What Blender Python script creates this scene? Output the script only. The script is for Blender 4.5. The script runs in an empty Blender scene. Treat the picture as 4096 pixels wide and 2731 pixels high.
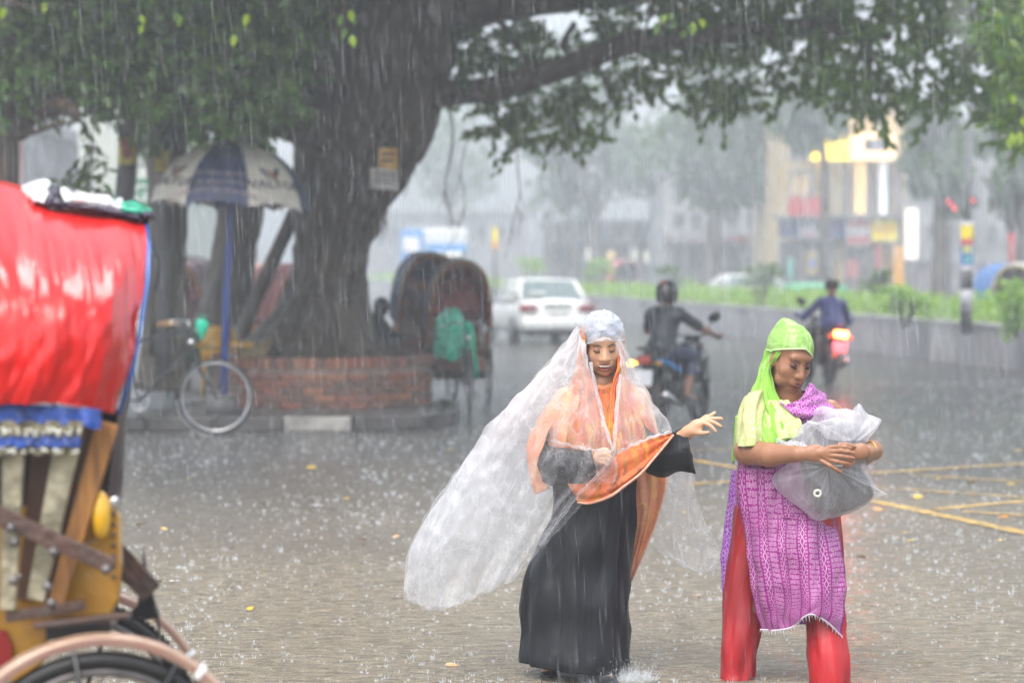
import bpy, bmesh, math, random
import numpy as np
from math import sin, cos, pi, sqrt, radians as R
from mathutils import Vector, Matrix, noise, Quaternion

S = bpy.context.scene
C = S.collection
rnd = random.Random(7)
rng = np.random.default_rng(7)

# ------------------------------------------------------------------ camera
CAMH = 1.72
FPX = 9671.0                      # focal length in photo pixels (85 mm on 36 mm, 4096 px wide)
PITCH = math.atan(304.5 / FPX)
cam = bpy.data.cameras.new('camera')
camo = bpy.data.objects.new('camera', cam); C.objects.link(camo)
camo.location = (0, 0, CAMH); camo.rotation_euler = (pi / 2 - PITCH, 0, 0)
cam.lens = 85; cam.sensor_width = 36; cam.clip_start = 0.1; cam.clip_end = 900
cam.dof.use_dof = True; cam.dof.focus_distance = 10.0; cam.dof.aperture_fstop = 2.2
S.camera = camo
HAZE = 0.0036                      # density of the rain haze, per metre

# ------------------------------------------------------------------ sky, sun, exposure
w = bpy.data.worlds.new('World'); S.world = w; w.use_nodes = True
nt = w.node_tree; nt.nodes.clear()
sky = nt.nodes.new('ShaderNodeTexSky'); sky.sky_type = 'NISHITA'; sky.sun_disc = False
SUN_EL, SUN_ROT = R(58), R(200)
sky.sun_elevation = SUN_EL; sky.sun_rotation = SUN_ROT
sky.air_density = 1.0; sky.dust_density = 5.0; sky.ozone_density = 1.0
hs = nt.nodes.new('ShaderNodeHueSaturation'); hs.inputs['Saturation'].default_value = 0.5
bg = nt.nodes.new('ShaderNodeBackground'); bg.inputs['Strength'].default_value = 0.15
wo = nt.nodes.new('ShaderNodeOutputWorld')
nt.links.new(sky.outputs[0], hs.inputs['Color']); nt.links.new(hs.outputs[0], bg.inputs['Color'])
nt.links.new(bg.outputs[0], wo.inputs['Surface'])
sl = bpy.data.lights.new('sun', 'SUN'); sl.energy = 0.8; sl.angle = R(30); sl.color = (1, .97, .93)
so = bpy.data.objects.new('sun', sl); C.objects.link(so)
so.rotation_euler = (pi / 2 - SUN_EL, 0, pi - SUN_ROT + pi)
S.view_settings.view_transform = 'Standard'; S.view_settings.look = 'None'
S.view_settings.exposure = 1.32; S.view_settings.gamma = 1; S.view_settings.use_curve_mapping = False
S.cycles.volume_bounces = 2
S.cycles.max_bounces = 8; S.cycles.diffuse_bounces = 2; S.cycles.glossy_bounces = 2
S.cycles.transmission_bounces = 4; S.cycles.transparent_max_bounces = 24
S.cycles.use_denoising = True

# ------------------------------------------------------------------ placing helpers
_ct, _st = cos(PITCH), sin(PITCH)
def P(px, py, Y):
    u = (px - 2048) / FPX; v = -(py - 1365.5) / FPX
    d = Vector((u, _ct + v * _st, v * _ct - _st))
    k = Y / d.y
    return Vector((d.x * k, Y, CAMH + d.z * k))
def G(px, py, z=0.0):
    u = (px - 2048) / FPX; v = -(py - 1365.5) / FPX
    d = Vector((u, _ct + v * _st, v * _ct - _st))
    k = (z - CAMH) / d.z
    return Vector((d.x * k, d.y * k, z))

# ------------------------------------------------------------------ materials
MATS = {}
def _n(nt, t, **kw):
    n = nt.nodes.new(t)
    for k, v in kw.items():
        if k in n.inputs: n.inputs[k].default_value = v
        else: setattr(n, k, v)
    return n
def mat(name, col, rough=.5, metal=0, spec=.5, var=.12, scale=6, bump=0.0, bscale=40, col2=None, trans=0, emit=None, estr=0, coat=0, stretch=None, sss=0, sheen=0):
    if name in MATS: return MATS[name]
    m = bpy.data.materials.new(name); m.use_nodes = True; nt = m.node_tree
    p = nt.nodes['Principled BSDF']
    p.inputs['Roughness'].default_value = rough; p.inputs['Metallic'].default_value = metal
    p.inputs['Specular IOR Level'].default_value = spec; p.inputs['Coat Weight'].default_value = coat
    p.inputs['Transmission Weight'].default_value = trans
    if sheen: p.inputs['Sheen Weight'].default_value = sheen
    tc = _n(nt, 'ShaderNodeTexCoord'); mp = _n(nt, 'ShaderNodeMapping')
    nt.links.new(tc.outputs['Object'], mp.inputs[0])
    if stretch: mp.inputs['Scale'].default_value = stretch
    nz = _n(nt, 'ShaderNodeTexNoise', Scale=scale, Detail=5.0); nt.links.new(mp.outputs[0], nz.inputs['Vector'])
    rp = _n(nt, 'ShaderNodeValToRGB'); nt.links.new(nz.outputs['Fac'], rp.inputs[0])
    c = Vector(col[:3]); c2 = Vector(col2[:3]) if col2 else c * (1 + var)
    c1 = c if col2 else c * (1 - var)
    rp.color_ramp.elements[0].position = .35; rp.color_ramp.elements[1].position = .65
    rp.color_ramp.elements[0].color = (*c1, 1); rp.color_ramp.elements[1].color = (*c2, 1)
    nt.links.new(rp.outputs[0], p.inputs['Base Color'])
    if bump:
        nb = _n(nt, 'ShaderNodeTexNoise', Scale=bscale, Detail=4.0); nt.links.new(mp.outputs[0], nb.inputs['Vector'])
        b = _n(nt, 'ShaderNodeBump', Strength=min(1, bump), Distance=.02 * max(1, bump)); nt.links.new(nb.outputs['Fac'], b.inputs['Height'])
        nt.links.new(b.outputs[0], p.inputs['Normal'])
    if emit:
        p.inputs['Emission Color'].default_value = (*emit, 1); p.inputs['Emission Strength'].default_value = estr
    MATS[name] = m
    return m

# ------------------------------------------------------------------ mesh builder
class MB:
    def __init__(s): s.v = []; s.f = []; s.m = []; s.cur = 0
    def _add(s, vs, fs):
        o = len(s.v); s.v += [tuple(v) for v in vs]; s.f += [tuple(i + o for i in f) for f in fs]; s.m += [s.cur] * len(fs); return s
    def box(s, c, size, rot=None, bev=0):
        hx, hy, hz = size[0] / 2, size[1] / 2, size[2] / 2
        M = rot if rot is not None else Matrix.Identity(3); c = Vector(c)
        if bev <= 0:
            vs = [c + M @ Vector((x * hx, y * hy, z * hz)) for x in (-1, 1) for y in (-1, 1) for z in (-1, 1)]
            return s._add(vs, [(0, 1, 3, 2), (4, 6, 7, 5), (0, 4, 5, 1), (2, 3, 7, 6), (0, 2, 6, 4), (1, 5, 7, 3)])
        b = min(bev, hx * .9, hy * .9, hz * .9); bm = bmesh.new()
        r = bmesh.ops.create_cube(bm, size=1)
        for v in bm.verts: v.co = Vector((v.co.x * 2 * hx, v.co.y * 2 * hy, v.co.z * 2 * hz))
        bmesh.ops.bevel(bm, geom=bm.edges[:], offset=b, segments=2, affect='EDGES', profile=.6)
        bm.verts.index_update()
        vs = [c + M @ v.co for v in bm.verts]; fs = [[v.index for v in f.verts] for f in bm.faces]; bm.free()
        return s._add(vs, fs)
    def tube(s, pts, rad, n=8, closed=False, cap=True, squash=None):
        pts = [Vector(p) for p in pts]; k = len(pts)
        if not isinstance(rad, (list, tuple)): rad = [rad] * k
        vs = []; up = None
        for i, p in enumerate(pts):
            a = pts[(i - 1) % k] if (closed or i > 0) else p; b = pts[(i + 1) % k] if (closed or i < k - 1) else p
            t = (b - a); t = t.normalized() if t.length > 1e-9 else Vector((0, 0, 1))
            if up is None:
                up = Vector((0, 0, 1)) if abs(t.z) < .9 else Vector((1, 0, 0))
            x = t.cross(up)
            if x.length < 1e-6: x = t.orthogonal()
            x.normalize(); up = x.cross(t).normalized()
            for j in range(n):
                an = 2 * pi * j / n; q = 1 if squash is None else squash
                vs.append(p + x * (cos(an) * rad[i]) + up * (sin(an) * rad[i] * q))
        fs = []
        for i in range(k if closed else k - 1):
            i2 = (i + 1) % k
            for j in range(n): fs.append((i * n + j, i * n + (j + 1) % n, i2 * n + (j + 1) % n, i2 * n + j))
        if cap and not closed:
            fs.append(tuple(range(n))[::-1]); fs.append(tuple((k - 1) * n + j for j in range(n)))
        return s._add(vs, fs)
    def ell(s, c, r, rot=None, nu=16, nv=10):
        c = Vector(c); M = rot if rot is not None else Matrix.Identity(3); vs = []
        if not isinstance(r, (list, tuple)): r = (r, r, r)
        for i in range(nv + 1):
            th = pi * i / nv
            for j in range(nu):
                ph = 2 * pi * j / nu
                vs.append(c + M @ Vector((r[0] * sin(th) * cos(ph), r[1] * sin(th) * sin(ph), r[2] * cos(th))))
        fs = [(i * nu + j, (i + 1) * nu + j, (i + 1) * nu + (j + 1) % nu, i * nu + (j + 1) % nu) for i in range(nv) for j in range(nu)]
        return s._add(vs, fs)
    def torus(s, c, Rr, r, ax=(0, 1, 0), n=36, m=8, a0=0, a1=2 * pi, sq=1):
        c = Vector(c); ax = Vector(ax).normalized()
        u = ax.orthogonal().normalized() if abs(ax.y) < .99 else Vector((1, 0, 0)); v = ax.cross(u)
        full = abs(a1 - a0 - 2 * pi) < 1e-6; k = n if full else n + 1
        vs = []
        for i in range(k):
            a = a0 + (a1 - a0) * i / n; d = u * cos(a) - v * sin(a)
            for j in range(m):
                b = 2 * pi * j / m
                vs.append(c + d * (Rr + r * cos(b)) + ax * (r * sq * sin(b)))
        fs = []
        for i in range(n):
            i2 = (i + 1) % k
            for j in range(m): fs.append((i * m + j, i * m + (j + 1) % m, i2 * m + (j + 1) % m, i2 * m + j))
        return s._add(vs, fs)
    def prism(s, poly, d):
        """poly: list of 3d points (planar), extruded by vector d"""
        poly = [Vector(p) for p in poly]; d = Vector(d); n = len(poly)
        vs = poly + [p + d for p in poly]
        fs = [tuple(range(n)), tuple(range(2 * n - 1, n - 1, -1))] + [(i, i + n, (i + 1) % n + n, (i + 1) % n) for i in range(n)]
        return s._add(vs, fs)
    def rings(s, rs, cap=True, closed=True):
        n = len(rs[0]); vs = [p for r in rs for p in r]; fs = []
        for i in range(len(rs) - 1):
            for j in range(n if closed else n - 1):
                fs.append((i * n + j, i * n + (j + 1) % n, (i + 1) * n + (j + 1) % n, (i + 1) * n + j))
        if cap and closed:
            fs.append(tuple(range(n))[::-1]); fs.append(tuple((len(rs) - 1) * n + j for j in range(n)))
        return s._add(vs, fs)
    def build(s, name, mats, parent=None, smooth=True, world=False, uv=None):
        me = bpy.data.meshes.new(name)
        off = Vector((0, 0, 0))
        if world and parent is not None:
            off = parent.location if parent.parent is None else parent.parent.location + parent.location
        vs = s.v if off.length == 0 else [(a - off[0], b - off[1], c - off[2]) for a, b, c in s.v]
        me.from_pydata(vs, [], s.f)
        if not isinstance(mats, (list, tuple)): mats = [mats]
        for m_ in mats: me.materials.append(m_)
        if len(mats) > 1: me.polygons.foreach_set('material_index', s.m)
        if smooth: me.polygons.foreach_set('use_smooth', [True] * len(me.polygons))
        if uv is not None:
            l = me.uv_layers.new(name='UVMap')
            vi = np.empty(len(me.loops), dtype=np.int32); me.loops.foreach_get('vertex_index', vi)
            l.data.foreach_set('uv', np.asarray(uv, dtype=np.float32)[vi].ravel())
        me.update()
        o = bpy.data.objects.new(name, me); C.objects.link(o)
        if parent is not None: o.parent = parent
        return o

def sharp(o, ang=35):
    """keep flat shading across hard edges of a smooth mesh"""
    me = o.data
    if hasattr(me, 'set_sharp_from_angle'): me.set_sharp_from_angle(angle=R(ang))
    return o
def tag(o, label=None, cat=None, group=None, kind=None):
    if label: o['label'] = label
    if cat: o['category'] = cat
    if group: o['group'] = group
    if kind: o['kind'] = kind
    return o
def thing(name, label, cat, loc=(0, 0, 0), rz=0, group=None):
    o = bpy.data.objects.new(name, None); C.objects.link(o); o.location = loc; o.rotation_euler = (0, 0, rz)
    o.empty_display_size = .1
    return tag(o, label, cat, group)
def copy_tree(o, parent=None):
    c = o.copy(); C.objects.link(c); c.parent = parent
    for ch in list(o.children): copy_tree(ch, c)
    return c
def mapsto(o, loc, rz, label=None):
    o.location = loc; o.rotation_euler = (0, 0, rz)
    if label: o['label'] = label
    return o

# Catmull-Rom resampling of control rows into a grid
def _cr(pts, n):
    pts = [np.array(p, float) for p in pts]; k = len(pts)
    out = []
    for i in range(n):
        t = i / (n - 1) * (k - 1); j = min(int(t), k - 2); f = t - j
        p0 = pts[max(j - 1, 0)] if j > 0 else 2 * pts[0] - pts[1]
        p3 = pts[j + 2] if j + 2 < k else 2 * pts[-1] - pts[-2]
        p1, p2 = pts[j], pts[j + 1]
        out.append(.5 * ((2 * p1) + (-p0 + p2) * f + (2 * p0 - 5 * p1 + 4 * p2 - p3) * f * f + (-p0 + 3 * p1 - 3 * p2 + p3) * f ** 3))
    return np.array(out)
def sheet(rows, nu, nv, world=False):
    """rows of (px,py,Y) -> (nv,nu,3) grid"""
    R0 = [_cr([tuple(P(*q)) if not world else q for q in r], nu) for r in rows]
    R0 = np.array(R0)
    return np.stack([_cr(R0[:, i], nv) for i in range(nu)], axis=1)
def grid_normals(g):
    du = np.gradient(g, axis=1); dv = np.gradient(g, axis=0)
    n = np.cross(du, dv); l = np.linalg.norm(n, axis=2, keepdims=True); l[l == 0] = 1
    return n / l
def wrinkle(g, amp, ku, kv, seed=0, fine=.3, flow=0.0, edge=True):
    """push a cloth grid along its normals with long folds plus fine creases"""
    nv, nu, _ = g.shape; n = grid_normals(g); out = g.copy()
    rs = np.random.default_rng(seed); ph = rs.uniform(0, 6.28, 8)
    U, V = np.meshgrid(np.linspace(0, 1, nu), np.linspace(0, 1, nv))
    d = np.zeros((nv, nu))
    for i in range(4):
        a = rs.uniform(.5, 1.0); ka = ku * rs.uniform(.6, 1.7); kb = kv * rs.uniform(-1, 1)
        x = 6.283 * (ka * U + kb * V + flow * U * V) + ph[i] + 1.2 * np.sin(6.283 * (V * 1.1 + .3 * U) + ph[i + 4])
        d += a * (1 - 1.6 * np.abs(np.sin(x / 2)) ** 1.3)
    d *= amp / 2.2
    if fine:
        for i in range(nv):
            for j in range(nu):
                d[i, j] += amp * fine * noise.noise(Vector((g[i, j, 0] * 22 + seed, g[i, j, 1] * 22, g[i, j, 2] * 16))) * 2
    return out + n * d[..., None]
def grid_mesh(b, g, closed=False):
    nv, nu, _ = g.shape
    b.rings([[g[i, j] for j in range(nu)] for i in range(nv)], cap=False, closed=closed)
    return b
def grid_uv(nv, nu, su=1, sv=1):
    U, V = np.meshgrid(np.linspace(0, su, nu), np.linspace(0, sv, nv)); return np.stack([U.ravel(), V.ravel()], 1)

# ---- signed-distance sculpting with surface nets: one continuous skin
def cone_p(a, b, ra, rb): return ('c', np.array(a, float), np.array(b, float), ra, rb)
def ell_p(c, r, M=None): return ('e', np.array(c, float), np.array(r, float), None if M is None else np.array(M, float))
def sdf_eval(p, X):
    if p[0] == 'c':
        a, b, ra, rb = p[1:]
        ab = b - a; L = max(ab @ ab, 1e-12)
        t = np.clip(((X - a) @ ab) / L, 0, 1)
        d = np.linalg.norm(X - a - t[..., None] * ab, axis=-1)
        return d - (ra + (rb - ra) * t)
    c, r, M = p[1:]
    q = X - c
    if M is not None: q = q @ M         # M columns are the local axes
    k0 = np.linalg.norm(q / r, axis=-1); k1 = np.linalg.norm(q / (r * r), axis=-1)
    return k0 * (k0 - 1) / np.maximum(k1, 1e-9)
def prim_bounds(p):
    if p[0] == 's': p = p[1]
    if p[0] == 'c': m = max(p[3], p[4]); return np.minimum(p[1], p[2]) - m, np.maximum(p[1], p[2]) + m
    m = max(p[2]); return p[1] - m, p[1] + m
def sculpt(prims, res, k=.02, cuts=(), kc=.006):
    lo = np.min([prim_bounds(p)[0] for p in prims], 0) - 3 * res; hi = np.max([prim_bounds(p)[1] for p in prims], 0) + 3 * res
    n = np.ceil((hi - lo) / res).astype(int) + 1
    D = np.full(n, 1.0, dtype=np.float32)
    def blk(p, pad):
        a, b = prim_bounds(p); i0 = np.maximum(((a - pad - lo) / res).astype(int), 0); i1 = np.minimum(((b + pad - lo) / res).astype(int) + 2, n)
        ax = [lo[q] + res * np.arange(i0[q], i1[q]) for q in range(3)]
        X = np.stack(np.meshgrid(*ax, indexing='ij'), -1)
        return tuple(slice(i0[q], i1[q]) for q in range(3)), X
    for it in prims:
        kk = k
        if it[0] == 's': kk = it[2]; it = it[1]
        sl_, X = blk(it, 2 * k + 3 * res); d = sdf_eval(it, X); e = D[sl_]
        h = np.clip(kk - np.abs(d - e), 0, None) / kk
        D[sl_] = np.minimum(d, e) - h * h * kk * .25
    for it in cuts:
        sl_, X = blk(it, 3 * kc + 2 * res); d = -sdf_eval(it, X); e = D[sl_]
        h = np.clip(kc - np.abs(d - e), 0, None) / kc
        D[sl_] = np.maximum(d, e) + h * h * kc * .25
    I = D < 0
    c = [D[i:n[0] - 1 + i, j:n[1] - 1 + j, l:n[2] - 1 + l] for i in (0, 1) for j in (0, 1) for l in (0, 1)]
    neg = sum((x < 0).astype(np.int8) for x in c); act = (neg > 0) & (neg < 8)
    idx = -np.ones(act.shape, dtype=np.int64); ids = np.argwhere(act); idx[act] = np.arange(len(ids))
    acc = np.zeros((len(ids), 3)); cnt = np.zeros(len(ids))
    off = [(i, j, l) for i in (0, 1) for j in (0, 1) for l in (0, 1)]
    vals = [x[act] for x in c]
    for a in range(8):
        for b in range(a + 1, 8):
            df = [off[b][q] - off[a][q] for q in range(3)]
            if sum(abs(z) for z in df) != 1: continue
            va, vb = vals[a], vals[b]; m = (va < 0) != (vb < 0)
            t = va[m] / (va[m] - vb[m])
            acc[m] += np.array(off[a]) + t[:, None] * np.array(df); cnt[m] += 1
    V = lo + res * (ids + acc / cnt[:, None])
    F = []
    for ax in range(3):
        s0 = [slice(None)] * 3; s1 = [slice(None)] * 3; s0[ax] = slice(0, n[ax] - 1); s1[ax] = slice(1, n[ax])
        A, B = I[tuple(s0)], I[tuple(s1)]; e = np.argwhere(A != B)
        u, v = [q for q in range(3) if q != ax]
        ok = (e[:, u] > 0) & (e[:, v] > 0) & (e[:, u] < n[u] - 1) & (e[:, v] < n[v] - 1); e = e[ok]
        fl = A[tuple(e.T)]
        def g(du, dv):
            q = e.copy(); q[:, u] -= du; q[:, v] -= dv; return idx[tuple(q.T)]
        quad = np.stack([g(1, 1), g(0, 1), g(0, 0), g(1, 0)], 1)
        if ax == 1: fl = ~fl
        quad[~fl] = quad[~fl][:, ::-1]
        F.append(quad[(quad >= 0).all(1)])
    return V, np.concatenate(F)
def sculpt_obj(b, *a, **k):
    V, F = sculpt(*a, **k); b._add(V.tolist(), F.tolist()); return b

# ---- text as meshes
def text_shape(body, size=1.0, extr=0.0, align='CENTER'):
    cu = bpy.data.curves.new('lettering', 'FONT'); cu.body = body; cu.size = size; cu.align_x = align; cu.align_y = 'CENTER'
    cu.resolution_u = 2; cu.extrude = extr
    o = bpy.data.objects.new('lettering', cu); C.objects.link(o)
    dg = bpy.context.evaluated_depsgraph_get(); me = o.evaluated_get(dg).to_mesh()
    vs = [v.co.copy() for v in me.vertices]; fs = [tuple(p.vertices) for p in me.polygons]
    o.to_mesh_clear(); bpy.data.objects.remove(o); bpy.data.curves.remove(cu)
    return vs, fs
def lettering(b, body, size, fn, extr=0.0, bold=0):
    """fn maps flat (x, y, z) of the text to the surface it is printed on"""
    vs, fs = text_shape(body, size, extr)
    b._add([fn(v) for v in vs], fs)
    if bold:
        b._add([fn(v + Vector((bold, 0, .0008))) for v in vs], fs)
    return b
# ================================================================== SETTING
# --- wet road: asphalt under a thin sheet of rain water
def road_mat():
    m = bpy.data.materials.new('wet_road'); m.use_nodes = True; nt = m.node_tree; L = nt.links.new
    p = nt.nodes['Principled BSDF']; p.inputs['Roughness'].default_value = .17; p.inputs['Specular IOR Level'].default_value = .5
    tc = _n(nt, 'ShaderNodeTexCoord')
    big = _n(nt, 'ShaderNodeTexNoise', Scale=.16, Detail=4.0, Distortion=.6); L(tc.outputs['Object'], big.inputs['Vector'])
    sep = _n(nt, 'ShaderNodeSeparateXYZ'); L(tc.outputs['Object'], sep.inputs[0])
    # the gutter side near the walkers runs with silty brown water, further out it is clean asphalt
    mr = _n(nt, 'ShaderNodeMapRange'); mr.inputs['From Min'].default_value = 22.0; mr.inputs['From Max'].default_value = 12.0
    L(sep.outputs['Y'], mr.inputs['Value'])
    ad = _n(nt, 'ShaderNodeMath', operation='ADD'); L(mr.outputs[0], ad.inputs[0])
    s2 = _n(nt, 'ShaderNodeMath', operation='MULTIPLY_ADD'); s2.inputs[1].default_value = 1.4; s2.inputs[2].default_value = -.72
    L(big.outputs['Fac'], s2.inputs[0]); L(s2.outputs[0], ad.inputs[1])
    rp = _n(nt, 'ShaderNodeValToRGB'); L(ad.outputs[0], rp.inputs[0])
    rp.color_ramp.elements[0].position = .0; rp.color_ramp.elements[0].color = (.125, .124, .122, 1)
    rp.color_ramp.elements[1].position = 1.0; rp.color_ramp.elements[1].color = (.42, .36, .265, 1)
    mp = _n(nt, 'ShaderNodeMapping'); mp.inputs['Scale'].default_value = (1, 2.2, 1); L(tc.outputs['Object'], mp.inputs[0])
    gr = _n(nt, 'ShaderNodeTexNoise', Scale=9.0, Detail=8.0, Roughness=.7); L(mp.outputs[0], gr.inputs['Vector'])
    mx = _n(nt, 'ShaderNodeMix', data_type='RGBA', blend_type='MULTIPLY'); mx.inputs['Factor'].default_value = .75
    r2 = _n(nt, 'ShaderNodeValToRGB'); L(gr.outputs['Fac'], r2.inputs[0])
    r2.color_ramp.elements[0].position = .3; r2.color_ramp.elements[0].color = (.25, .22, .18, 1)
    r2.color_ramp.elements[1].position = .7; r2.color_ramp.elements[1].color = (1.6, 1.6, 1.55, 1)  # light and dark of the ripples multiplied into the colour as grain
    L(rp.outputs[0], mx.inputs['A']); L(r2.outputs[0], mx.inputs['B']); L(mx.outputs['Result'], p.inputs['Base Color'])
    # rain-pocked surface: short ripples and ring cells
    n1 = _n(nt, 'ShaderNodeTexNoise', Scale=10.0, Detail=6.0, Roughness=.7); L(mp.outputs[0], n1.inputs['Vector'])
    vo = _n(nt, 'ShaderNodeTexVoronoi', Scale=22.0); L(tc.outputs['Object'], vo.inputs['Vector'])
    rg = _n(nt, 'ShaderNodeMath', operation='SINE'); mm = _n(nt, 'ShaderNodeMath', operation='MULTIPLY'); mm.inputs[1].default_value = 26
    L(vo.outputs['Distance'], mm.inputs[0]); L(mm.outputs[0], rg.inputs[0])
    a2 = _n(nt, 'ShaderNodeMath', operation='MULTIPLY_ADD'); a2.inputs[1].default_value = .10; L(rg.outputs[0], a2.inputs[0]); L(n1.outputs['Fac'], a2.inputs[2])
    b = _n(nt, 'ShaderNodeBump', Strength=1.0, Distance=.09); L(a2.outputs[0], b.inputs['Height']); L(b.outputs[0], p.inputs['Normal'])
    return m
b = MB()
xs = np.linspace(-190, 190, 23); ys = np.linspace(-34, 292, 19)
b.rings([[(x, y, 0) for x in xs] for y in ys], cap=False, closed=False)
M_road = road_mat()
tag(b.build('road', M_road, smooth=False), kind='structure')
# the running water nearest the walkers, with real rain-beaten ripples
def ripples():
    x0, x1, y0, y1, st = -5.4, 5.6, 8.3, 21.5, .0165
    nx = int((x1 - x0) / st); yl = [y0]
    while yl[-1] < y1: yl.append(yl[-1] + .0135 * (yl[-1] / y0) ** 1.1)
    yl = np.array(yl); ny = len(yl); X, Y = np.meshgrid(np.linspace(x0, x1, nx), yl)
    Z = np.zeros_like(X)
    for i in range(26):
        wl = .035 * (1.13 ** i) * rng.uniform(.9, 1.1); wl = min(wl, .45); a = rng.normal(pi / 2, .75); k = 2 * pi / wl
        Z += wl ** .75 * np.sin(k * (X * cos(a) + Y * sin(a)) + rng.uniform(0, 6.3) + 1.5 * np.sin(X * rng.uniform(2, 9) + rng.uniform(0, 6)) + 1.5 * np.sin(Y * rng.uniform(2, 9) + rng.uniform(0, 6)))
    for i in range(900):      # rings round fresh raindrops
        cx, cy = rng.uniform(x0, x1), rng.uniform(y0, y1); rr = rng.uniform(.02, .09); xi, yi = int((cx - x0) / st), int(np.searchsorted(yl, cy)); m = int(.2 / st)
        s = (slice(max(0, yi - m), yi + m), slice(max(0, xi - m), xi + m)); d = np.hypot(X[s] - cx, Y[s] - cy); Z[s] += 1.3 * np.sin((d - rr) * 2 * pi / .045) * np.exp(-((d - rr) / .03) ** 2)
    Z = .0021 * Z / Z.std(); Z = np.clip(Z, -.0052, .0075)
    e = np.clip(np.minimum.reduce([(X - x0), (x1 - X), (Y - y0), (y1 - Y)]) / .5, 0, 1); Z = .002 + (.0045 + Z) * e
    V = np.stack([X, Y, Z], -1).reshape(-1, 3).astype(np.float32); I = np.arange(nx * ny).reshape(ny, nx); F = np.stack([I[:-1, :-1], I[:-1, 1:], I[1:, 1:], I[1:, :-1]], -1).reshape(-1, 4).astype(np.int32)
    me = bpy.data.meshes.new('flood_water'); me.vertices.add(len(V)); me.vertices.foreach_set('co', V.ravel()); me.loops.add(F.size); me.loops.foreach_set('vertex_index', F.ravel()); me.polygons.add(len(F)); me.polygons.foreach_set('loop_start', np.arange(len(F), dtype=np.int32) * 4)
    me.polygons.foreach_set('use_smooth', np.ones(len(F), dtype=bool)); me.materials.append(M_road); me.update(calc_edges=True)
    o = bpy.data.objects.new('flood_water', me); C.objects.link(o); o['kind'] = 'structure'
ripples()

M_asph = mat('damp_paving', (.10, .095, .09), rough=.35, var=.35, scale=3, bump=.6, bscale=30)
M_conc = mat('wet_concrete', (.29, .28, .29), rough=.45, var=.2, scale=2.0, bump=.4, bscale=18, stretch=(1, 1, .35))
M_conc_d = mat('dark_wet_concrete', (.085, .08, .078), rough=.4, var=.3, scale=3, bump=.5, bscale=20)
M_kerb_w = mat('faded_white_kerb', (.30, .29, .27), rough=.45, var=.3, scale=6, bump=.5, bscale=30)
M_soil = mat('wet_soil', (.07, .055, .04), rough=.6, var=.3, scale=5, bump=1, bscale=20)
M_yel_line = mat('road_yellow_paint', (.50, .31, .05), rough=.2, var=.45, scale=7, bump=.6, bscale=30)

# pavement round the tree: raised slab behind the kerb
pav = [(-34, 25.2), (-1.7, 25.2), (-1.05, 25.45), (-.78, 26.1), (-.75, 27.2), (-.9, 28.3), (-1.75, 29.2), (-2.6, 30.4), (-3.3, 33), (-5, 45), (-8, 70), (-34, 70)]
b = MB(); b.prism([(x, y, 0.0) for x, y in pav], (0, 0, .13))
tag(b.build('pavement', M_asph, smooth=False), kind='structure')
# kerb stones along its edge
kroot = thing('kerb', 'low dark stone kerb edging the pavement before the big tree', 'kerb', (-3, 25.1, 0))
edge = [(-9.5, 25.1), (-1.66, 25.1), (-.98, 25.38), (-.68, 26.05), (-.65, 27.2), (-.8, 28.38)]
def along(pl, step):
    out = []
    for (a, c) in zip(pl[:-1], pl[1:]):
        a, c = Vector(a), Vector(c); L_ = (c - a).length; k = max(1, round(L_ / step))
        for i in range(k): out.append((a.lerp(c, i / k), a.lerp(c, (i + 1) / k)))
    return out
for i, (a, c) in enumerate(along(edge, .72)):
    mid = (a + c) / 2; d = c - a; ang = math.atan2(d.y, d.x)
    q = MB(); q.box((0, 0, 0), (d.length - .015, .13, .15 + rnd.uniform(-.006, .006)), bev=.018)
    white = abs(mid.x + 2.28) < .36 and mid.y < 25.3
    o = q.build('kerb_stone', M_kerb_w if white else M_conc_d, kroot, smooth=False)
    o.location = Vector((mid.x, mid.y, .075)) - kroot.location; o.rotation_euler = (0, rnd.uniform(-.01, .01), ang + rnd.uniform(-.01, .01))
    if white: o['label'] = 'pale whitewashed kerb stone'

# yellow box-junction lines
def road_line(a, c, wd, z, name='road_marking'):
    z = .0095 + z * .12
    wd *= .85
    a, c = G(*a, z), G(*c, z); d = (c - a).normalized(); n = Vector((-d.y, d.x, 0)) * wd / 2
    q = MB(); k = 24; l1, l2 = [], []
    for i in range(k + 1):
        p = a.lerp(c, i / k); j = lambda: rnd.uniform(-.01, .01)
        l1.append(p + n * (1 + j() * 4)); l2.append(p - n * (1 + j() * 4))
    q.rings([l1, l2], cap=False, closed=False)
    return tag(q.build(name, M_yel_line, smooth=False), kind='structure')
road_line((3330, 1968), (4300, 2170), .15, .004)
road_line((3735, 2034), (4300, 1985), .13, .008)
road_line((3850, 2043), (4300, 2072), .085, .012)
road_line((2740, 1936), (4300, 1840), .13, .016)
road_line((3640, 1897), (4300, 1937), .085, .020)
road_line((3380, 1940), (4300, 2000), .085, .024)
road_line((2700, 1826), (3000, 1878), .14, .028)
road_line((2640, 1792), (3100, 1800), .10, .032)

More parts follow.
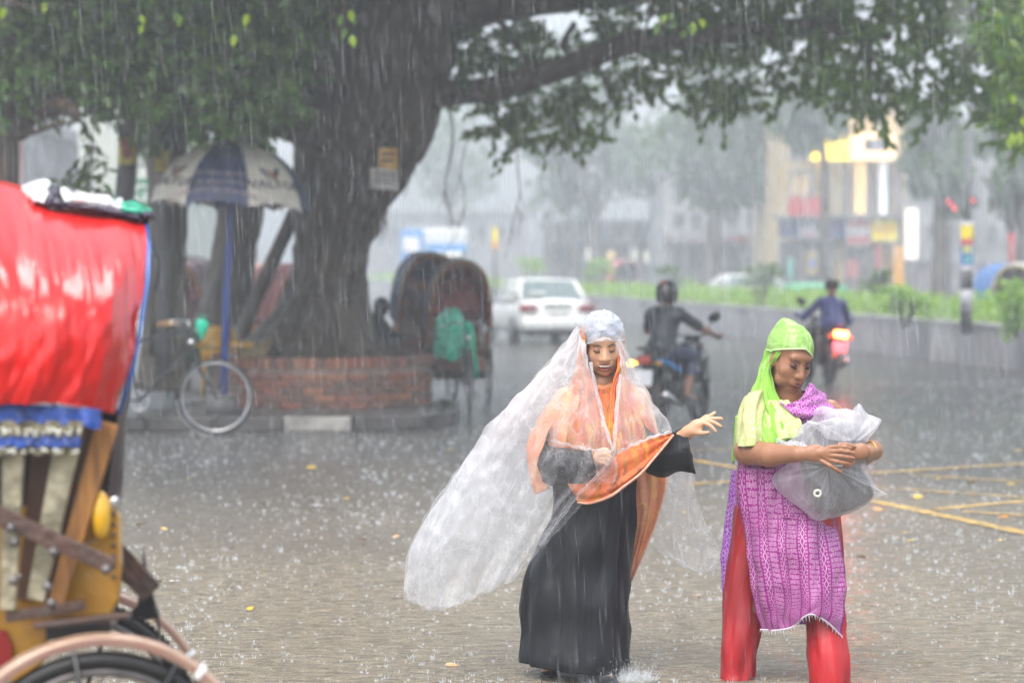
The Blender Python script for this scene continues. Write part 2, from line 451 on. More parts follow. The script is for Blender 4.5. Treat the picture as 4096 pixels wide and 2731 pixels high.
# --- planted median wall
RD = Vector((-.143, .9897, 0)).normalized(); RN = Vector((RD.y, -RD.x, 0)); M0 = Vector((8.3, 39, 0))
def MP(t, s=0, z=0): return M0 + RD * t + RN * s + Vector((0, 0, z))
rzm = math.atan2(RD.y, RD.x)
for side, s0, lab in ((0, .12, 'long low grey concrete wall holding the near side of the hedge strip'), (1, 2.68, 'far low wall behind the hedge strip, mostly hidden by leaves')):
    wr = thing('median_wall', lab, 'wall', MP(0, s0))
    t = -24.0
    while t < 150:
        L_ = 4.0 if t < 60 else 10.0
        q = MB(); h = .70
        q.box((L_ / 2, 0, h / 2 - .03), (L_ - .012, .22, h + .0), bev=.012)
        q.box((L_ / 2, 0, h + .0), (L_ - .012, .28, .07), bev=.015)
        o = q.build('wall_panel', M_conc, wr, smooth=False)
        o.location = MP(t, s0) - wr.location; o.rotation_euler = (0, 0, rzm)
        t += L_
b = MB(); b.prism([MP(-24, .24, 0), MP(150, .24, 0), MP(150, 2.56, 0), MP(-24, 2.56, 0)], (0, 0, .58))
tag(b.build('median_soil', M_soil, smooth=False), kind='structure')
# far pavement in front of the shops
b = MB(); b.prism([MP(-20, 17.5), MP(160, 17.5), MP(160, 60), MP(-20, 60)], (0, 0, .14))
tag(b.build('far_pavement', M_asph, smooth=False), kind='structure')
b = MB(); b.prism([(-40, 71, 0), (-9, 71, 0), (-22, 170, 0), (-60, 170, 0)], (0, 0, .14))
tag(b.build('left_far_pavement', M_asph, smooth=False), kind='structure')

# --- leaves ------------------------------------------------------------
def leaf_mat(name, c1, c2, rough=.32, trl=.35):
    m = bpy.data.materials.new(name); m.use_nodes = True; nt = m.node_tree; L = nt.links.new
    p = nt.nodes['Principled BSDF']; out = nt.nodes['Material Output']
    geo = _n(nt, 'ShaderNodeNewGeometry'); rp = _n(nt, 'ShaderNodeValToRGB'); L(geo.outputs['Random Per Island'], rp.inputs[0])
    rp.color_ramp.elements[0].color = (*c1, 1); rp.color_ramp.elements[1].color = (*c2, 1)
    p.inputs['Roughness'].default_value = rough; L(rp.outputs[0], p.inputs['Base Color'])
    tr = _n(nt, 'ShaderNodeBsdfTranslucent'); hsv = _n(nt, 'ShaderNodeHueSaturation'); hsv.inputs['Value'].default_value = 2.2; hsv.inputs['Saturation'].default_value = 1.1
    hsv.inputs['Hue'].default_value = .485
    L(rp.outputs[0], hsv.inputs['Color']); L(hsv.outputs[0], tr.inputs['Color'])
    mx = _n(nt, 'ShaderNodeMixShader'); mx.inputs[0].default_value = trl
    L(p.outputs[0], mx.inputs[1]); L(tr.outputs[0], mx.inputs[2]); L(mx.outputs[0], out.inputs['Surface'])
    return m
M_leaf = leaf_mat('fig_leaf', (.028, .08, .016), (.10, .19, .03))
M_leaf_b = leaf_mat('backlit_fig_leaf', (.035, .10, .02), (.14, .24, .035), trl=.45)  # lighter fig leaf: brightness of the open crown put into its colour
M_leaf_y = leaf_mat('young_leaf', (.14, .26, .02), (.30, .42, .03), trl=.5)
M_leaf_far = leaf_mat('far_leaf', (.03, .075, .02), (.09, .17, .04))
M_hedge = leaf_mat('hedge_leaf', (.11, .24, .03), (.26, .42, .08), trl=.4)

LEAF = [(0, 0, 0), (.24, .22, .03), (.26, .55, .02), (0, 1, -.10), (-.26, .55, .02), (-.24, .22, .03), (0, .5, -.05)]
LEAF_F = [(0, 1, 6), (1, 2, 6), (2, 3, 6), (3, 4, 6), (4, 5, 6), (5, 0, 6)]
def leaves_object(name, pts, dirs, size, material, parent=None, shape=LEAF, faces=LEAF_F, wide=1.0, kind='stuff'):
    """pts (n,3) stalk ends, dirs (n,3) leaf axes; one joined mesh built with numpy"""
    pts = np.asarray(pts, float); dirs = np.asarray(dirs, float); n = len(pts)
    dirs /= np.maximum(np.linalg.norm(dirs, axis=1, keepdims=True), 1e-9)
    r = rng.normal(size=(n, 3)); x = np.cross(dirs, r); x /= np.maximum(np.linalg.norm(x, axis=1, keepdims=True), 1e-9)
    z = np.cross(x, dirs); s = np.asarray(size, float).reshape(-1, 1, 1) * np.ones((n, 1, 1))
    Lf = np.array(shape, float); V = (x[:, None] * Lf[None, :, :1] * wide + dirs[:, None] * Lf[None, :, 1:2] + z[:, None] * Lf[None, :, 2:3]) * s + pts[:, None]
    if parent is not None: V = V - np.array(parent.location)
    nf = len(faces); k = len(shape); F = (np.array(faces)[None] + (np.arange(n) * k)[:, None, None]).reshape(-1, 3)
    me = bpy.data.meshes.new(name); me.vertices.add(n * k); me.vertices.foreach_set('co', V.astype(np.float32).ravel())
    me.loops.add(len(F) * 3); me.loops.foreach_set('vertex_index', F.astype(np.int32).ravel())
    me.polygons.add(len(F)); me.polygons.foreach_set('loop_start', np.arange(len(F), dtype=np.int32) * 3)
    me.materials.append(material); me.update(calc_edges=True)
    o = bpy.data.objects.new(name, me); C.objects.link(o)
    if parent is not None: o.parent = parent
    if kind: o['kind'] = kind
    return o

# hedge along the median: a bank of small leaves with an uneven top
def hedge():
    pts, dr = [], []
    n = 30000
    t = 150 * rng.random(n) ** 1.35 - 20
    s = rng.uniform(.15, 2.5, n)
    for i in range(n):
        ti, si = t[i], s[i]
        hh = .34 + .22 * noise.noise(Vector((ti * .35, si * .5, 3))) + .16 * noise.noise(Vector((ti * 1.3, si * 1.1, 9)))
        hh *= max(.1, 1.0 - abs(si - 1.3) ** 2 * .22)
        if -1.5 < ti < 2.0: hh *= .45
        z = .58 + max(.04, hh) * 1.35 * rng.random() ** .45
        p = MP(ti, si, z); pts.append((p.x, p.y, p.z)); dr.append((rng.normal() * .7, rng.normal() * .7, .5 + rng.random()))
    o = leaves_object('hedge', pts, dr, rng.uniform(.06, .15, n), M_hedge, wide=1.1)
    o['label'] = 'bright green low hedge growing along the top of the median wall'; o['category'] = 'hedge'
hedge()
# ================================================================== BIG FIG TREE, PLANTER, POLES, UMBRELLA
def bark_mat(name, c1, c2, wet=.38):
    m = bpy.data.materials.new(name); m.use_nodes = True; nt = m.node_tree; L = nt.links.new
    p = nt.nodes['Principled BSDF']; p.inputs['Roughness'].default_value = wet
    tc = _n(nt, 'ShaderNodeTexCoord'); mp = _n(nt, 'ShaderNodeMapping'); mp.inputs['Scale'].default_value = (9, 9, 1.3); L(tc.outputs['Object'], mp.inputs[0])
    nz = _n(nt, 'ShaderNodeTexNoise', Scale=1.6, Detail=8.0, Roughness=.65, Distortion=.5); L(mp.outputs[0], nz.inputs['Vector'])
    rp = _n(nt, 'ShaderNodeValToRGB'); L(nz.outputs['Fac'], rp.inputs[0])
    rp.color_ramp.elements[0].position = .36; rp.color_ramp.elements[0].color = (*c1, 1)
    rp.color_ramp.elements[1].position = .66; rp.color_ramp.elements[1].color = (*c2, 1)
    b = _n(nt, 'ShaderNodeBump', Strength=.9, Distance=.06); L(nz.outputs['Fac'], b.inputs['Height']); L(b.outputs[0], p.inputs['Normal'])
    L(rp.outputs[0], p.inputs['Base Color']); return m
M_bark = bark_mat('wet_bark', (.026, .017, .012), (.105, .072, .048))
M_bark_p = bark_mat('pale_wet_bark', (.05, .04, .03), (.19, .15, .10))

def fluted(pts, rads, n=40, flute=.10, nf=7, seed=0, squash=None, twist=.5, rough=.03):
    """tapered, fluted trunk or limb as rings of points"""
    pts = [Vector(p) for p in pts]; K = max(14, len(pts) * 7)
    Pp = _cr([tuple(p) for p in pts], K); Rr = _cr([(r, 0, 0) for r in rads], K)[:, 0]
    rings = []; up = None
    for i in range(K):
        a = Vector(Pp[max(i - 1, 0)]); c = Vector(Pp[min(i + 1, K - 1)]); t = (c - a).normalized(); p = Vector(Pp[i])
        if up is None: up = Vector((0, 1, 0)) if abs(t.y) < .9 else Vector((1, 0, 0))
        x = t.cross(up).normalized(); up = x.cross(t).normalized(); ring = []
        for j in range(n):
            an = 2 * pi * j / n
            f = 1 + flute * (abs(sin(nf * .5 * an + twist * i * .12 + seed)) * 2 - 1) * .7
            f += rough * 3 * noise.noise(Vector((cos(an) * 1.6 + seed, sin(an) * 1.6, i * .35))) + rough * noise.noise(Vector((cos(an) * 6, sin(an) * 6 + seed, i * .8)))
            r = Rr[i] * f; ring.append(p + x * (cos(an) * r) + up * (sin(an) * r * (squash or 1)))
        rings.append(ring)
    return rings
TY = 28.0
tree = thing('banyan_tree', 'huge old dark fig tree with thick fluted trunk spreading over the road', 'tree', (-2.2, TY, .1))
# trunk: traced half-widths at real heights, round in section
tp = [(1290, 1480, 1.0), (1275, 1400, .86), (1290, 1290, .60), (1312, 1150, .47), (1322, 1010, .43), (1345, 880, .49), (1380, 740, .60), (1425, 600, .72), (1470, 440, .82), (1500, 280, .86), (1530, 120, .88), (1560, -60, .9), (1600, -300, .8)]
b = MB(); b.rings(fluted([P(x, y, TY) for x, y, r in tp], [r * .94 for x, y, r in tp], n=72, flute=.16, nf=11, seed=2))
tr = b.build('trunk', M_bark, tree, world=True)
# buttress roots spreading over the planter
for i, (pl, rr) in enumerate([([(1420, 1150), (1450, 1300), (1500, 1395), (1600, 1460), (1690, 1485)], [.14, .13, .12, .08, .04]),
                              ([(1230, 1120), (1190, 1280), (1120, 1370), (1000, 1430)], [.16, .19, .2, .12]),
                              ([(1300, 1180), (1270, 1330), (1190, 1450), (1150, 1480)], [.18, .22, .22, .12]),
                              ([(1370, 1200), (1400, 1340), (1440, 1440), (1470, 1490)], [.18, .22, .22, .12])]):
    q = MB(); q.rings(fluted([P(x, y, TY - (.5 if i > 1 else .12)) for x, y in pl], rr, n=18, flute=.12, nf=4, seed=i * 3)); q.build('root', M_bark, tree, world=True)
# limbs
limbs = [
 ([(1500, 420, 28), (1640, 385, 28), (1760, 375, 27.8), (1940, 360, 27.6), (2130, 310, 27.4), (2330, 240, 27.2), (2520, 170, 27), (2720, 150, 27), (2950, 130, 27), (3200, 105, 27), (3420, 120, 27.2), (3560, 150, 27.4)], [.34, .20, .155, .14, .135, .13, .13, .12, .10, .085, .07, .045]),
 ([(1560, 250, 28), (1700, 120, 28), (1880, 40, 28), (2100, 10, 27.8), (2400, -20, 27.6), (2750, -60, 27.4)], [.5, .36, .24, .19, .16, .12]),
 ([(1420, 560, 27.8), (1250, 520, 27.4), (1050, 470, 27), (850, 450, 26.6), (700, 380, 26.4)], [.4, .24, .17, .13, .08]),
 ([(1450, 250, 28), (1280, 60, 27.6), (1100, -80, 27.2)], [.5, .34, .24]),
 ([(1400, 360, 27.8), (1200, 250, 27), (960, 170, 26.5), (640, 80, 26), (300, 40, 25.6)], [.4, .24, .17, .12, .07]),
 ([(3420, 120, 27.2), (3470, 220, 27.1), (3475, 330, 27), (3490, 440, 27), (3500, 480, 27)], [.06, .055, .035, .02, .01]),
 ([(3490, 320, 27), (3560, 350, 27), (3640, 410, 26.9), (3690, 440, 26.9)], [.03, .026, .02, .01]),
 ([(3350, 110, 27.2), (3300, 20, 27.2), (3260, -60, 27.2)], [.08, .07, .06]),
 ([(1950, 40, 27.8), (2020, 110, 27.8), (2080, 200, 27.7), (2110, 260, 27.6)], [.05, .04, .03, .02]),
 ([(2380, 250, 27.2), (2420, 330, 27.2), (2440, 420, 27.2)], [.03, .022, .01]),
 ([(2300, 90, 27.5), (2250, 180, 27.5), (2290, 230, 27.4)], [.035, .03, .02]),
]
for i, (pl, rr) in enumerate(limbs):
    q = MB(); q.rings(fluted([P(*p) for p in pl], rr, n=20, flute=.07, nf=3, seed=i * 5 + 1, rough=.04)); q.build('limb', M_bark, tree, world=True)
# broken stub on the right of the trunk
q = MB(); q.rings(fluted([P(1370, 1130, 27.9), P(1400, 1115, 27.8), P(1420, 1102, 27.7)], [.10, .06, .05], n=12, seed=8)); q.build('limb', M_bark, tree, world=True)
# low bough of a neighbouring tree at the left edge
t2 = thing('tree', 'dark tree trunk and drooping bough cutting in at the upper left edge', 'tree', (P(30, 1600, 24).x, 24.0, 0))
q = MB(); q.rings(fluted([P(-40, 1700, 24), P(-20, 1200, 24), P(0, 800, 24), P(10, 400, 24), P(20, 100, 24), P(20, -300, 24)], [.26, .2, .17, .16, .16, .15], n=20, seed=31)); q.build('trunk', M_bark, t2, world=True)
for pl_, rr_ in (([(-30, 620, 24), (60, 520, 24), (150, 450, 24), (240, 425, 24), (300, 450, 23.9), (322, 492, 23.9)], [.10, .09, .10, .10, .06, .01]), ([(-40, 560, 23.9), (40, 540, 23.9), (130, 530, 23.9), (220, 500, 23.9), (310, 488, 23.9)], [.05, .05, .03, .022, .01]), ([(-60, 640, 24), (0, 605, 24), (60, 560, 24), (110, 545, 23.9)], [.07, .06, .04, .02])):
    q = MB(); q.rings(fluted([P(*p) for p in pl_], rr_, n=14, seed=len(rr_))); q.build('limb', M_bark, t2, world=True)
for k in range(9):
    x = 90 + k * 24; q = MB(); q.tube([P(x, 470, 23.9), P(x - 6, 500, 23.9), P(x - 14, 520 + (8 - k) * 2, 23.9)], [.016, .012, .006], n=5); q.build('twig', M_bark, t2, world=True)
# hanging aerial roots
def hang(pl, r0, r1, Y, fray=0):
    q = MB(); pts = _cr([tuple(P(x, y, Y)) for x, y in pl], 14)
    pts = [Vector(p) + Vector((rnd.uniform(-.008, .008), rnd.uniform(-.01, .01), 0)) for p in pts]
    q.tube(pts, [r0 + (r1 - r0) * i / 13 for i in range(14)], n=6)
    for k in range(fray):
        s_ = pts[rnd.randrange(6, 13)]; e = Vector((rnd.uniform(-.10, .10), rnd.uniform(-.1, .1), -rnd.uniform(.15, .4)))
        q.tube([s_, s_ + e * .5 + Vector((.02, 0, 0)), s_ + e], [.006, .004, .002], n=4)
    q.build('aerial_root', M_bark, tree, world=True)
hang([(1595, 520), (1600, 600), (1590, 700), (1555, 790), (1540, 850), (1535, 950)], .014, .006, 27.4, 9)
hang([(1797, 400), (1800, 450), (1815, 520), (1805, 600), (1788, 690), (1782, 760), (1800, 850), (1820, 900)], .020, .003, 27.3, 4)
hang([(1875, 540), (1862, 600), (1843, 650), (1845, 710), (1858, 790), (1850, 860), (1820, 900)], .009, .003, 27.2, 3)
hang([(2065, 560), (2068, 640), (2078, 720), (2075, 790), (2060, 860), (2040, 930)], .011, .003, 27.2, 5)
hang([(1635, 480), (1630, 580), (1622, 690), (1618, 790)], .006, .002, 27.6, 2)
hang([(1685, 450), (1690, 540), (1688, 600)], .005, .002, 27.4)
hang([(2232, 440), (2228, 560), (2220, 620), (2238, 680), (2232, 700)], .006, .002, 27.3)
hang([(2245, 500), (2246, 600), (2262, 680), (2268, 695)], .006, .002, 27.3)
hang([(1440, 880), (1448, 980), (1438, 1080), (1418, 1120), (1415, 1180), (1400, 1240)], .008, .003, 27.5, 6)
hang([(1465, 820), (1475, 880), (1470, 930)], .006, .002, 27.6, 5)
hang([(350, 320), (365, 420), (372, 560), (360, 660), (365, 760)], .007, .004, 24.4, 1)
hang([(335, 340), (340, 470), (366, 560), (358, 700), (350, 760)], .005, .003, 24.4, 1)
hang([(2595, 0), (2590, 90), (2560, 200), (2535, 290)], .010, .003, 22.0, 0)
hang([(820, 300), (812, 400), (806, 500)], .006, .003, 24.5, 0)

# foliage: sprigs of leaves along twigs, filled through the crown's volume
def in_poly(x, y, poly):
    c = False; n = len(poly)
    for i in range(n):
        x1, y1 = poly[i]; x2, y2 = poly[(i + 1) % n]
        if (y1 > y) != (y2 > y) and x < (x2 - x1) * (y - y1) / (y2 - y1) + x1: c = not c
    return c
zones = [  # polygon of the crown's edge, depth range, number of sprigs
 ([(-80, -120), (1250, -120), (1180, 300), (1100, 440), (980, 500), (860, 470), (700, 440), (520, 420), (430, 400), (390, 300), (330, 370), (270, 390), (190, 370), (150, 330), (190, 230), (150, 110), (-80, 40)], (24.0, 28.5), 2400),
 ([(-80, 0), (110, 0), (100, 190), (120, 330), (60, 420), (-80, 420)], (23.5, 26), 320),
 ([(380, 470), (520, 470), (640, 560), (560, 620), (480, 560), (400, 560)], (25, 27), 5),
 ([(560, 420), (760, 420), (800, 540), (700, 560), (600, 520)], (29, 31), 70),
 ([(330, 560), (430, 540), (440, 700), (400, 780), (340, 750)], (24.5, 26), 13),
 ([(1750, 120), (2050, 60), (2600, 80), (2480, 150), (2250, 240), (2000, 320), (1800, 330), (1690, 320)], (27.5, 30.5), 190),
 ([(1720, 400), (2050, 330), (2350, 240), (2520, 230), (2480, 480), (2380, 520), (2300, 560), (2180, 540), (2060, 600), (1960, 560), (1900, 450)], (27.2, 30.0), 140),
 ([(2250, -120), (3400, -120), (3420, 120), (3240, 260), (3260, 360), (3100, 400), (3030, 430), (2880, 430), (2760, 300), (2520, 380), (2460, 260), (2600, 150), (2400, 60)], (26.6, 30), 480),
 ([(2700, 300), (2900, 300), (2900, 430), (2790, 470), (2690, 430)], (26, 28), 14),
 ([(3250, -120), (4300, -120), (4300, 520), (4090, 560), (4000, 440), (3900, 450), (3760, 470), (3620, 420), (3500, 460), (3380, 420), (3260, 330)], (24.5, 29.0), 560),
 ([(3900, -120), (4300, -120), (4300, 640), (4060, 560), (4010, 300)], (21.5, 24.0), 150),
 ([(4000, 480), (4200, 480), (4200, 640), (4050, 560)], (24, 25), 12),
 ([(-100, -400), (4300, -400), (4300, -130), (-100, -130)], (23.5, 31), 900),
]
pts, dirs, sz = [], [], []; brt = []; twigs = MB(); single = []
for zi, (poly, (y0, y1), ns) in enumerate(zones):
    xs_ = [p[0] for p in poly]; ys_ = [p[1] for p in poly]; k = 0
    while k < ns:
        x, y = rnd.uniform(min(xs_), max(xs_)), rnd.uniform(min(ys_), max(ys_))
        if not in_poly(x, y, poly): continue
        Yd = rnd.uniform(y0, y1)
        if zi not in (0, 11, 12) and noise.noise(Vector((x / 130, y / 110, zi))) < -.22 + .1 * (zi == 9): 
            if rnd.random() < .8: k += .25; continue
        k += 1; p = P(x, y, Yd)
        d = Vector((rnd.gauss(0, 1), rnd.gauss(0, .8), rnd.gauss(-.55, .6))).normalized(); ln = rnd.uniform(.22, .5)
        if zi < 12: twigs.tube([p, p + d * ln * .5 + Vector((0, 0, .02)), p + d * ln], [.007, .005, .003], n=3, cap=False)
        nl = rnd.randint(7, 12)
        for q in range(nl):
            f = (q + .6) / nl; o = p + d * ln * f
            side = Vector((rnd.gauss(0, 1), rnd.gauss(0, 1), rnd.gauss(0, .6)))
            dd = (side - d * side.dot(d)).normalized() * .9 + d * (.5 + .8 * f) + Vector((0, 0, -.45))
            s_ = rnd.uniform(.085, .15)
            if zi == 5 or zi == 6: s_ *= .95
            (single if (rnd.random() < .012 and len(single) < 215 and zi in (1, 6, 9, 10, 8, 5)) else pts).append(tuple(o))
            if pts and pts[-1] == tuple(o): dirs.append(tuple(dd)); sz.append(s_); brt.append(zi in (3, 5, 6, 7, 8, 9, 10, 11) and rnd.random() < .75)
            else: single[-1] = (o, dd.normalized(), s_)
brt = np.array(brt); pts, dirs, sz = np.array(pts), np.array(dirs), np.array(sz)
leaves_object('foliage', pts[~brt], dirs[~brt], sz[~brt], M_leaf, tree, wide=.95)
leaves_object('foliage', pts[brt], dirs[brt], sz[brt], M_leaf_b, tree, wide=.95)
# the deep upper crown overhead, out of the picture, which shades everything below it
nu_ = 26000; ur = np.sqrt(rng.random(nu_)); ua = rng.uniform(0, 6.283, nu_); ux = ur * np.cos(ua) * 7.5 - .8; uy = 28.5 + ur * np.sin(ua) * 7.0
uz = 2.6 + .112 * uy + rng.random(nu_) ** 1.2 * 4.5 * np.sqrt(np.clip(1 - ur ** 2, 0, 1)) + .6 * rng.random(nu_)
leaves_object('upper_foliage', np.stack([ux, uy, uz], 1), rng.normal(size=(nu_, 3)) + np.array([0, 0, -.5]), rng.uniform(.22, .36, nu_), M_leaf, tree, wide=1.2)
tw = twigs.build('twigs', M_bark, tree, world=True); tw['kind'] = 'stuff'
def leaf_mesh(material, name='leaf'):
    me = bpy.data.meshes.new(name); me.from_pydata([tuple(v) for v in LEAF], [], LEAF_F); me.materials.append(material); return me
LM = [leaf_mesh(M_leaf), leaf_mesh(M_leaf_y)]
def put_leaf(me, p, d, s_, parent, roll=None):
    o = bpy.data.objects.new('leaf', me); C.objects.link(o); o.parent = parent
    r = Vector((rnd.gauss(0, 1), rnd.gauss(0, 1), rnd.gauss(0, 1))) if roll is None else roll
    x = d.cross(r).normalized(); z = x.cross(d); M = Matrix((x * s_, d * s_, z * s_)).transposed().to_4x4(); M.translation = p - parent.location
    o.matrix_local = M; return o
for (p, d, s_) in single: put_leaf(LM[0] if rnd.random() < .9 else LM[1], p, d, s_, tree)

# nearer twigs with lit young leaves
for pl_, ls_ in (([(2640, -60), (2680, 0), (2730, 40), (2790, 60)], [(2650, 60, 0), (2664, 58, 1), (2690, 50, 0), (2755, 95, 0), (2772, 90, 1), (2800, 75, 1), (2812, 78, 1), (2630, 95, 0), (2705, 85, 0), (2740, 120, 0)]), ([(1385, -60), (1375, 40), (1370, 110)], [(1400, 40, 1), (1415, 60, 0), (1408, 140, 1), (1418, 148, 1), (1385, 110, 0), (1372, 60, 0)]), ([(4120, 300), (4090, 420), (4060, 500)], [(4050, 530, 1), (4065, 540, 1), (4080, 525, 1), (4092, 545, 1), (4040, 545, 1), (4075, 400, 0), (4055, 380, 1), (4085, 470, 1)]), ([(-40, -20), (120, 30), (300, 20)], [(20, 30, 1), (300, 40, 0), (560, 60, 1), (570, 100, 1), (700, 50, 0), (720, 60, 1), (980, 70, 0), (990, 55, 1), (180, 10, 1), (940, 140, 1)])):
    q = MB(); q.tube([P(x, y, 21) for x, y in pl_], [.008] * (len(pl_) - 1) + [.004], n=5); q.build('twig', M_bark, tree, world=True)
    for x, y, yy in ls_: put_leaf(LM[yy], P(x, y, 21 + rnd.uniform(-.2, .2)), Vector((rnd.uniform(-.5, .5), rnd.uniform(-.3, .3), -1)).normalized(), rnd.uniform(.085, .12), tree, Vector((rnd.uniform(-.4, .4), -1, rnd.uniform(-.2, .2))))

# --- round brick planter
PC = Vector((-2.2, TY, 0)); PR = 1.26; PH = .56
pl = thing('brick_planter', 'round red brick planter wall built around the big tree trunk', 'planter', (PC.x, PC.y, .13))
M_brick = [mat('red_brick_%s' % n, c, rough=.5, var=.25, scale=14, bump=.6, bscale=60) for n, c in (('warm', (.30, .11, .07)), ('dull', (.24, .12, .09)), ('dark', (.17, .10, .08)), ('orange', (.38, .17, .09)))]
M_mortar = mat('dark_mortar', (.25, .18, .15), rough=.6, var=.3, scale=9, bump=.8, bscale=50)
q = MB(); n = 64
q.rings([[Vector((cos(2 * pi * j / n) * r, sin(2 * pi * j / n) * r, z)) for j in range(n)] for r, z in ((PR - .012, 0), (PR - .012, PH - .02), (PR - .22, PH - .02), (PR - .22, PH - .12))], cap=False)
q.build('mortar', M_mortar, pl, smooth=False)
q = MB(); q.rings([[Vector((cos(2 * pi * j / n) * r, sin(2 * pi * j / n) * r, z + .03 * noise.noise(Vector((cos(j), r * 3, 1))))) for j in range(n)] for r, z in ((PR - .2, PH - .14), (PR - .6, PH - .10), (.3, PH - .05))], cap=True)
q.build('soil', M_soil, pl)
bm_ = {}
def brick_mesh(sz, mi):
    k = (sz, mi)
    if k not in bm_:
        q = MB(); q.box((0, 0, 0), sz, bev=.006); me = bpy.data.meshes.new('brick'); me.from_pydata(q.v, [], q.f); me.materials.append(M_brick[mi]); bm_[k] = me
    return bm_[k]
def brick(ang, z, sz, rr, mi):
    o = bpy.data.objects.new('brick', brick_mesh(sz, mi)); C.objects.link(o); o.parent = pl
    r = rr + rnd.uniform(-.006, .006); o.location = (cos(ang) * r, sin(ang) * r, z); o.rotation_euler = (0, rnd.uniform(-.02, .02), ang + rnd.uniform(-.02, .02))
course = 0; z = .035
while z < PH - .16:
    nb = 32
    for j in range(nb):
        ang = 2 * pi * (j + .5 * (course % 2)) / nb
        if sin(ang) > .12: continue          # the back of the ring faces away and stays plain mortar
        brick(ang, z + .001, (.11, .232, .066), PR - .04, rnd.choices(range(4), (4, 4, 3, 1.5))[0])
    z += .078; course += 1
for j in range(88):
    ang = 2 * pi * j / 88
    if sin(ang) > .12: continue
    brick(ang, PH - .055, (.13, .078, .115), PR - .05, rnd.choices(range(4), (5, 3, 1, 3))[0])

# --- second stem, leaning props and the trunks on the left
def trunk_thing(name, label, cat, pl, rr, Y, material=M_bark, group=None, seed=1, squash=None, flute=.12, nf=6):
    t = thing(name, label, cat, P(pl[0][0], pl[0][1], Y) * 1.0, 0, group)
    t.location.z = .13
    q = MB(); q.rings(fluted([P(x, y, Y + (dy[0] if dy else 0)) for x, y, *dy in pl], rr, n=26, flute=flute, nf=nf, seed=seed, squash=squash)); q.build('trunk', material, t, world=True)
    return t
trunk_thing('tree', 'dark leaning tree stem standing behind the blue umbrella pole', 'tree', [(885, 1480), (888, 1330), (905, 1180), (935, 1020), (960, 860), (985, 700), (1000, 500), (1010, 250)], [.42, .36, .30, .27, .27, .26, .24, .2], 31.0, seed=4)
trunk_thing('leaning_pole', 'dark wooden prop leaning diagonally against the big trunk from its left', 'pole', [(940, 1440), (1000, 1255), (1075, 1080), (1160, 890), (1200, 800)], [.085, .09, .09, .085, .08], 29.2, seed=9, flute=.05)
lt = trunk_thing('tree', 'pale streaked rough trunk standing behind the bicycle saddle and the red hood', 'tree', [(655, 1560), (658, 1380), (662, 1200), (668, 1000), (672, 800), (668, 600), (650, 400), (620, 150)], [.30, .26, .235, .215, .21, .21, .2, .17], 27.0, M_bark_p, seed=12)
q = MB(); q.rings(fluted([P(600, 1420, 26.6), P(615, 1200, 26.6), P(640, 1000, 26.7), P(665, 860, 26.75)], [.055, .06, .055, .04], n=12, seed=3)); q.build('limb', M_bark_p, lt, world=True)
q = MB(); q.rings(fluted([P(655, 490, 26.75), P(680, 560, 26.75), P(690, 640, 26.75)], [.035, .035, .02], n=8, seed=3)); q.build('limb', mat('rusty_creeper', (.16, .06, .04), rough=.5), lt, world=True)
# utility poles
M_pole = mat('grey_pole', (.11, .11, .115), rough=.4, var=.25, scale=5, bump=.3)
def upole(lab, pl, r, Y):
    t = thing('utility_pole', lab, 'pole', P(pl[0][0], pl[0][1], Y)); t.location.z = .13
    q = MB(); q.tube([P(x, y, Y) for x, y in pl], [r * (1 - .04 * i) for i in range(len(pl))], n=18); q.build('shaft', M_pole, t, world=True); return t
upole('thick grey pole with a yellow poster, leaning above the red hood', [(470, 1580), (480, 1000), (498, 780), (520, 560), (545, 330), (570, 60)], .118, 26.2)
upole('slim grey pole with a yellow poster beside the pale streaked trunk', [(655, 1500), (652, 1100), (648, 800), (650, 600), (655, 380)], .085, 26.35)

# posters wrapped on pole and trunk; flat print on a curved sheet
M_py = mat('yellow_paper', (.62, .50, .03), rough=.35, var=.1); M_pr = mat('red_print', (.42, .10, .06), rough=.4, var=.15); M_pk = mat('pink_paper', (.50, .22, .20), rough=.4)
M_pw = mat('grey_white_paper', (.46, .43, .42), rough=.4, var=.15); M_pd = mat('dark_print', (.06, .06, .07), rough=.5); M_po = mat('orange_paper', (.55, .30, .05), rough=.4, var=.15)
M_pb = mat('blue_paper', (.03, .20, .42), rough=.35, var=.15); M_white = mat('white_paint', (.75, .76, .76), rough=.3, var=.04)
def wrapfn(c, r, a0=-pi / 2, push=.004):
    """flat (x along, z up) -> wrapped round a vertical axis through c, facing the road"""
    c = Vector(c)
    return lambda v: c + Vector((cos(a0 + v[0] / r) * (r + push + v[2]), sin(a0 + v[0] / r) * (r + push + v[2]), v[1]))
def poster(lab, c, r, wd, ht, base, prints, a0=-pi / 2, tilt=0, cut=None):
    t = thing('poster', lab, 'poster', c)
    f = wrapfn((0, 0, 0), r, a0)
    q = MB(); n = 14
    q.rings([[f((-wd / 2 + wd * i / (n - 1), ht / 2 * s_ + (tilt * (i / (n - 1) - .5)) + .012 * noise.noise(Vector((i * .7, s_, r * 9))), 0)) for i in range(n)] for s_ in (-1, -.4, .3, 1)], cap=False, closed=False)
    q.build('sheet', base, t)
    for k, (material, shapes) in enumerate(prints):
        q = MB()
        for s_ in shapes:
            if isinstance(s_, tuple) and s_[0] == 'text':
                _, body, size, tx, ty = s_; lettering(q, body, size, lambda v: f((v.x + tx, v.y + ty + tilt * (v.x + tx) / wd, .003 + k * .001)))
            else:
                x0, y0, x1, y1 = s_; m = 6
                q.rings([[f((x0 + (x1 - x0) * i / m, yy + tilt * (x0 + (x1 - x0) * i / m) / wd, .0025 + k * .001)) for i in range(m + 1)] for yy in (y0, (y0 + y1) / 2, y1)], cap=False, closed=False)
        q.build('print', material, t, smooth=False)
    return t
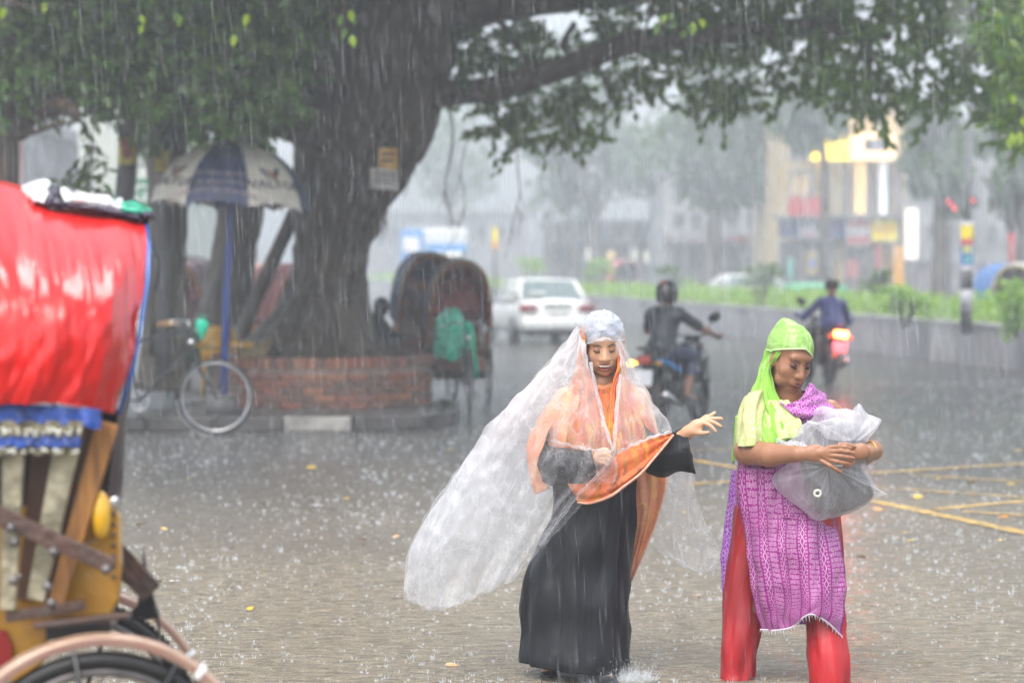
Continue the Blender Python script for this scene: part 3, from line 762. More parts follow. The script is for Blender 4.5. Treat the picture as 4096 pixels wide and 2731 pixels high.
poster('yellow poster with a red-brown column print on the thick leaning grey pole', P(512, 607, 26.2), .115, .215, .29, M_py, [(M_pr, [(-.065, .07, .07, .13), (-.025, -.08, .03, .08), (-.05, -.05, .055, .03), (-.075, .04, -.03, .085), (.03, .04, .075, .085)])])
poster('yellow leaflet above a pink one on the slim pole by the umbrella', P(651, 645, 26.35), .088, .17, .23, M_py, [(M_po, [(-.06, .06, .06, .08), (-.055, .02, .06, .04), (-.06, -.02, .05, 0), (-.05, -.06, .06, -.04)])])
poster('torn pink leaflet stuck under the yellow one', P(648, 735, 26.35), .088, .14, .17, M_pk, [])
poster('orange notice with faded lines nailed high on the right side of the big trunk', P(1498, 665, 27.55), .5, .22, .36, M_po, [(M_pd, [(-.08, .1, .08, .13), (-.08, .03, .07, .06), (-.08, -.1, .08, -.07)])], a0=-1.2)
poster('grey-white notice with dark lines on the right side of the big trunk', P(1485, 724, 27.42), .5, .33, .23, M_pw, [(M_pd, [(-.13, .055, .13, .08), (-.12, .01, .13, .03), (-.13, -.04, .1, -.02)])], a0=-1.2, tilt=-.03)
poster('white Bengali lettering painted on a dark sheet on the big trunk', P(1222, 325, 27.0), .7, .34, .46, mat('dark_sheet', (.035, .035, .04), rough=.5), [(M_pw, [('text', 'বাড়ি', .17, 0, .11), ('text', 'ভাড়া', .17, 0, -.06), (-.13, -.19, .13, -.17)])], a0=-1.75)
poster('worn yellowish notice below the Bengali lettering on the big trunk', P(1200, 445, 27.1), .7, .26, .17, M_po, [(M_pd, [(-.08, .02, .08, .035), (-.08, -.03, .06, -.015)])], a0=-1.75)

# --- vendor's umbrella
M_ub = mat('navy_canvas', (.015, .03, .10), rough=.45, var=.2, scale=8, bump=.2); M_uw = mat('wet_beige_canvas', (.60, .57, .50), rough=.5, var=.12, scale=5, bump=.2)
M_upole = mat('blue_pole_paint', (.02, .05, .24), rough=.35, var=.25, scale=9); M_ured = mat('umbrella_red_print', (.22, .06, .05), rough=.5); M_uk = mat('umbrella_dark_print', (.03, .035, .05), rough=.5)
UC = P(925, 830, 25.6); UR = .86; UH = .70
um = thing('vendor_umbrella', 'large navy and beige street umbrella on a blue pole beside the big trunk', 'umbrella', (UC.x, UC.y, .13))
UTILT = Matrix.Rotation(R(2.5), 3, 'Y')
def upt(az, t, off=0.0, drop=0.0):
    """az around, t 0 top .. 1 rim; scalloped between ribs"""
    NP = 8; ph = (az / (2 * pi) * NP) % 1.0; sc = 1 - .045 * t * (1 - (2 * abs(ph - .5)) ** 2) * 1.2
    th = t * R(82); rr = UR * sin(th) / sin(R(82)) * sc + off; zz = UH * (cos(th) - cos(R(82))) / (1 - cos(R(82))) + off * .5
    if t > .999: zz += .05 * (1 - (2 * abs(ph - .5)) ** 2)
    v = Vector((rr * cos(az), rr * sin(az), zz - drop)); v = UTILT @ v
    return v + Vector((UC.x, UC.y, UC.z)) - um.location + Vector((0, 0, .0))
NP = 8; azc = -pi / 2 - pi / 8 + R(-4)
for k in range(NP):
    q = MB(); a0 = azc + 2 * pi * k / NP; m = 9
    def rowpt(i, t): 
        a = a0 + 2 * pi / NP * i / (m - 1); return upt((a - azc) % (2 * pi) + 0 if False else a - 0.0, t)
    # scallop phase follows the panel, not the absolute angle
    def up2(i, t, off=0.0):
        f = i / (m - 1); a = a0 + 2 * pi / NP * f; sc = 1 - .05 * t * (1 - (2 * f - 1) ** 2)
        th = t * R(82); rr = UR * sin(th) / sin(R(82)) * sc + off; zz = UH * (cos(th) - cos(R(82))) / (1 - cos(R(82))) + off * .5 + .055 * max(0, t - .7) / .3 * (1 - (2 * f - 1) ** 2)
        return UTILT @ Vector((rr * cos(a), rr * sin(a), zz)) + UC - um.location
    q.rings([[up2(i, t) for i in range(m)] for t in np.linspace(.02, 1, 12)], cap=False, closed=False)
    blue = (k % 2 == 0)
    o = q.build('canopy_panel', M_ub if blue else M_uw, um); o['label'] = 'navy umbrella panel' if blue else 'beige umbrella panel'
    # frayed edge
    q = MB()
    for _ in range(16):
        i = rnd.uniform(0, m - 1); p = up2(i, 1.0); q.prism([p, p + Vector((.02, .002, 0)), p + Vector((.008, 0, -rnd.uniform(.015, .06)))], (0, .003, 0))
    q.build('frayed_edge', M_ub if blue else M_uw, um, smooth=False)['kind'] = 'stuff'
    def printfn(xc, tc, sc_=1.0):
        # text x -> around the panel, y -> up the panel
        return lambda v: up2(((v.x / (UR * .80)) / (2 * pi / NP) + .5) * (m - 1), tc - v.y / (UR * 1.35), .006 + .002 * sc_)
    if not blue and k in (1, 7):
        q = MB(); lettering(q, 'WALTON', .155, printfn(0, .80), bold=.006); q.build('lettering', M_uk, um, smooth=False)
        q = MB()
        for pg in ([(-.13, .17), (-.09, .17), (-.03, .06), (-.05, .03)], [(.08, .17), (.14, .18), (.09, .08), (.05, .07)]): q._add([printfn(0, .76)(Vector((x, y, 0))) for x, y in pg], [(0, 1, 2, 3)])
        q.build('logo', M_uk, um, smooth=False); q = MB()
        for pg in ([(-.05, .17), (.01, .13), (.03, .03), (0, .02)], [(.06, .17), (.03, .13), (.03, .02), (.06, .03)]): q._add([printfn(0, .76)(Vector((x, y, 0))) for x, y in pg], [(0, 1, 2, 3)])
        q.build('logo', M_ured, um, smooth=False)
    if k == 0:
        q = MB()
        for body, sz_, tt in (('ওয়ালটন প্লাজা', .085, .70), ('আমাদের পণ্য দেশের পণ্য', .078, .80), ('ফ্রিজ টিভি মোটরসাইকেল', .078, .90)): lettering(q, body, sz_, printfn(0, tt))
        q.build('lettering', mat('faded_white_print', (.32, .25, .26), rough=.5), um, smooth=False)
    q = MB(); q.tube([up2(0, t, -.012) for t in np.linspace(.05, 1, 7)], .006, n=5); q.build('rib', M_upole, um)
q = MB(); base = Vector((P(893, 1600, 25.6).x, 25.6, .14))
q.tube([base - um.location, P(905, 1200, 25.6) - um.location, P(922, 850, 25.6) - um.location, UC - um.location + Vector((0, 0, UH + .02))], [.045, .042, .036, .03], n=12); q.build('pole', M_upole, um)
q = MB(); q.tube([UC - um.location + Vector((0, 0, UH)), UC - um.location + Vector((0, 0, UH + .10))], [.04, .015], n=10); q.build('finial', M_ub, um)
q = MB(); q.tube([base - um.location + Vector((0, 0, -.005)), base - um.location + Vector((0, 0, .20))], [.19, .15], n=20); q.build('base_weight', M_conc_d, um)
# ================================================================== FAR SIDE OF THE STREET
def wbox(q, x0, y0, x1, y1, Y, dep, dz=0):
    """box given by its front face corners seen at distance Y"""
    a, c = P(x0, y1, Y), P(x1, y0, Y)
    q.box(((a.x + c.x) / 2, Y + dep / 2 + dz, (a.z + c.z) / 2), (abs(c.x - a.x), dep, abs(c.z - a.z))); return q
M_wall_c = mat('cream_render', (.60, .46, .24), rough=.6, var=.15, scale=.8); M_wall_g = mat('grey_render', (.20, .20, .21), rough=.6, var=.2, scale=.5, stretch=(1, 1, .3))
M_wall_m = mat('mauve_grey_wall', (.17, .145, .155), rough=.6, var=.15, scale=.6); M_dkglass = mat('dark_glass', (.03, .035, .04), rough=.12, var=.1)
M_pale = mat('pale_green_render', (.50, .55, .50), rough=.6, var=.08, scale=.4); M_fr = mat('window_frame_grey', (.22, .22, .23), rough=.5)
def emit(name, c, s): return mat(name, c, emit=c, estr=s, rough=.4, var=.05)
E_yel = emit('lit_yellow_sign', (1.0, .68, .02), 1.15); E_peach = emit('lit_peach_sign', (1.0, .66, .36), .62); E_white = emit('lit_white', (1.0, .95, .82), .32); E_warm = emit('lit_window', (1.0, .70, .30), .45)
E_pale = emit('lit_pale_pane', (.85, .9, .92), .35); E_red = emit('red_lamp', (1.0, .04, .06), 1.0)
M_navy = mat('navy_sign', (.03, .035, .13), rough=.4); M_red = mat('red_sign', (.42, .05, .05), rough=.4); M_sgrey = mat('pale_grey_sign', (.38, .38, .42), rough=.4); M_syel = mat('yellow_sign', (.85, .68, .02), rough=.4)
M_orange = mat('orange_sign', (.75, .36, .03), rough=.4); M_teal = mat('teal_board', (.10, .42, .36), rough=.4); M_blue = mat('blue_board', (.04, .16, .50), rough=.35)

def bld(lab, x0, y0, x1, Y, dep, wallm, base=(0, 0)):
    gx = P((x0 + x1) / 2, 1200, Y); t = thing('shop_building', lab, 'building', (gx.x, Y, .14))
    a, c = P(x0, y0, Y), P(x1, y0, Y)
    q = MB(); q.box(((a.x + c.x) / 2, Y + dep / 2, (a.z + .14) / 2), (c.x - a.x, dep, a.z - .14)); q.build('wall', wallm, t, smooth=False, world=True)
    q = MB(); q.box(((a.x + c.x) / 2, Y + dep / 2, a.z + .15), (c.x - a.x + .5, dep + .5, .3)); q.build('parapet', M_fr, t, smooth=False, world=True)
    return t
def window(t, x0, y0, x1, y1, Y, pane, frame=M_fr, mull=0, name='window'):
    a, c = P(x0, y1, Y), P(x1, y0, Y); cx, cz = (a.x + c.x) / 2, (a.z + c.z) / 2; W_, H_ = c.x - a.x, c.z - a.z
    q = MB()
    for dx, dz, sx, sz_ in ((-W_ / 2, 0, .12, H_ + .12), (W_ / 2, 0, .12, H_ + .12), (0, -H_ / 2, W_ - .12, .12), (0, H_ / 2, W_ - .12, .12)): q.box((cx + dx, Y - .06, cz + dz), (sx, .22, sz_))
    for k in range(mull): q.box((cx - W_ / 2 + W_ * (k + 1) / (mull + 1), Y - .05, cz), (.07, .12, H_ - .12))
    f = q.build(name, frame, t, smooth=False, world=True)
    q = MB(); q.box((cx, Y - .01, cz), (W_ - .1, .05, H_ - .1)); o = q.build('pane', pane, f, smooth=False)
    o.location = -t.location; return f
def sign(lab, x0, y0, x1, y1, Y, base, texts=(), dep=.18, name='shop_sign', frame=None):
    a, c = P(x0, y1, Y), P(x1, y0, Y); ctr = Vector(((a.x + c.x) / 2, Y, (a.z + c.z) / 2)); W_, H_ = c.x - a.x, c.z - a.z
    t = thing(name, lab, 'sign', ctr)
    q = MB(); q.box((0, 0, 0), (W_, dep, H_), bev=.02); q.build('board', base, t, smooth=False)
    if frame:
        q = MB()
        for dx, dz, sx, sz_ in ((-W_ / 2, 0, .06, H_ + .12), (W_ / 2, 0, .06, H_ + .12), (0, -H_ / 2, W_ - .06, .06), (0, H_ / 2, W_ - .06, .06)): q.box((dx, 0, dz), (sx, dep + .06, sz_))
        q.build('frame', frame, t, smooth=False)
    for (body, fx, fz, sz_, m_) in texts:
        q = MB()
        if body[0] == '#':
            w2, h2 = [float(v) for v in body[1:].split(',')]; q.box((fx * W_, -dep / 2 - .012, fz * H_), (w2 * W_, .02, h2 * H_))
        else: lettering(q, body, sz_ * H_, lambda v: Vector((v.x + fx * W_, -dep / 2 - .030 - v.z, v.y + fz * H_)), extr=.005)
        q.build('lettering' if body[0] != '#' else 'print', m_, t, smooth=False)
    return t
YB = 98.0
sb = bld('cream shop building with lit upper floor and coloured signboards across the street', 3150, 430, 3625, YB, 14, M_wall_c)
for (x0, y0, x1, y1, pane, m_) in ((3160, 680, 3240, 785, M_wall_c, 1), (3312, 650, 3372, 862, E_warm if False else mat('cream_blind', (.55, .48, .30), rough=.6), 1), (3412, 645, 3468, 862, E_warm, 1), (3508, 645, 3552, 862, E_pale, 0), (3566, 645, 3592, 862, mat('peach_panel', (.6, .42, .3), rough=.6), 0), (3160, 470, 3230, 640, M_dkglass, 1), (3120, 970, 3200, 1190, M_dkglass, 2), (3220, 970, 3330, 1190, mat('shop_interior', (.16, .15, .16), rough=.5), 2), (3390, 1000, 3490, 1190, mat('shop_interior2', (.22, .17, .17), rough=.5), 2)):
    window(sb, x0, y0, x1, y1, YB, pane, mull=m_)
q = MB()
for x in (3252, 3300, 3385, 3485, 3605): wbox(q, x - 8, 640, x + 8, 1225, YB - .35, .33)
q.build('pillar', M_wall_g, sb, smooth=False, world=True)
q = MB(); wbox(q, 3095, 862, 3625, 872, YB - 1.2, 1.2); q.build('ledge', M_wall_g, sb, smooth=False, world=True)
YS = YB - .8
sign('long lit yellow fascia half hidden behind leaves above the shops', 3245, 545, 3398, 640, YS, E_yel, dep=.3)
sign('lit peach fascia carrying a small blue and white name panel', 3402, 535, 3582, 642, YS, E_peach, [('#.52,.42', .06, .08, 0, M_navy), ('Bata', .10, .08, .34, M_white), ('#.05,.40', -.15, .08, 0, M_white)], dep=.3)
sign('tall narrow lit cream panel on the roof above the peach fascia', 3500, 440, 3532, 530, YS, E_white, dep=.3)
sign('dull red signboard on the cream wall, beside a lamp post', 3152, 790, 3300, 864, YS + .3, M_red)
sign('left navy signboard in the row over the shopfronts', 3115, 872, 3200, 950, YS, M_navy, frame=M_fr)
sign('pale grey signboard with faint lines between two navy boards', 3204, 872, 3268, 950, YS, M_sgrey, [('#.8,.14', 0, .3, 0, M_navy), ('#.7,.10', 0, -.35, 0, M_red), ('সেল', 0, 0, .4, M_navy)], frame=M_fr)
sign('right navy signboard beside the red board', 3300, 872, 3384, 952, YS, M_navy, frame=M_fr)
sign('red signboard with a grey middle band between navy and yellow boards', 3388, 872, 3476, 978, YS, M_red, [('#.9,.34', 0, -.02, 0, M_sgrey)], frame=M_fr)
sign('bright yellow double signboard over the shopfronts', 3482, 876, 3592, 966, YS, M_syel, [('#.03,1.0', 0, 0, 0, M_orange), ('মিষ্টি', -.25, 0, .36, M_orange), ('ঘর', .25, 0, .36, M_orange)], frame=M_fr)
sign('tall orange door banner at the right end of the cream shops', 3572, 985, 3612, 1150, YS, M_orange)
sign('narrow red door banner near the orange one', 3500, 985, 3522, 1080, YS, M_red)
sign('yellowish poster with a blue square on a shop shutter', 3224, 1008, 3270, 1098, YS, mat('dull_yellow', (.35, .28, .10)), [('#.5,.35', 0, 0, 0, M_blue)])
sign('faded red poster board low on a shopfront', 3382, 1040, 3434, 1112, YS, mat('faded_red', (.40, .14, .13)))
sign('tall glowing white and pink banner right of the shops', 3622, 835, 3668, 1035, YB - 4, E_white, [('#.35,.8', .1, -.05, 0, emit('lit_pink', (1, .45, .4), .9))], dep=.4)
sign('slim teal board standing near the hedge', 3152, 1030, 3170, 1110, 90, M_teal)
# mauve boundary wall right of the shops
bw = thing('boundary_wall', 'long mauve-grey boundary wall right of the shops with a paler coping', 'wall', P(3800, 1200, 92)); bw.location.z = .14
q = MB(); wbox(q, 3626, 1058, 4300, 1262, 92, .4); q.build('wall_face', M_wall_m, bw, smooth=False, world=True)
q = MB(); wbox(q, 3626, 1040, 4300, 1057, 91.9, .6); q.build('coping', M_wall_g, bw, smooth=False, world=True)
b2 = bld('distant grey building in the mist between the trees', 3640, 560, 4400, 125, 12, M_wall_g)
for x in (3700, 3780, 3860, 3940, 4020): window(b2, x, 700, x + 50, 800, 125, M_dkglass, mull=1); window(b2, x, 900, x + 50, 980, 125, M_dkglass, mull=1)

b3 = bld('misty row of low shops with bright doorways left of the cream building', 2180, 900, 2660, 138, 12, M_wall_m)
for (x0, y0, x1, y1, pn) in ((2340, 985, 2370, 1050, E_white), (2424, 1000, 2462, 1042, E_warm), (2522, 992, 2552, 1045, E_white), (2572, 1000, 2606, 1055, E_white), (2285, 1000, 2310, 1045, M_orange), (2230, 1000, 2262, 1060, M_dkglass), (2480, 1000, 2508, 1060, M_dkglass)): window(b3, x0, y0, x1, y1, 138, pn)
q = MB(); wbox(q, 2180, 955, 2660, 975, 136, 2); q.build('canopy', M_wall_g, b3, smooth=False, world=True)
b4 = bld('taller pale grey block in the mist behind the street trees', 2660, 700, 3092, 122, 14, mat('pale_grey_render', (.33, .34, .35), rough=.6))
for x in range(2690, 3060, 75):
    for y in (740, 850): window(b4, x, y, x + 42, y + 60, 122, M_dkglass, mull=1)
    window(b4, x, 985, x + 50, 1150, 122, M_dkglass if x % 2 else M_wall_m, mull=1)
q = MB(); wbox(q, 2660, 940, 3092, 972, 120.5, 1.5); q.build('canopy', M_wall_m, b4, smooth=False, world=True)
sign('two slim yellow hanging banners between the trees', 3010, 930, 3022, 1000, 112, M_orange); sign('second slim yellow hanging banner nearer the cream building', 3042, 925, 3054, 995, 112, M_orange)
sign('small dull red board above a misty shop', 2935, 940, 2985, 968, 112, M_red)
b5 = bld('very faint block at the misty end of the street', 1380, 860, 2120, 175, 12, M_wall_g)
for x in range(1420, 2080, 70): window(b5, x, 900, x + 34, 950, 175, M_dkglass)
# left edge of the photograph: boards and buildings behind the stems
b6 = bld('pale greenish wall behind the yellow-posted pole', 312, 330, 735, 50, 6, M_pale)
window(b6, 700, 860, 735, 940, 50, mat('blue_grey_door', (.16, .22, .28)), mull=0)
sign('white board with large green lettering behind the poles', 545, 660, 700, 880, 46, mat('white_board', (.6, .63, .58), rough=.4), [('#1,.55', 0, -.02, 0, mat('sign_green', (.04, .22, .12))), ('GO', -.12, -.03, .44, M_white), ('A', -.30, -.38, .16, mat('sign_green', (0, 0, 0)))], frame=M_fr)
b7 = bld('pale blue-grey narrow building seen between two stems', 728, 620, 792, 62, 6, mat('pale_blue_render', (.42, .47, .5)))
window(b7, 735, 860, 775, 1075, 62, mat('blue_grey_door', (.16, .22, .28)), mull=1)
b8 = bld('grey building with a red-brown column at the far left edge', -300, 520, 86, 60, 8, M_wall_g)
q = MB(); wbox(q, 62, 560, 84, 1250, 59.6, .4); q.build('column', mat('red_column', (.22, .08, .07)), b8, smooth=False, world=True)
sign('yellow and blue vertical banner at the left edge', -40, 630, 14, 760, 56, M_syel, [('#1,.3', 0, -.3, 0, M_blue)]); sign('small yellow-topped banner beside the red column', 16, 680, 54, 770, 56, M_sgrey, [('#1,.2', 0, .4, 0, M_syel), ('#.3,.4', -.2, -.2, 0, M_blue), ('#.2,.4', .25, -.2, 0, M_blue)])

# yellow sign on thin post in the mist
t = thing('sign_post', 'thin post with a small yellow and orange sign in the mist above the white car', 'sign post', G(1980, 1300)); t.location = (P(1980, 1200, 75).x, 75, 0)
q = MB(); q.tube([(t.location.x, 75, 0), (t.location.x, 75, P(0, 905, 75).z)], .05, n=8); q.build('post', M_pole, t, world=True)
q = MB(); wbox(q, 1969, 912, 1991, 965, 74.9, .08); q.build('board', M_syel, t, smooth=False, world=True)
q = MB(); wbox(q, 1969, 966, 1991, 995, 74.9, .08); q.build('board', M_orange, t, smooth=False, world=True)

# street-light pole on the median with painted bands and stickers
LP = Vector((P(3865, 1200, 41.3).x, 41.3, 0)); t = thing('street_light_pole', 'tall slim street light pole on the median with black and white base bands', 'pole', (LP.x, LP.y, .58))
zf = lambda y: P(3865, y, 41.3).z
q = MB(); q.tube([LP + Vector((0, 0, .55)), LP + Vector((0, 0, zf(890)))], [.105, .095], n=20); q.build('base_tube', M_pole, t, world=True)
q = MB(); q.tube([LP + Vector((0, 0, zf(892))), LP + Vector((.02, 0, zf(700))), LP + Vector((.06, 0, zf(430))), LP + Vector((.10, 0, zf(0))), LP + Vector((.0, 0, zf(-300))), LP + Vector((-1.6, -.5, zf(-330)))], [.058, .056, .05, .045, .04, .035], n=14); q.build('shaft', mat('galvanised_steel', (.33, .34, .36), rough=.35, metal=.6), t, world=True)
M_bk = mat('black_paint', (.02, .022, .024), rough=.4)
for (y0, y1, m_) in ((1258, 1236, M_bk), (1236, 1158, M_sgrey), (1158, 1096, M_bk), (1096, 1060, M_sgrey)):
    q = MB(); q.tube([LP + Vector((0, 0, zf(y0))), LP + Vector((0, 0, zf(y1)))], .109, n=20); q.build('painted_band', m_, t, world=True)
def pst(lab, y0, y1, m_, prints=()): poster(lab, LP + Vector((0, 0, (zf(y0) + zf(y1)) / 2)), .112, .30, abs(zf(y0) - zf(y1)), m_, prints)
pst('yellow sticker on the street light pole', 955, 902, M_syel); pst('small red sticker under the yellow one on the light pole', 980, 956, mat('sticker_red', (.55, .10, .10)))
pst('blue sticker with yellow characters on the light pole', 1022, 981, M_pb, [(M_syel, [(-.07, -.05, -.03, .07), (.02, -.06, .055, .07), (-.03, .02, .02, .05)])]); pst('lower blue sticker on the light pole', 1059, 1023, M_blue, [(M_teal, [(-.06, -.04, .06, .05)])])
pst('small white and teal sticker topmost on the light pole', 900, 886, M_white)

# --- street trees in the rain
def far_tree(lab, cx, y_top, y_bot, x0, x1, Y, base_px, n=2600, tr=.28, lean=0, seed=0, name='street_tree', ls=(.22, .42)):
    c = P(cx, 1200, Y); t = thing(name, lab, 'tree', (c.x, Y, .14), 0, 'trees along the far side of the street'); rs = random.Random(seed)
    top, bot = P(cx, y_top, Y).z, P(cx, y_bot, Y).z; xa, xb = P(x0, 0, Y).x, P(x1, 0, Y).x
    cz, ch, cw = (top + bot) / 2, (top - bot) / 2, (xb - xa) / 2; cX = (xa + xb) / 2; bx = P(base_px, 1200, Y).x
    q = MB(); q.rings(fluted([(bx, Y, .1), (bx + (cX - bx) * .2, Y, bot * .6), (bx + (cX - bx) * .4, Y, bot + .3), (cX, Y, cz)], [tr * 1.3, tr, tr * .8, tr * .4], n=12, seed=seed)); q.build('trunk', M_bark, t, world=True)
    q = MB()
    for k in range(7):
        a = rs.uniform(0, 6.28); e = Vector((cX + cos(a) * cw * .7, Y + sin(a) * cw * .6, cz + rs.uniform(-.5, .6) * ch)); s_ = Vector((bx + (cX - bx) * .4, Y, bot + rs.uniform(0, .6)))
        q.tube([s_, s_.lerp(e, .5) + Vector((0, 0, .3)), e], [tr * .45, tr * .3, .04], n=6)
    lb = q.build('limb', M_bark, t, world=True)
    clumps = []
    for _ in range(26):
        while True:
            v = Vector((rs.uniform(-1, 1), rs.uniform(-1, 1), rs.uniform(-1, 1)))
            if v.length < 1: break
        clumps.append((Vector((cX + v.x * cw * .82, Y + v.y * cw * .7, cz + v.z * ch * .84)), rs.uniform(.2, .42) * min(cw, ch) * 1.1))
    pts, dr = [], []
    for _ in range(n):
        c_, r_ = rs.choice(clumps); v = Vector((rs.gauss(0, 1), rs.gauss(0, 1), rs.gauss(0, .8))).normalized() * r_ * rs.uniform(.55, 1.05)
        pts.append(tuple(c_ + v)); dr.append((rs.gauss(0, 1), rs.gauss(0, 1), rs.gauss(-.4, .8)))
    leaves_object('crown', pts, dr, [rs.uniform(*ls) for _ in range(n)], M_leaf_far, t, wide=1.1)
    return t
far_tree('faint tall tree in the mist left of centre, above the lit doorways', 2350, -60, 900, 1960, 2680, 132, 2400, 6500, seed=1, ls=(.3, .55))
far_tree('big misty tree with a thick straight trunk behind the helmeted rider', 2880, 60, 880, 2580, 3180, 108, 2845, 8500, tr=.42, seed=2, ls=(.28, .5))
far_tree('tree with a slim trunk in front of the cream shops', 3290, 200, 600, 3090, 3420, 90, 3312, 4200, tr=.16, seed=3)
far_tree('dark dense tree right of the shops, left of the light pole', 3740, 330, 930, 3625, 3900, 74, 3760, 7000, tr=.26, seed=4, ls=(.16, .3))
far_tree('broad dark tree filling the far right behind the light pole', 4060, 200, 1010, 3850, 4330, 66, 4080, 7500, tr=.3, seed=5, ls=(.15, .28))
far_tree('hazy round tree behind the left boards', 210, 560, 900, 90, 330, 72, 215, 1800, tr=.2, seed=6, ls=(.15, .3))
far_tree('small green tree between the pale wall and the umbrella', 610, 250, 680, 520, 720, 44, 640, 1500, tr=.12, seed=7, ls=(.10, .2))
far_tree('misty tree at the far end of the street behind the hanging roots', 1800, 300, 860, 1560, 2040, 160, 1800, 2600, seed=8)
# shrubs standing out of the hedge
def shrub(lab, cx, y0, y1, wpx, Y, s, n=520):
    c = P(cx, (y0 + y1) / 2, Y); h = (P(0, y0, Y).z - P(0, y1, Y).z) / 2; wd = wpx / FPX * Y / 2
    t = thing('shrub', lab, 'shrub', (c.x, Y, .58)); rs = random.Random(s); q = MB(); pts, dr = [], []
    for k in range(9):
        e = Vector((c.x + rs.uniform(-.8, .8) * wd, Y + rs.uniform(-.6, .6) * wd, c.z + rs.uniform(-1.0, .8) * h)); q.tube([(c.x, Y, .55), (c.x * .5 + e.x * .5, Y, .6 + (e.z - .6) * .6), e], [.02, .014, .006], n=5)
        for _ in range(n // 9):
            pts.append((e.x + rs.gauss(0, wd * .30), e.y + rs.gauss(0, wd * .30), e.z - abs(rs.gauss(0, h * .4)) + h * .15)); dr.append((rs.gauss(0, 1), rs.gauss(0, 1), rs.gauss(.2, .8)))
    q.build('stem', M_bark, t, world=True); leaves_object('leaf_cluster', pts, dr, [rs.uniform(.06, .13) for _ in pts], M_hedge if s % 2 else M_leaf_far, t, wide=1.1)
shrub('dark round shrub rising from the hedge above the helmeted rider', 2680, 1060, 1130, 90, 66, 2)
shrub('loose shrub in the hedge right of the thick trunk', 3050, 1050, 1140, 140, 58, 4)
shrub('shrub above the hedge in front of the orange banner', 3500, 1080, 1160, 110, 52, 6)
shrub('bright bushy clump in the hedge left of the light pole', 3620, 1140, 1240, 200, 44, 7, 900)
shrub('shrub with yellow-green leaves at the right edge of the hedge', 4070, 1110, 1290, 130, 38.5, 9, 900)
shrub('faint shrub at the far end of the hedge above the white car', 2120, 1030, 1080, 110, 95, 11)
shrub('faint shrub in the hedge below the lit doorways', 2400, 1030, 1090, 110, 82, 13)
# placards, red cloth, red lamps
for lab, x0, y0, x1, y1, Y in (('white placard with a reddish print standing behind the hedge, near the light pole', 3964, 1078, 4032, 1166, 56), ('taller white placard at the right edge behind the shrub', 4046, 1050, 4130, 1150, 58)):
    s_ = sign(lab, x0, y0, x1, y1, Y, M_white, [('#.6,.3', 0, -.2, 0, mat('faded_print', (.45, .3, .24)))], name='placard', dep=.05)
    q = MB(); zc = s_.location.z; q.tube([(0, .06, -zc + .14), (0, .06, .1)], .03, n=6); q.build('stake', M_pole, s_)
t = thing('red_banner', 'red cloth banner hanging by the far right tree', 'banner', P(4050, 990, 62)); g = sheet([[(4030, 935, 62), (4045, 930, 62), (4068, 938, 62)], [(4034, 990, 62), (4046, 1000, 61.9), (4062, 985, 62)], [(4036, 1050, 62), (4048, 1062, 62), (4060, 1050, 62)]], 14, 12)
q = MB(); grid_mesh(q, wrinkle(g, .05, 2, 1, 3)); q.build('cloth', mat('red_cloth', (.45, .05, .05), rough=.6), t, world=True)
for i, (x, y, lab) in enumerate(((3805, 818, 'cluster of red lamps left of the light pole'), (3893, 808, 'red lamp peeping out right of the light pole'))):
    t = thing('signal_lamp', lab, 'lamp', P(x, y, 64)); q = MB(); q.box((0, .15, 0), (.3, .2, .34), bev=.03); q.build('housing', M_bk, t, smooth=False)
    q = MB(); [q.ell((dx, .02, dz), .04, nu=10, nv=6) for dx, dz in (((-.08, .08), (.03, -.02), (.1, -.12)) if i == 0 else ((0, .03),))]; q.build('lens', E_red, t)
    q = MB(); q.tube([(0, .2, -.25), (0, .2, -t.location.z + .14)], .05, n=6); q.build('post', M_pole, t)
# bus in the mist
bx = P(1738, 1000, 92); t = thing('bus', 'blue and white bus in the mist beyond the parked rickshaws', 'bus', (bx.x, 92, 0)); zt, zm = P(0, 912, 92).z, P(0, 1060, 92).z
W_ = 275 / FPX * 92; q = MB(); q.box((0, 4.2, (zt + .45) / 2), (W_, 8.4, zt - .45), bev=.18); q.build('body', mat('bus_paint_white', (.62, .66, .66), rough=.35), t, smooth=False)
q = MB(); q.box((-W_ * .33, -.03, (zt + .6) / 2), (W_ * .335, .1, zt - .66)); q.build('panel', mat('bus_paint_blue', (.10, .30, .62), rough=.35), t, smooth=False)
q = MB(); q.box((-W_ * .34, -.10, zt - .62), (W_ * .24, .05, .55)); q.build('poster', M_white, t, smooth=False)
q = MB(); q.box((W_ * .17, -.03, zt - .75), (W_ * .6, .08, .34)); q.build('stripe', mat('bus_paint_blue', (0, 0, 0)), t, smooth=False)
q = MB(); q.box((W_ * .17, -.03, zt - 1.2), (W_ * .55, .08, .5)); q.build('window', M_dkglass, t, smooth=False)
for dx in (.06, .22, .34): q = MB(); q.box((W_ * dx, -.08, zt - .98), (.24, .06, .12)); q.build('lamp', E_white, t, smooth=False)
for sx in (-1, 1):
    for y_ in (1.4, 6.6): q = MB(); q.tube([(sx * (W_ / 2 - .12) - .12, y_, .48), (sx * (W_ / 2 - .12) + .12, y_, .48)], .48, n=24); q.build('wheel', M_bk, t)
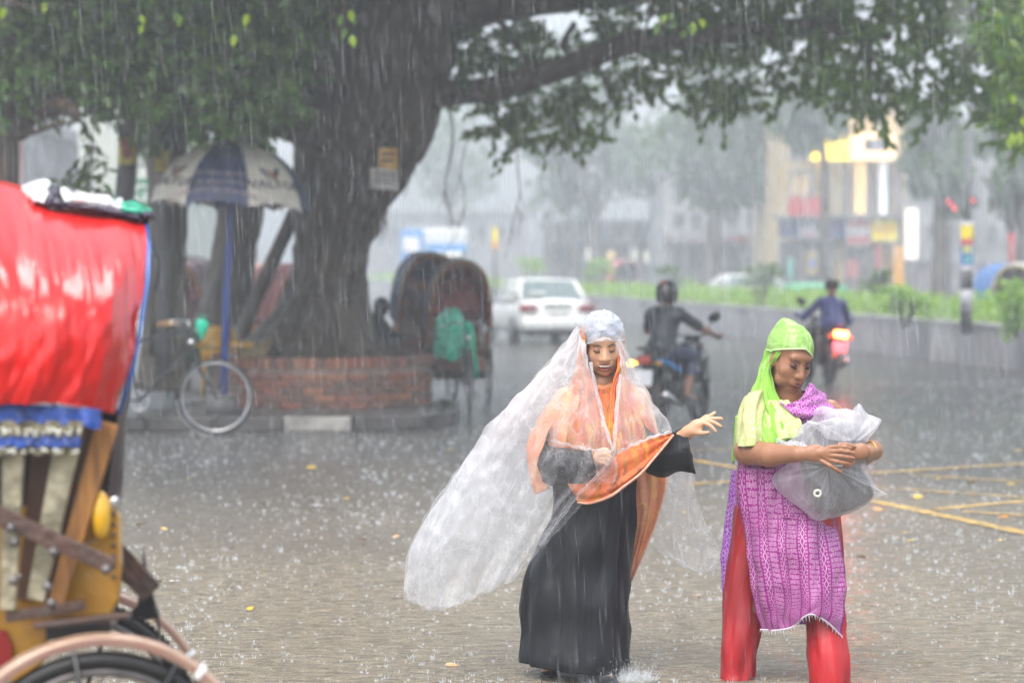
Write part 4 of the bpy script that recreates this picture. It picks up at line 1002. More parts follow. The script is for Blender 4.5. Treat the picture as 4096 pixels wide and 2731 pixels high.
# litter
M_lit_y = mat('fallen_leaf_yellow', (.62, .42, .03), rough=.3); M_lit_o = mat('fallen_leaf_orange', (.55, .25, .05), rough=.3)
lts = [(1222, 1868, 'y'), (1472, 2158, 'o'), (2765, 2380, 'o'), (3740, 1915, 'y'), (3902, 1930, 'y'), (4030, 1932, 'y'), (3660, 1993, 'y'), (3490, 2030, 'o'), (3528, 2033, 'o'), (3990, 2068, 'o'), (3605, 2125, 'y'), (3618, 2165, 'y'), (4002, 2162, 'y'), (3500, 2235, 'o'), (3930, 2190, 'o'), (1770, 1800, 'y'), (560, 1870, 'y'), (760, 1908, 'y'), (1600, 2140, 'o'), (640, 2110, 'y'), (930, 2106, 'o'), (540, 2100, 'y'), (610, 2325, 'y'), (3420, 2225, 'o'), (2740, 2050, 'y'), (4060, 1805, 'y'), (1230, 2540, 'o'), (1780, 2660, 'o'), (590, 2480, 'y'), (1000, 2440, 'y'), (1400, 1990, 'y'), (1050, 2010, 'y')]
LW = ['on the open road below the pale kerb stone', 'lying alone left of the plastic sheet hem', 'between the two walking women, near the violet hem', 'on the far yellow line by the wrapped bundle', 'just under the upper thin yellow line', 'on the upper thin yellow line at the right edge', 'between the two middle yellow lines right of the bundle', 'below the thick yellow line start, nearest the bundle', 'beside another one below the start of the thick yellow line', 'lying across the thick yellow line near the right edge', 'a step below the thick yellow line', 'right under another small one below the thick line', 'below the thick yellow line at the far right', 'right of the purple tunic on bare road', 'on bare road under the yellow lines, toward the right edge', 'on the road just below the parked rickshaws', 'near the kerb at the right edge of the red rickshaw', 'in the wet road straight below the bicycle wheel', 'left of the plastic sheet, halfway up it', 'right of the spiked rear bracket of the red rickshaw', 'below the white plastic scraps', 'close to the back of the red rickshaw body', 'low on the brown water beside the red rickshaw', 'by the knees of the red trousers, right side', 'in the gap between the women at sleeve height', 'at the right edge above the yellow lines', 'near the bottom of the picture left of centre', 'close to the bottom edge just left of the black robe', 'near the wheel of the red rickshaw on brown water', 'on brown water between the red rickshaw and the sheet', 'on dark road right of the white scraps', 'left of the white scraps']
for i, (x, y, c) in enumerate(lts):
    p = G(x, y, .012); o = bpy.data.objects.new('fallen_leaf', leaf_mesh(M_lit_y if c == 'y' else M_lit_o, 'fallen_leaf')); C.objects.link(o); o.location = p; s_ = rnd.uniform(.07, .11) * (1.15 if y < 2100 else .8); o.scale = (s_, s_, s_)
    o.rotation_euler = (rnd.uniform(-.3, .3), rnd.uniform(-.3, .3), rnd.uniform(0, 6.28)); o['category'] = 'leaf'; o['group'] = 'leaves fallen on the wet road'
    o['label'] = ('yellow' if c == 'y' else 'orange-brown') + ' fallen leaf ' + LW[i]
for i, (x, y, wd, lab) in enumerate(((1262, 2022, .10, 'larger white plastic scrap lying on the wet road left of the walkers'), (1190, 1985, .06, 'small white scrap behind the larger one on the road'), (1248, 1990, .05, 'torn white scrap beside the larger plastic piece'), (698, 2325, .06, 'thin white scrap on the brown water near the red rickshaw'), (905, 1762, .16, 'green and white packet lying below the bicycle wheel'), (2440, 2460, .03, 'tiny white fleck by the black robe'))):
    p = G(x, y, .012); q = MB(); n = 10
    q.rings([[Vector((wd * (j / (n - 1) - .5), wd * .35 * (r_ - .5) * (1 + .4 * sin(j)), .008 * abs(noise.noise(Vector((j * .6, r_ * 3, i)))) + .004)) for j in range(n)] for r_ in (0, .33, .66, 1)], cap=False, closed=False)
    o = q.build('plastic_scrap', M_white if i != 4 else mat('green_packet', (.2, .5, .3), rough=.3, col2=(.7, .8, .75), scale=12)); o.location = p; tag(o, lab, 'litter')
# ================================================================== VEHICLES
M_rub = mat('wet_rubber', (.014, .014, .015), rough=.35, var=.2); M_chr = mat('chrome', (.6, .6, .62), rough=.15, metal=1, var=.08); M_stl = mat('worn_steel', (.16, .15, .15), rough=.35, metal=.7, var=.3, scale=14)
M_blkm = mat('black_enamel', (.015, .016, .018), rough=.22, var=.2); M_dkfab = mat('black_vinyl', (.018, .018, .022), rough=.35, var=.2)
def wheel(parent, c, r, tyre=.022, spokes=32, name='wheel', steer=0, hubw=.05, sq=1, rimm=None, guard=False):
    """spoked wheel, axle along local y"""
    w_ = bpy.data.objects.new(name, None); C.objects.link(w_); w_.parent = parent; w_.location = c; w_.rotation_euler = (0, 0, steer)
    q = MB(); q.torus((0, 0, 0), r - tyre, tyre, (0, 1, 0), n=48, m=8); q.build('tyre', M_rub, w_)
    q = MB(); q.torus((0, 0, 0), r - 2.1 * tyre, tyre * .55, (0, 1, 0), n=48, m=6); q.build('rim', rimm or M_chr, w_)
    q = MB()
    for k in range(spokes):
        a = 2 * pi * k / spokes; s_ = 1 if k % 2 else -1; a2 = a + .5 * (1 if k % 4 < 2 else -1); rr = r - 2.2 * tyre
        q.tube([(cos(a2) * .025, s_ * hubw / 2, sin(a2) * .025), (cos(a) * rr, 0, sin(a) * rr)], .0014, n=3, cap=False)
    q.build('spokes', M_chr, w_)
    q = MB(); q.tube([(0, -hubw, 0), (0, hubw, 0)], .024, n=12); q.build('hub', M_stl, w_)
    return w_
def solid_wheel(parent, c, r, wd, rimr, name='wheel', rz=0):
    w_ = bpy.data.objects.new(name, None); C.objects.link(w_); w_.parent = parent; w_.location = c; w_.rotation_euler = (0, 0, rz)
    prof = [(rimr, -wd / 2), (r * .93, -wd / 2), (r, -wd * .36), (r, wd * .36), (r * .93, wd / 2), (rimr, wd / 2)]; n = 36
    q = MB(); q.rings([[Vector((cos(2 * pi * j / n) * a, y, sin(2 * pi * j / n) * a)) for j in range(n)] for a, y in prof], cap=False); q.build('tyre', M_rub, w_)
    q = MB(); q.rings([[Vector((cos(2 * pi * j / n) * a, y, sin(2 * pi * j / n) * a)) for j in range(n)] for a, y in ((rimr, -wd * .45), (rimr * .9, -wd * .35), (rimr * .3, -wd * .38), (.02, -wd * .42))], cap=True)
    for k in range(5): a = 2 * pi * k / 5; q.box((cos(a) * rimr * .6, -wd * .40, sin(a) * rimr * .6), (rimr * .7, .02, .05), Matrix.Rotation(-a, 3, 'Y'))
    q.build('rim', M_stl, w_); return w_

# ---- cycle rickshaw, x forward, rear axle at origin
def rickshaw(lab, hoodm, innerm, trimm, seatm, group=None, name='cycle_rickshaw', hood_lift=0, simple=False):
    t = thing(name, lab, 'rickshaw', (0, 0, 0), 0, group); M_fr_ = mat('rickshaw_frame', (.03, .028, .03), rough=.35, var=.3)
    for s_ in (-1, 1):
        wheel(t, (0, s_ * .46, .355), .355, spokes=24)
        q = MB(); m = 14; q.rings([[Vector((cos(a) * rr, s_ * .46 + y, .355 + sin(a) * rr)) for y, rr in ((-.035, .375), (0, .392), (.035, .375))] for a in np.linspace(.15, 2.4, m)], cap=False, closed=False); q.build('mudguard', mat('mudguard_paint', (.05, .045, .03), rough=.3, var=.4, scale=20), t)
    wheel(t, (1.85, 0, .355), .355, spokes=24)
    q = MB()
    q.tube([(0, -.5, .355), (0, .5, .355)], .015)
    for s_ in (-.22, .22): q.tube([(0, s_, .36), (.45, s_ * .8, .40), (.8, s_ * .3, .42), (1.0, 0, .32)], .016); q.tube([(-.3, s_, .62), (.35, s_, .62)], .014); q.tube([(0, s_, .36), (-.3, s_, .62)], .012); q.tube([(0, s_, .36), (.3, s_, .62)], .012)
    q.tube([(1.0, 0, .32), (1.58, 0, .80)], .016); q.tube([(.86, 0, .86), (1.6, 0, .86)], .016); q.tube([(1.0, 0, .32), (.86, 0, .92)], .016)
    q.build('frame', M_fr_, t)
    q = MB(); q.tube([(1.62, 0, .94), (1.6, 0, .82), (1.70, 0, .68)], .018)
    for s_ in (-.05, .05): q.tube([(1.68, s_, .72), (1.78, s_, .5), (1.85, s_, .355)], .012)
    q.build('fork', M_fr_, t)
    q = MB(); q.tube([(1.42, -.27, 1.0), (1.50, -.2, 1.04), (1.60, 0, 1.0), (1.50, .2, 1.04), (1.42, .27, 1.0)], .011); q.tube([(1.60, 0, 1.0), (1.61, 0, .93)], .013); q.build('handlebar', M_chr, t)
    for s_ in (-1, 1): q = MB(); q.tube([(1.38, s_ * .285, .99), (1.45, s_ * .26, 1.02)], .016); q.build('grip', M_dkfab, t)
    q = MB(); q.ell((1.70, 0, .86), (.035, .05, .045)); q.build('headlamp', M_chr, t)
    q = MB(); q.ell((.84, 0, .95), (.13, .08, .035)); q.build('saddle', M_dkfab, t)
    q = MB(); m = 12; q.rings([[Vector((1.85 + cos(a) * rr, y, .355 + sin(a) * rr)) for y, rr in ((-.03, .37), (0, .385), (.03, .37))] for a in np.linspace(.2, 2.6, m)], cap=False, closed=False); q.build('mudguard', M_fr_, t)
    q = MB(); q.torus((1.0, 0, .32), .09, .008, (0, 1, 0), n=20, m=5); q.tube([(1.0, -.09, .32), (1.0, .09, .32)], .012); q.tube([(1.0, .09, .32), (1.10, .1, .2)], .009); q.tube([(1.0, -.09, .32), (.9, -.1, .44)], .009); q.box((1.11, .14, .19), (.08, .09, .02)); q.box((.89, -.14, .45), (.08, .09, .02)); q.build('crank', M_stl, t)
    q = MB(); q.box((.42, 0, .44), (.42, .72, .03), bev=.01); q.box((.60, 0, .52), (.03, .72, .16), bev=.01); q.build('footboard', mat('footboard_paint', (.16, .07, .04), rough=.4, var=.4, scale=12), t, smooth=False)
    q = MB(); q.box((-.02, 0, .66), (.52, .84, .10), bev=.03); q.box((-.02, 0, .55), (.50, .80, .14), bev=.02); q.build('seat', seatm, t)
    q = MB(); q.box((.20, 0, .46), (.03, .78, .28), bev=.01); q.build('dark_gap_panel', M_dkfab, t, smooth=False)  # dark panel added to darken the open gap under the seat
    q = MB(); q.box((-.30, 0, .90), (.09, .80, .42), Matrix.Rotation(R(-14), 3, 'Y'), bev=.03); q.build('backrest', seatm, t)
    for s_ in (-1, 1): q = MB(); q.box((-.05, s_ * .44, .78), (.46, .05, .22), bev=.02); q.build('armrest', trimm, t)
    # folding hood: arch rings carried on bamboo hoops
    def arch(x, z0, w_, h_, n=22, tilt=0, off=0):
        out = []
        for j in range(n + 1):
            a = pi * j / n; y = math.copysign(abs(cos(a)) ** .72, cos(a)) * (w_ + off); z = z0 + max(0, sin(a)) ** .72 * (h_ + off)
            out.append(Vector((x + tilt * (z - z0), y, z)))
        return out
    prof = [(-.42, .98, .40, .34, -.10), (-.40, .96, .46, .60, -.08), (-.28, .95, .475, .74, -.02), (-.08, .94, .48, .80, .06), (.14, .93, .48, .81, .20), (.30, .93, .475, .79, .34)]
    q = MB(); q.cur = 0; q.rings([arch(x, z0, w_, h_, tilt=tl) for x, z0, w_, h_, tl in prof], cap=False, closed=False)
    q.rings([arch(-.41, .95, .41, .36, tilt=-.1), [Vector((-.36 - .0 * j, cos(pi * j / 22) * .4, .93)) for j in range(23)]], cap=False, closed=False); q.build('hood', hoodm, t)
    q = MB(); q.rings([arch(x + .012, z0, w_, h_, tilt=tl, off=-.016) for x, z0, w_, h_, tl in prof[1:]], cap=False, closed=False)
    q.rings([arch(-.39, .95, .41, .58, tilt=-.08), [Vector((-.37, cos(pi * j / 22) * .38, .70)) for j in range(23)]], cap=False, closed=False); q.build('hood_lining', innerm, t)
    for (x, z0, w_, h_, tl) in prof[1:]:
        q = MB(); q.tube([v for v in arch(x, z0, w_, h_, tilt=tl, off=.004)],   .013 if x < .3 else .016, n=6); q.build('hood_hoop', trimm if x > .2 else hoodm, t)
    for s_ in (-1, 1): q = MB(); q.tube([(-.1, s_ * .47, .93), (.12, s_ * .47, .78), (.0, s_ * .46, .62)], .014); q.build('hood_stay', M_fr_, t)
    q = MB(); x, z0, w_, h_, tl = prof[-1]
    av = arch(x, z0, w_, h_, tilt=tl, off=.0)
    for k in range(len(av) - 1):
        p, p2 = av[k], av[k + 1]; mid = (p + p2) / 2; dn = Vector((.0, -mid.y * .16, -.05)) + Vector((.01, 0, -.012 * (k % 2))); q.prism([p, p2, mid + dn], (.012, 0, 0))
    q.build('fringe', trimm, t, smooth=False)
    return t
M_hn = mat('navy_hood_vinyl', (.015, .03, .09), rough=.3, var=.2, scale=4, bump=.4); M_hi = mat('maroon_lining', (.34, .035, .035), rough=.5, var=.4, scale=7, bump=.5, bscale=14)
M_htr = mat('painted_trim', (.17, .13, .01), rough=.4, col2=(.28, .05, .02), scale=18); M_hi2 = mat('patched_lining', (.02, .07, .28), rough=.5, col2=(.40, .12, .03), scale=5, bump=.5, bscale=14)
M_seat_r = mat('rexine_seat_brown', (.13, .04, .025), rough=.35, var=.4, scale=9)
r1 = rickshaw('parked cycle rickshaw with maroon lined hood and green plastic over its saddle', M_hn, M_hi, M_htr, M_seat_r, 'rickshaws parked by the big tree')
r1.location = (-.66, 29.75, 0); r1.rotation_euler = (0, 0, math.atan2(-2.15, .20)); r1.scale = (1.0, .80, 1.02)
r2 = rickshaw('parked cycle rickshaw with patched blue and rust lining, just behind the green draped one', mat('dark_blue_hood', (.012, .035, .10), rough=.3, bump=.4), M_hi2, M_htr, M_seat_r, 'rickshaws parked by the big tree')
r2.location = (-1.14, 31.4, 0); r2.rotation_euler = (0, 0, R(-78)); r2.scale = (1.04, .82, 1.08)
M_redh = mat('dusty_red_hood', (.20, .045, .04), rough=.4, var=.2, bump=.3); M_pink = mat('faded_pink_hood', (.45, .24, .22), rough=.5)
r3 = rickshaw('parked rickshaw with a dusty red hood seen between the big trunk and the leaning prop', M_redh, M_redh, M_htr, M_seat_r, 'rickshaws parked by the big tree'); r3.location = (P(1125, 1100, 35).x, 35.0, 0); r3.rotation_euler = (0, 0, R(-40)); r3.scale = (1.0,) * 3
r4 = rickshaw('rickshaw with a faded pink hood further off behind the leaning prop', M_pink, M_redh, M_htr, M_seat_r, 'rickshaws parked by the big tree'); r4.location = (P(1035, 1100, 50).x, 50.0, 0); r4.rotation_euler = (0, 0, R(-60))
r5 = rickshaw('dark maroon hooded rickshaw behind the yellow plastic chair', mat('dark_maroon_hood', (.06, .02, .03), rough=.4), M_hi, M_htr, M_seat_r, 'rickshaws parked by the big tree'); r5.location = (P(770, 1100, 36).x, 36.0, .13); r5.rotation_euler = (0, 0, R(-120)); r5.scale = (.98,) * 3
r6 = rickshaw('blue hooded rickshaw beyond the median near the white placards', mat('sky_blue_hood', (.05, .16, .42), rough=.35), mat('brown_lining', (.16, .09, .07)), mat('yellow_trim', (.4, .33, .12)), M_seat_r, 'rickshaws beyond the median'); r6.location = (P(4000, 1200, 52).x, 52.0, 0.0); r6.rotation_euler = (0, 0, R(-70))
r7 = rickshaw('pink hooded rickshaw in the mist beyond the hedge', mat('pink_hood', (.55, .18, .20), rough=.4), mat('grey_lining', (.10, .11, .11)), M_pink, M_seat_r, 'rickshaws beyond the median'); r7.location = (P(2490, 1200, 92).x, 92.0, 0.0); r7.rotation_euler = (0, 0, R(-75)); r7.scale = (1.1,) * 3
# green plastic sheet draped over the saddle and handlebar of the first rickshaw
M_grn = mat('green_polythene', (.003, .50, .30), rough=.2, var=.15, scale=4, bump=.5, bscale=12, coat=.3)
gs = thing('green_sheet', 'green plastic sheet draped over the saddle of the nearest parked rickshaw', 'plastic sheet', P(1815, 1500, 28.7)); gs.location.z = .5
q = MB(); YY = 28.8
g = sheet([[(1775, 1245, 28.95), (1795, 1232, 28.8), (1825, 1232, 28.8), (1845, 1250, 28.95)], [(1745, 1290, 29.0), (1790, 1262, 28.66), (1835, 1265, 28.64), (1858, 1290, 28.9)], [(1736, 1350, 29.05), (1785, 1330, 28.6), (1835, 1320, 28.56), (1862, 1330, 28.8)], [(1734, 1400, 29.05), (1780, 1400, 28.58), (1830, 1390, 28.52), (1860, 1370, 28.75)], [(1737, 1430, 29.05), (1775, 1432, 28.6), (1810, 1442, 28.55), (1845, 1425, 28.7)]], 34, 30)
grid_mesh(q, wrinkle(g, .03, 3, .4, 5, fine=.5)); g = sheet([[(1850, 1300, 28.2), (1865, 1285, 28.1), (1885, 1290, 28.05)], [(1855, 1340, 28.25), (1878, 1320, 28.0), (1898, 1330, 28.05)], [(1862, 1400, 28.3), (1885, 1390, 28.0), (1905, 1400, 28.1)], [(1870, 1470, 28.3), (1895, 1465, 28.1), (1912, 1475, 28.15)], [(1890, 1500, 28.3), (1900, 1510, 28.2), (1912, 1515, 28.2)]], 14, 24)
grid_mesh(q, wrinkle(g, .02, 2, .4, 6)); q.build('drape', M_grn, gs, world=True)

# ---- bicycle
def bicycle():
    t = thing('bicycle', 'old black bicycle leaning near the kerb with a green bag on its handlebar', 'bicycle', (P(700, 1700, 24.5).x, 24.5, 0))
    k = .385; Yb = 24.5; fx = P(862, 1585, Yb).x - t.location.x; cx = P(556, 1588, Yb).x - t.location.x; rx = cx - .50; z = k
    cols = mat('bicycle_frame_paint', (.02, .022, .03), rough=.25, var=.3)
    wheel(t, (fx, 0, z), k, tyre=.02, spokes=36); wheel(t, (rx, 0, z), k, tyre=.02, spokes=36)
    hx, hz = P(777, 1395, Yb).x - t.location.x, P(777, 1395, Yb).z; sx = cx - .17
    bb = (cx, 0, .345); hd = (hx - .02, 0, hz + .02); ht = (hx - .05, 0, hz + .19); st = (sx, 0, .97)
    q = MB(); q.tube([bb, hd], .015); q.tube([ht, (st[0], 0, st[2] - .05)], .014); q.tube([bb, st], .014); q.tube([hd, ht], .018)
    for s_ in (-.04, .04): q.tube([(bb[0], s_ * .6, bb[2]), (rx, s_, z)], .009); q.tube([(st[0], s_ * .4, st[2] - .05), (rx, s_, z)], .008)
    q.build('frame', cols, t)
    q = MB()
    for s_ in (-.045, .045): q.tube([(hx, s_ * .8, hz), (hx + .05, s_, hz - .22), (fx - .02, s_, z + .06), (fx, s_, z)], [.013, .012, .010, .008])
    q.build('fork', cols, t)
    q = MB(); q.tube([ht, (ht[0] - .02, 0, ht[2] + .10)], .012); q.tube([(ht[0] - .26, -.26, ht[2] + .05), (ht[0] - .12, -.27, ht[2] + .09), (ht[0] + .02, -.12, ht[2] + .10), (ht[0] + .02, .12, ht[2] + .10), (ht[0] - .12, .27, ht[2] + .09), (ht[0] - .26, .26, ht[2] + .05)], .011); q.build('handlebar', M_chr, t)
    for s_ in (-1, 1): q = MB(); q.tube([(ht[0] - .30, s_ * .26, ht[2] + .045), (ht[0] - .16, s_ * .268, ht[2] + .08)], .017); q.build('grip', mat('tan_grip', (.35, .2, .07), rough=.4), t)
    q = MB(); q.tube([(ht[0] - .18, -.2, ht[2] + .06), (ht[0] + .05, -.02, ht[2] + .02), (hx + .02, -.02, hz + .02)], .004); q.tube([(ht[0] - .18, .2, ht[2] + .06), (ht[0] + .05, .02, ht[2] + .02), (hx + .02, .02, hz - .02)], .004); q.build('brake_rod', M_chr, t)
    q = MB(); q.ell((sx - .03, 0, 1.0), (.14, .09, .035)); q.tube([st, (sx - .01, 0, 1.0)], .012); q.build('saddle', M_dkfab, t)
    q = MB(); q.torus(bb, .094, .009, (0, 1, 0), n=28, m=5, sq=.4)
    for a in range(5): a_ = 2 * pi * a / 5; q.tube([(bb[0], -.0, bb[2]), (bb[0] + cos(a_) * .09, 0, bb[2] + sin(a_) * .09)], .006, n=4)
    q.build('chainring', M_chr, t)
    q = MB(); q.tube([(bb[0], -.05, bb[2]), (bb[0], .05, bb[2])], .015); q.tube([(bb[0], -.055, bb[2]), (bb[0] + .01, -.06, bb[2] + .16)], .009); q.tube([(bb[0], .055, bb[2]), (bb[0] - .01, .06, bb[2] - .16)], .009); q.build('crank', M_chr, t)
    for s_, dz in ((-1, .17), (1, -.17)): q = MB(); q.box((bb[0] - s_ * .01, s_ * .10, bb[2] + dz), (.08, .08, .025)); q.build('pedal', M_dkfab, t)
    q = MB(); q.torus((fx, 0, z), k + .018, .016, (0, 1, 0), n=22, m=6, a0=R(-175), a1=R(-80), sq=1.6); q.build('mudguard', mat('chrome_mudguard', (.3, .3, .3), rough=.2, metal=.8), t)
    q = MB(); q.torus((rx, 0, z), k + .018, .016, (0, 1, 0), n=22, m=6, a0=R(-200), a1=R(-40), sq=1.6); q.build('mudguard', mat('chrome_mudguard', (0, 0, 0)), t)
    q = MB(); q.box((rx - .05, 0, .86), (.42, .13, .02)); q.tube([(rx - .2, -.06, .86), (rx, -.05, z)], .006); q.tube([(rx - .2, .06, .86), (rx, .05, z)], .006); q.build('carrier', M_stl, t)
    q = MB(); q.ell((hx - .03, -.02, hz + .06), (.04, .05, .05)); q.build('headlamp', M_chr, t)
    return t, ht
bike, ht = bicycle(); bike.rotation_euler = (R(-3), 0, 0)
gb = thing('plastic_bag', 'small bright green plastic bag hung on the bicycle handlebar', 'bag', P(808, 1310, 24.35))
q = MB(); rr_ = [(.02, .085), (.05, .08), (.062, .05), (.06, .01), (.052, -.03), (.035, -.065), (.018, -.10), (.004, -.13)]
q.rings([[Vector((cos(2 * pi * j / 18) * r * (1 + .12 * sin(j * 2.3 + z * 40)), sin(2 * pi * j / 18) * r * .7 * (1 + .12 * cos(j * 1.9)), z)) for j in range(18)] for r, z in rr_]); q.build('pouch', mat('bright_green_polythene', (.0, .55, .34), rough=.22, var=.15, scale=20, bump=.5), gb)
q = MB(); q.torus((0, .01, .10), .028, .004, (0, 1, 0), n=16, m=5); q.build('handle_loop', mat('bright_green_polythene', (0, 0, 0)), gb)

# ---- plastic chairs and table under the umbrella
def chair(lab, col, x, Y, rz, z0=.13):
    t = thing('plastic_chair', lab, 'chair', (P(x, 1400, Y).x, Y, z0), rz, 'plastic chairs by the tea stall'); m = mat('chair_' + col[0], col[1], rough=.3, var=.12)
    q = MB(); n = 12; q.rings([[Vector((-.22 + .10 * abs(2 * j / n - 1) ** 2 * 1.0 + dx, (2 * j / n - 1) * w_, zz)) for j in range(n + 1)] for zz, w_, dx in ((.42, .22, 0), (.55, .23, -.03), (.68, .22, -.06), (.78, .17, -.08), (.83, .10, -.09))], cap=False, closed=False); o = q.build('backrest', m, t); o.modifiers.new('thickness', 'SOLIDIFY').thickness = .015
    q = MB(); q.box((0, 0, .42), (.42, .42, .035), bev=.015); q.build('seat', m, t)
    for sx in (-1, 1):
        for sy in (-1, 1): q = MB(); q.tube([(sx * .17, sy * .18, .41), (sx * .21, sy * .22, 0)], [.026, .018], n=6); q.build('leg', m, t)
        q = MB(); q.tube([(-.24, sx * .22, .62), (.0, sx * .25, .62), (.16, sx * .23, .60), (.18, sx * .20, .43)], [.016, .02, .02, .018], n=6); q.build('armrest', m, t)
    return t
Cy, Cg = ('yellow', (.62, .33, .02)), ('green', (.03, .15, .07))
chair('yellow plastic chair with rounded back beside the umbrella pole', Cy, 884, 28.9, R(95)).scale = (1.0, 1.0, 1.05)
chair('green plastic chair left of the yellow one, against the pale trunk', Cg, 762, 29.2, R(85)).scale = (1.05,) * 3
chair('green plastic chair mostly hidden behind the yellow one', Cg, 940, 30.4, R(100))
t = thing('tea_table', 'green table with a yellow edge in front of the plastic chairs', 'table', (P(880, 1400, 27.6).x, 27.6, .13)); q = MB(); q.box((0, 0, .66), (1.05, .5, .03), bev=.01); q.build('tabletop', mat('table_green', (.03, .14, .08), rough=.35), t, smooth=False)
q = MB(); q.box((-.05, -.255, .69), (.92, .02, .06), bev=.006); q.build('edge_board', mat('chair_yellow', (0, 0, 0)), t, smooth=False)
for sx in (-1, 1):
    for sy in (-1, 1): q = MB(); q.tube([(sx * .46, sy * .2, .64), (sx * .48, sy * .22, 0)], .02, n=6); q.build('leg', M_dkfab, t)
t = thing('yellow_sack', 'torn yellow sack lying against the tree roots', 'sack', P(1040, 1415, 27.1)); t.location.z = .66
q = MB(); g = sheet([[(960, 1400, 27.2), (1010, 1385, 27.1), (1060, 1360, 27.15), (1085, 1345, 27.3)], [(955, 1418, 26.95), (1010, 1412, 26.9), (1060, 1392, 26.95), (1092, 1362, 27.1)], [(962, 1430, 26.9), (1015, 1428, 26.85), (1062, 1415, 26.88), (1085, 1385, 27.0)]], 24, 14); grid_mesh(q, wrinkle(g, .03, 3, 1, 4)); q.build('cloth', mat('dull_yellow_sacking', (.20, .13, .04), rough=.6, var=.3, scale=10), t, world=True)

# ---- white saloon car, x forward
def car():
    t = thing('white_car', 'white saloon car driving away through the rain with its rear toward us', 'car', (P(2232, 1300, 52).x, 52.2, 0), math.atan2(.9897, -.143) + R(4))
    paint = mat('white_car_paint', (.72, .74, .72), rough=.2, var=.03, coat=.5); L_, W_ = 4.4, 1.68
    # x from rear (0) to front (4.4): (x, z_top, z_bottom, half width at belt)
    st = [(0, .62, .36, .70), (.03, .93, .30, .78), (.12, .98, .24, .82), (.5, 1.01, .22, .84), (1.2, 1.0, .2, .845), (2.2, .97, .2, .845), (3.2, .93, .2, .84), (3.9, .80, .22, .80), (4.3, .66, .28, .72), (4.4, .5, .34, .6)]
    rings = []
    for x, zt, zb, hw in st:
        zs = (zb, zb + .12, (zt + zb) / 2, zt - .12, zt); ws = (hw * .88, hw * .98, hw, hw * .97, hw * .86)
        r = [Vector((x, -w_, z)) for z, w_ in zip(zs, ws)] + [Vector((x, w_, z)) for z, w_ in list(zip(zs, ws))[::-1]]; rings.append(r)
    q = MB(); q.rings(rings); body = q.build('body', paint, t); md = body.modifiers.new('round', 'SUBSURF'); md.levels = 1; md.render_levels = 1
    def gh(x, z, hw): return [Vector((x, -hw, z)), Vector((x, hw, z))]
    # cabin
    cb = [(.52, .98, .70), (1.02, 1.36, .60), (1.35, 1.41, .58), (2.1, 1.42, .58), (2.45, 1.37, .58), (3.15, .95, .68)]
    q = MB(); q.rings([[Vector((x, -hw, z)), Vector((x, -hw * .55, z + (.02 if 0 < i < 5 else 0))), Vector((x, hw * .55, z + (.02 if 0 < i < 5 else 0))), Vector((x, hw, z))] for i, (x, z, hw) in enumerate(cb) if 1 <= i <= 4], cap=False, closed=False); q.build('roof', paint, t)
    q = MB()   # pillars
    for s_ in (-1, 1):
        for (a, c) in (((.52, .98, .72), (1.02, 1.37, .60)), ((2.45, 1.37, .58), (3.15, .95, .70)), ((1.75, 1.40, .6), (1.72, .96, .78)), ((1.02, 1.37, .60), (2.45, 1.37, .60))): q.tube([(a[0], s_ * a[2], a[1]), (c[0], s_ * c[2], c[1])], .045, n=6)
        q.tube([(.7, s_ * .80, .99), (3.1, s_ * .80, .95)], .03, n=6); q.tube([(1.02, s_ * .62, 1.36), (.95, s_ * .80, 1.0)], .05, n=6)
    q.build('pillar', paint, t)
    gl = mat('car_glass', (.14, .19, .19), rough=.06, var=.1); q = MB(); q._add([(.545, -.68, .985), (.545, .68, .985), (1.01, .56, 1.36), (1.01, -.56, 1.36)], [(0, 1, 2, 3)]); q.build('rear_window', gl, t)
    q = MB(); q._add([(3.12, -.66, .955), (3.12, .66, .955), (2.46, .55, 1.36), (2.46, -.55, 1.36)], [(0, 1, 2, 3)]); q.build('windscreen', gl, t)
    for s_ in (-1, 1):
        q = MB(); q._add([(.80, s_ * .775, 1.0), (1.72, s_ * .775, .98), (1.76, s_ * .61, 1.38), (1.05, s_ * .61, 1.37)], [(0, 1, 2, 3)]); q.build('side_window', gl, t)
        q = MB(); q._add([(1.76, s_ * .775, .98), (2.95, s_ * .75, .965), (2.42, s_ * .60, 1.35), (1.79, s_ * .61, 1.38)], [(0, 1, 2, 3)]); q.build('side_window', gl, t)
        for x, r in ((.85, .31), (3.5, .31)):
            solid_wheel(t, (x, s_ * .76, .31), .31, .19, .2).rotation_euler = (0, 0, 0 if s_ < 0 else pi)
            q = MB(); q.torus((x, s_ * .835, .31), .34, .02, (0, 1, 0), n=20, m=6, a0=R(-180), a1=0); q.build('wheel_arch', M_rub, t)
        lm = mat('tail_lamp_red', (.22, .025, .03), rough=.25); q = MB(); q.box((-.0, s_ * .62, .80), (.10, .30, .17), bev=.03); q.box((.07, s_ * .775, .81), (.16, .10, .15), bev=.03); q.build('tail_lamp', lm, t)
        q = MB(); q.ell((2.95, s_ * .90, 1.0), (.05, .10, .07)); q.build('mirror', paint, t)
    q = MB(); q.box((-.05, 0, .47), (.16, 1.60, .22), bev=.05); q.build('bumper', paint, t)
    q = MB(); q.box((-.09, 0, .38), (.10, 1.5, .03)); q.build('bumper_trim', M_sgrey, t, smooth=False)
    q = MB(); q.box((-.012, 0, .72), (.03, .50, .14), bev=.01); q.build('number_plate', mat('plate_white', (.6, .62, .6)), t, smooth=False)
    q = MB(); q.box((-.0, 0, .86), (.05, .60, .05), bev=.01); q.build('boot_trim', mat('dark_trim', (.12, .14, .13)), t, smooth=False)
    q = MB(); q.box((.60, .32, 1.30 - .20), (.02, .34, .13), Matrix.Rotation(R(-50), 3, 'Y')); q.build('sticker', M_white, t, smooth=False)
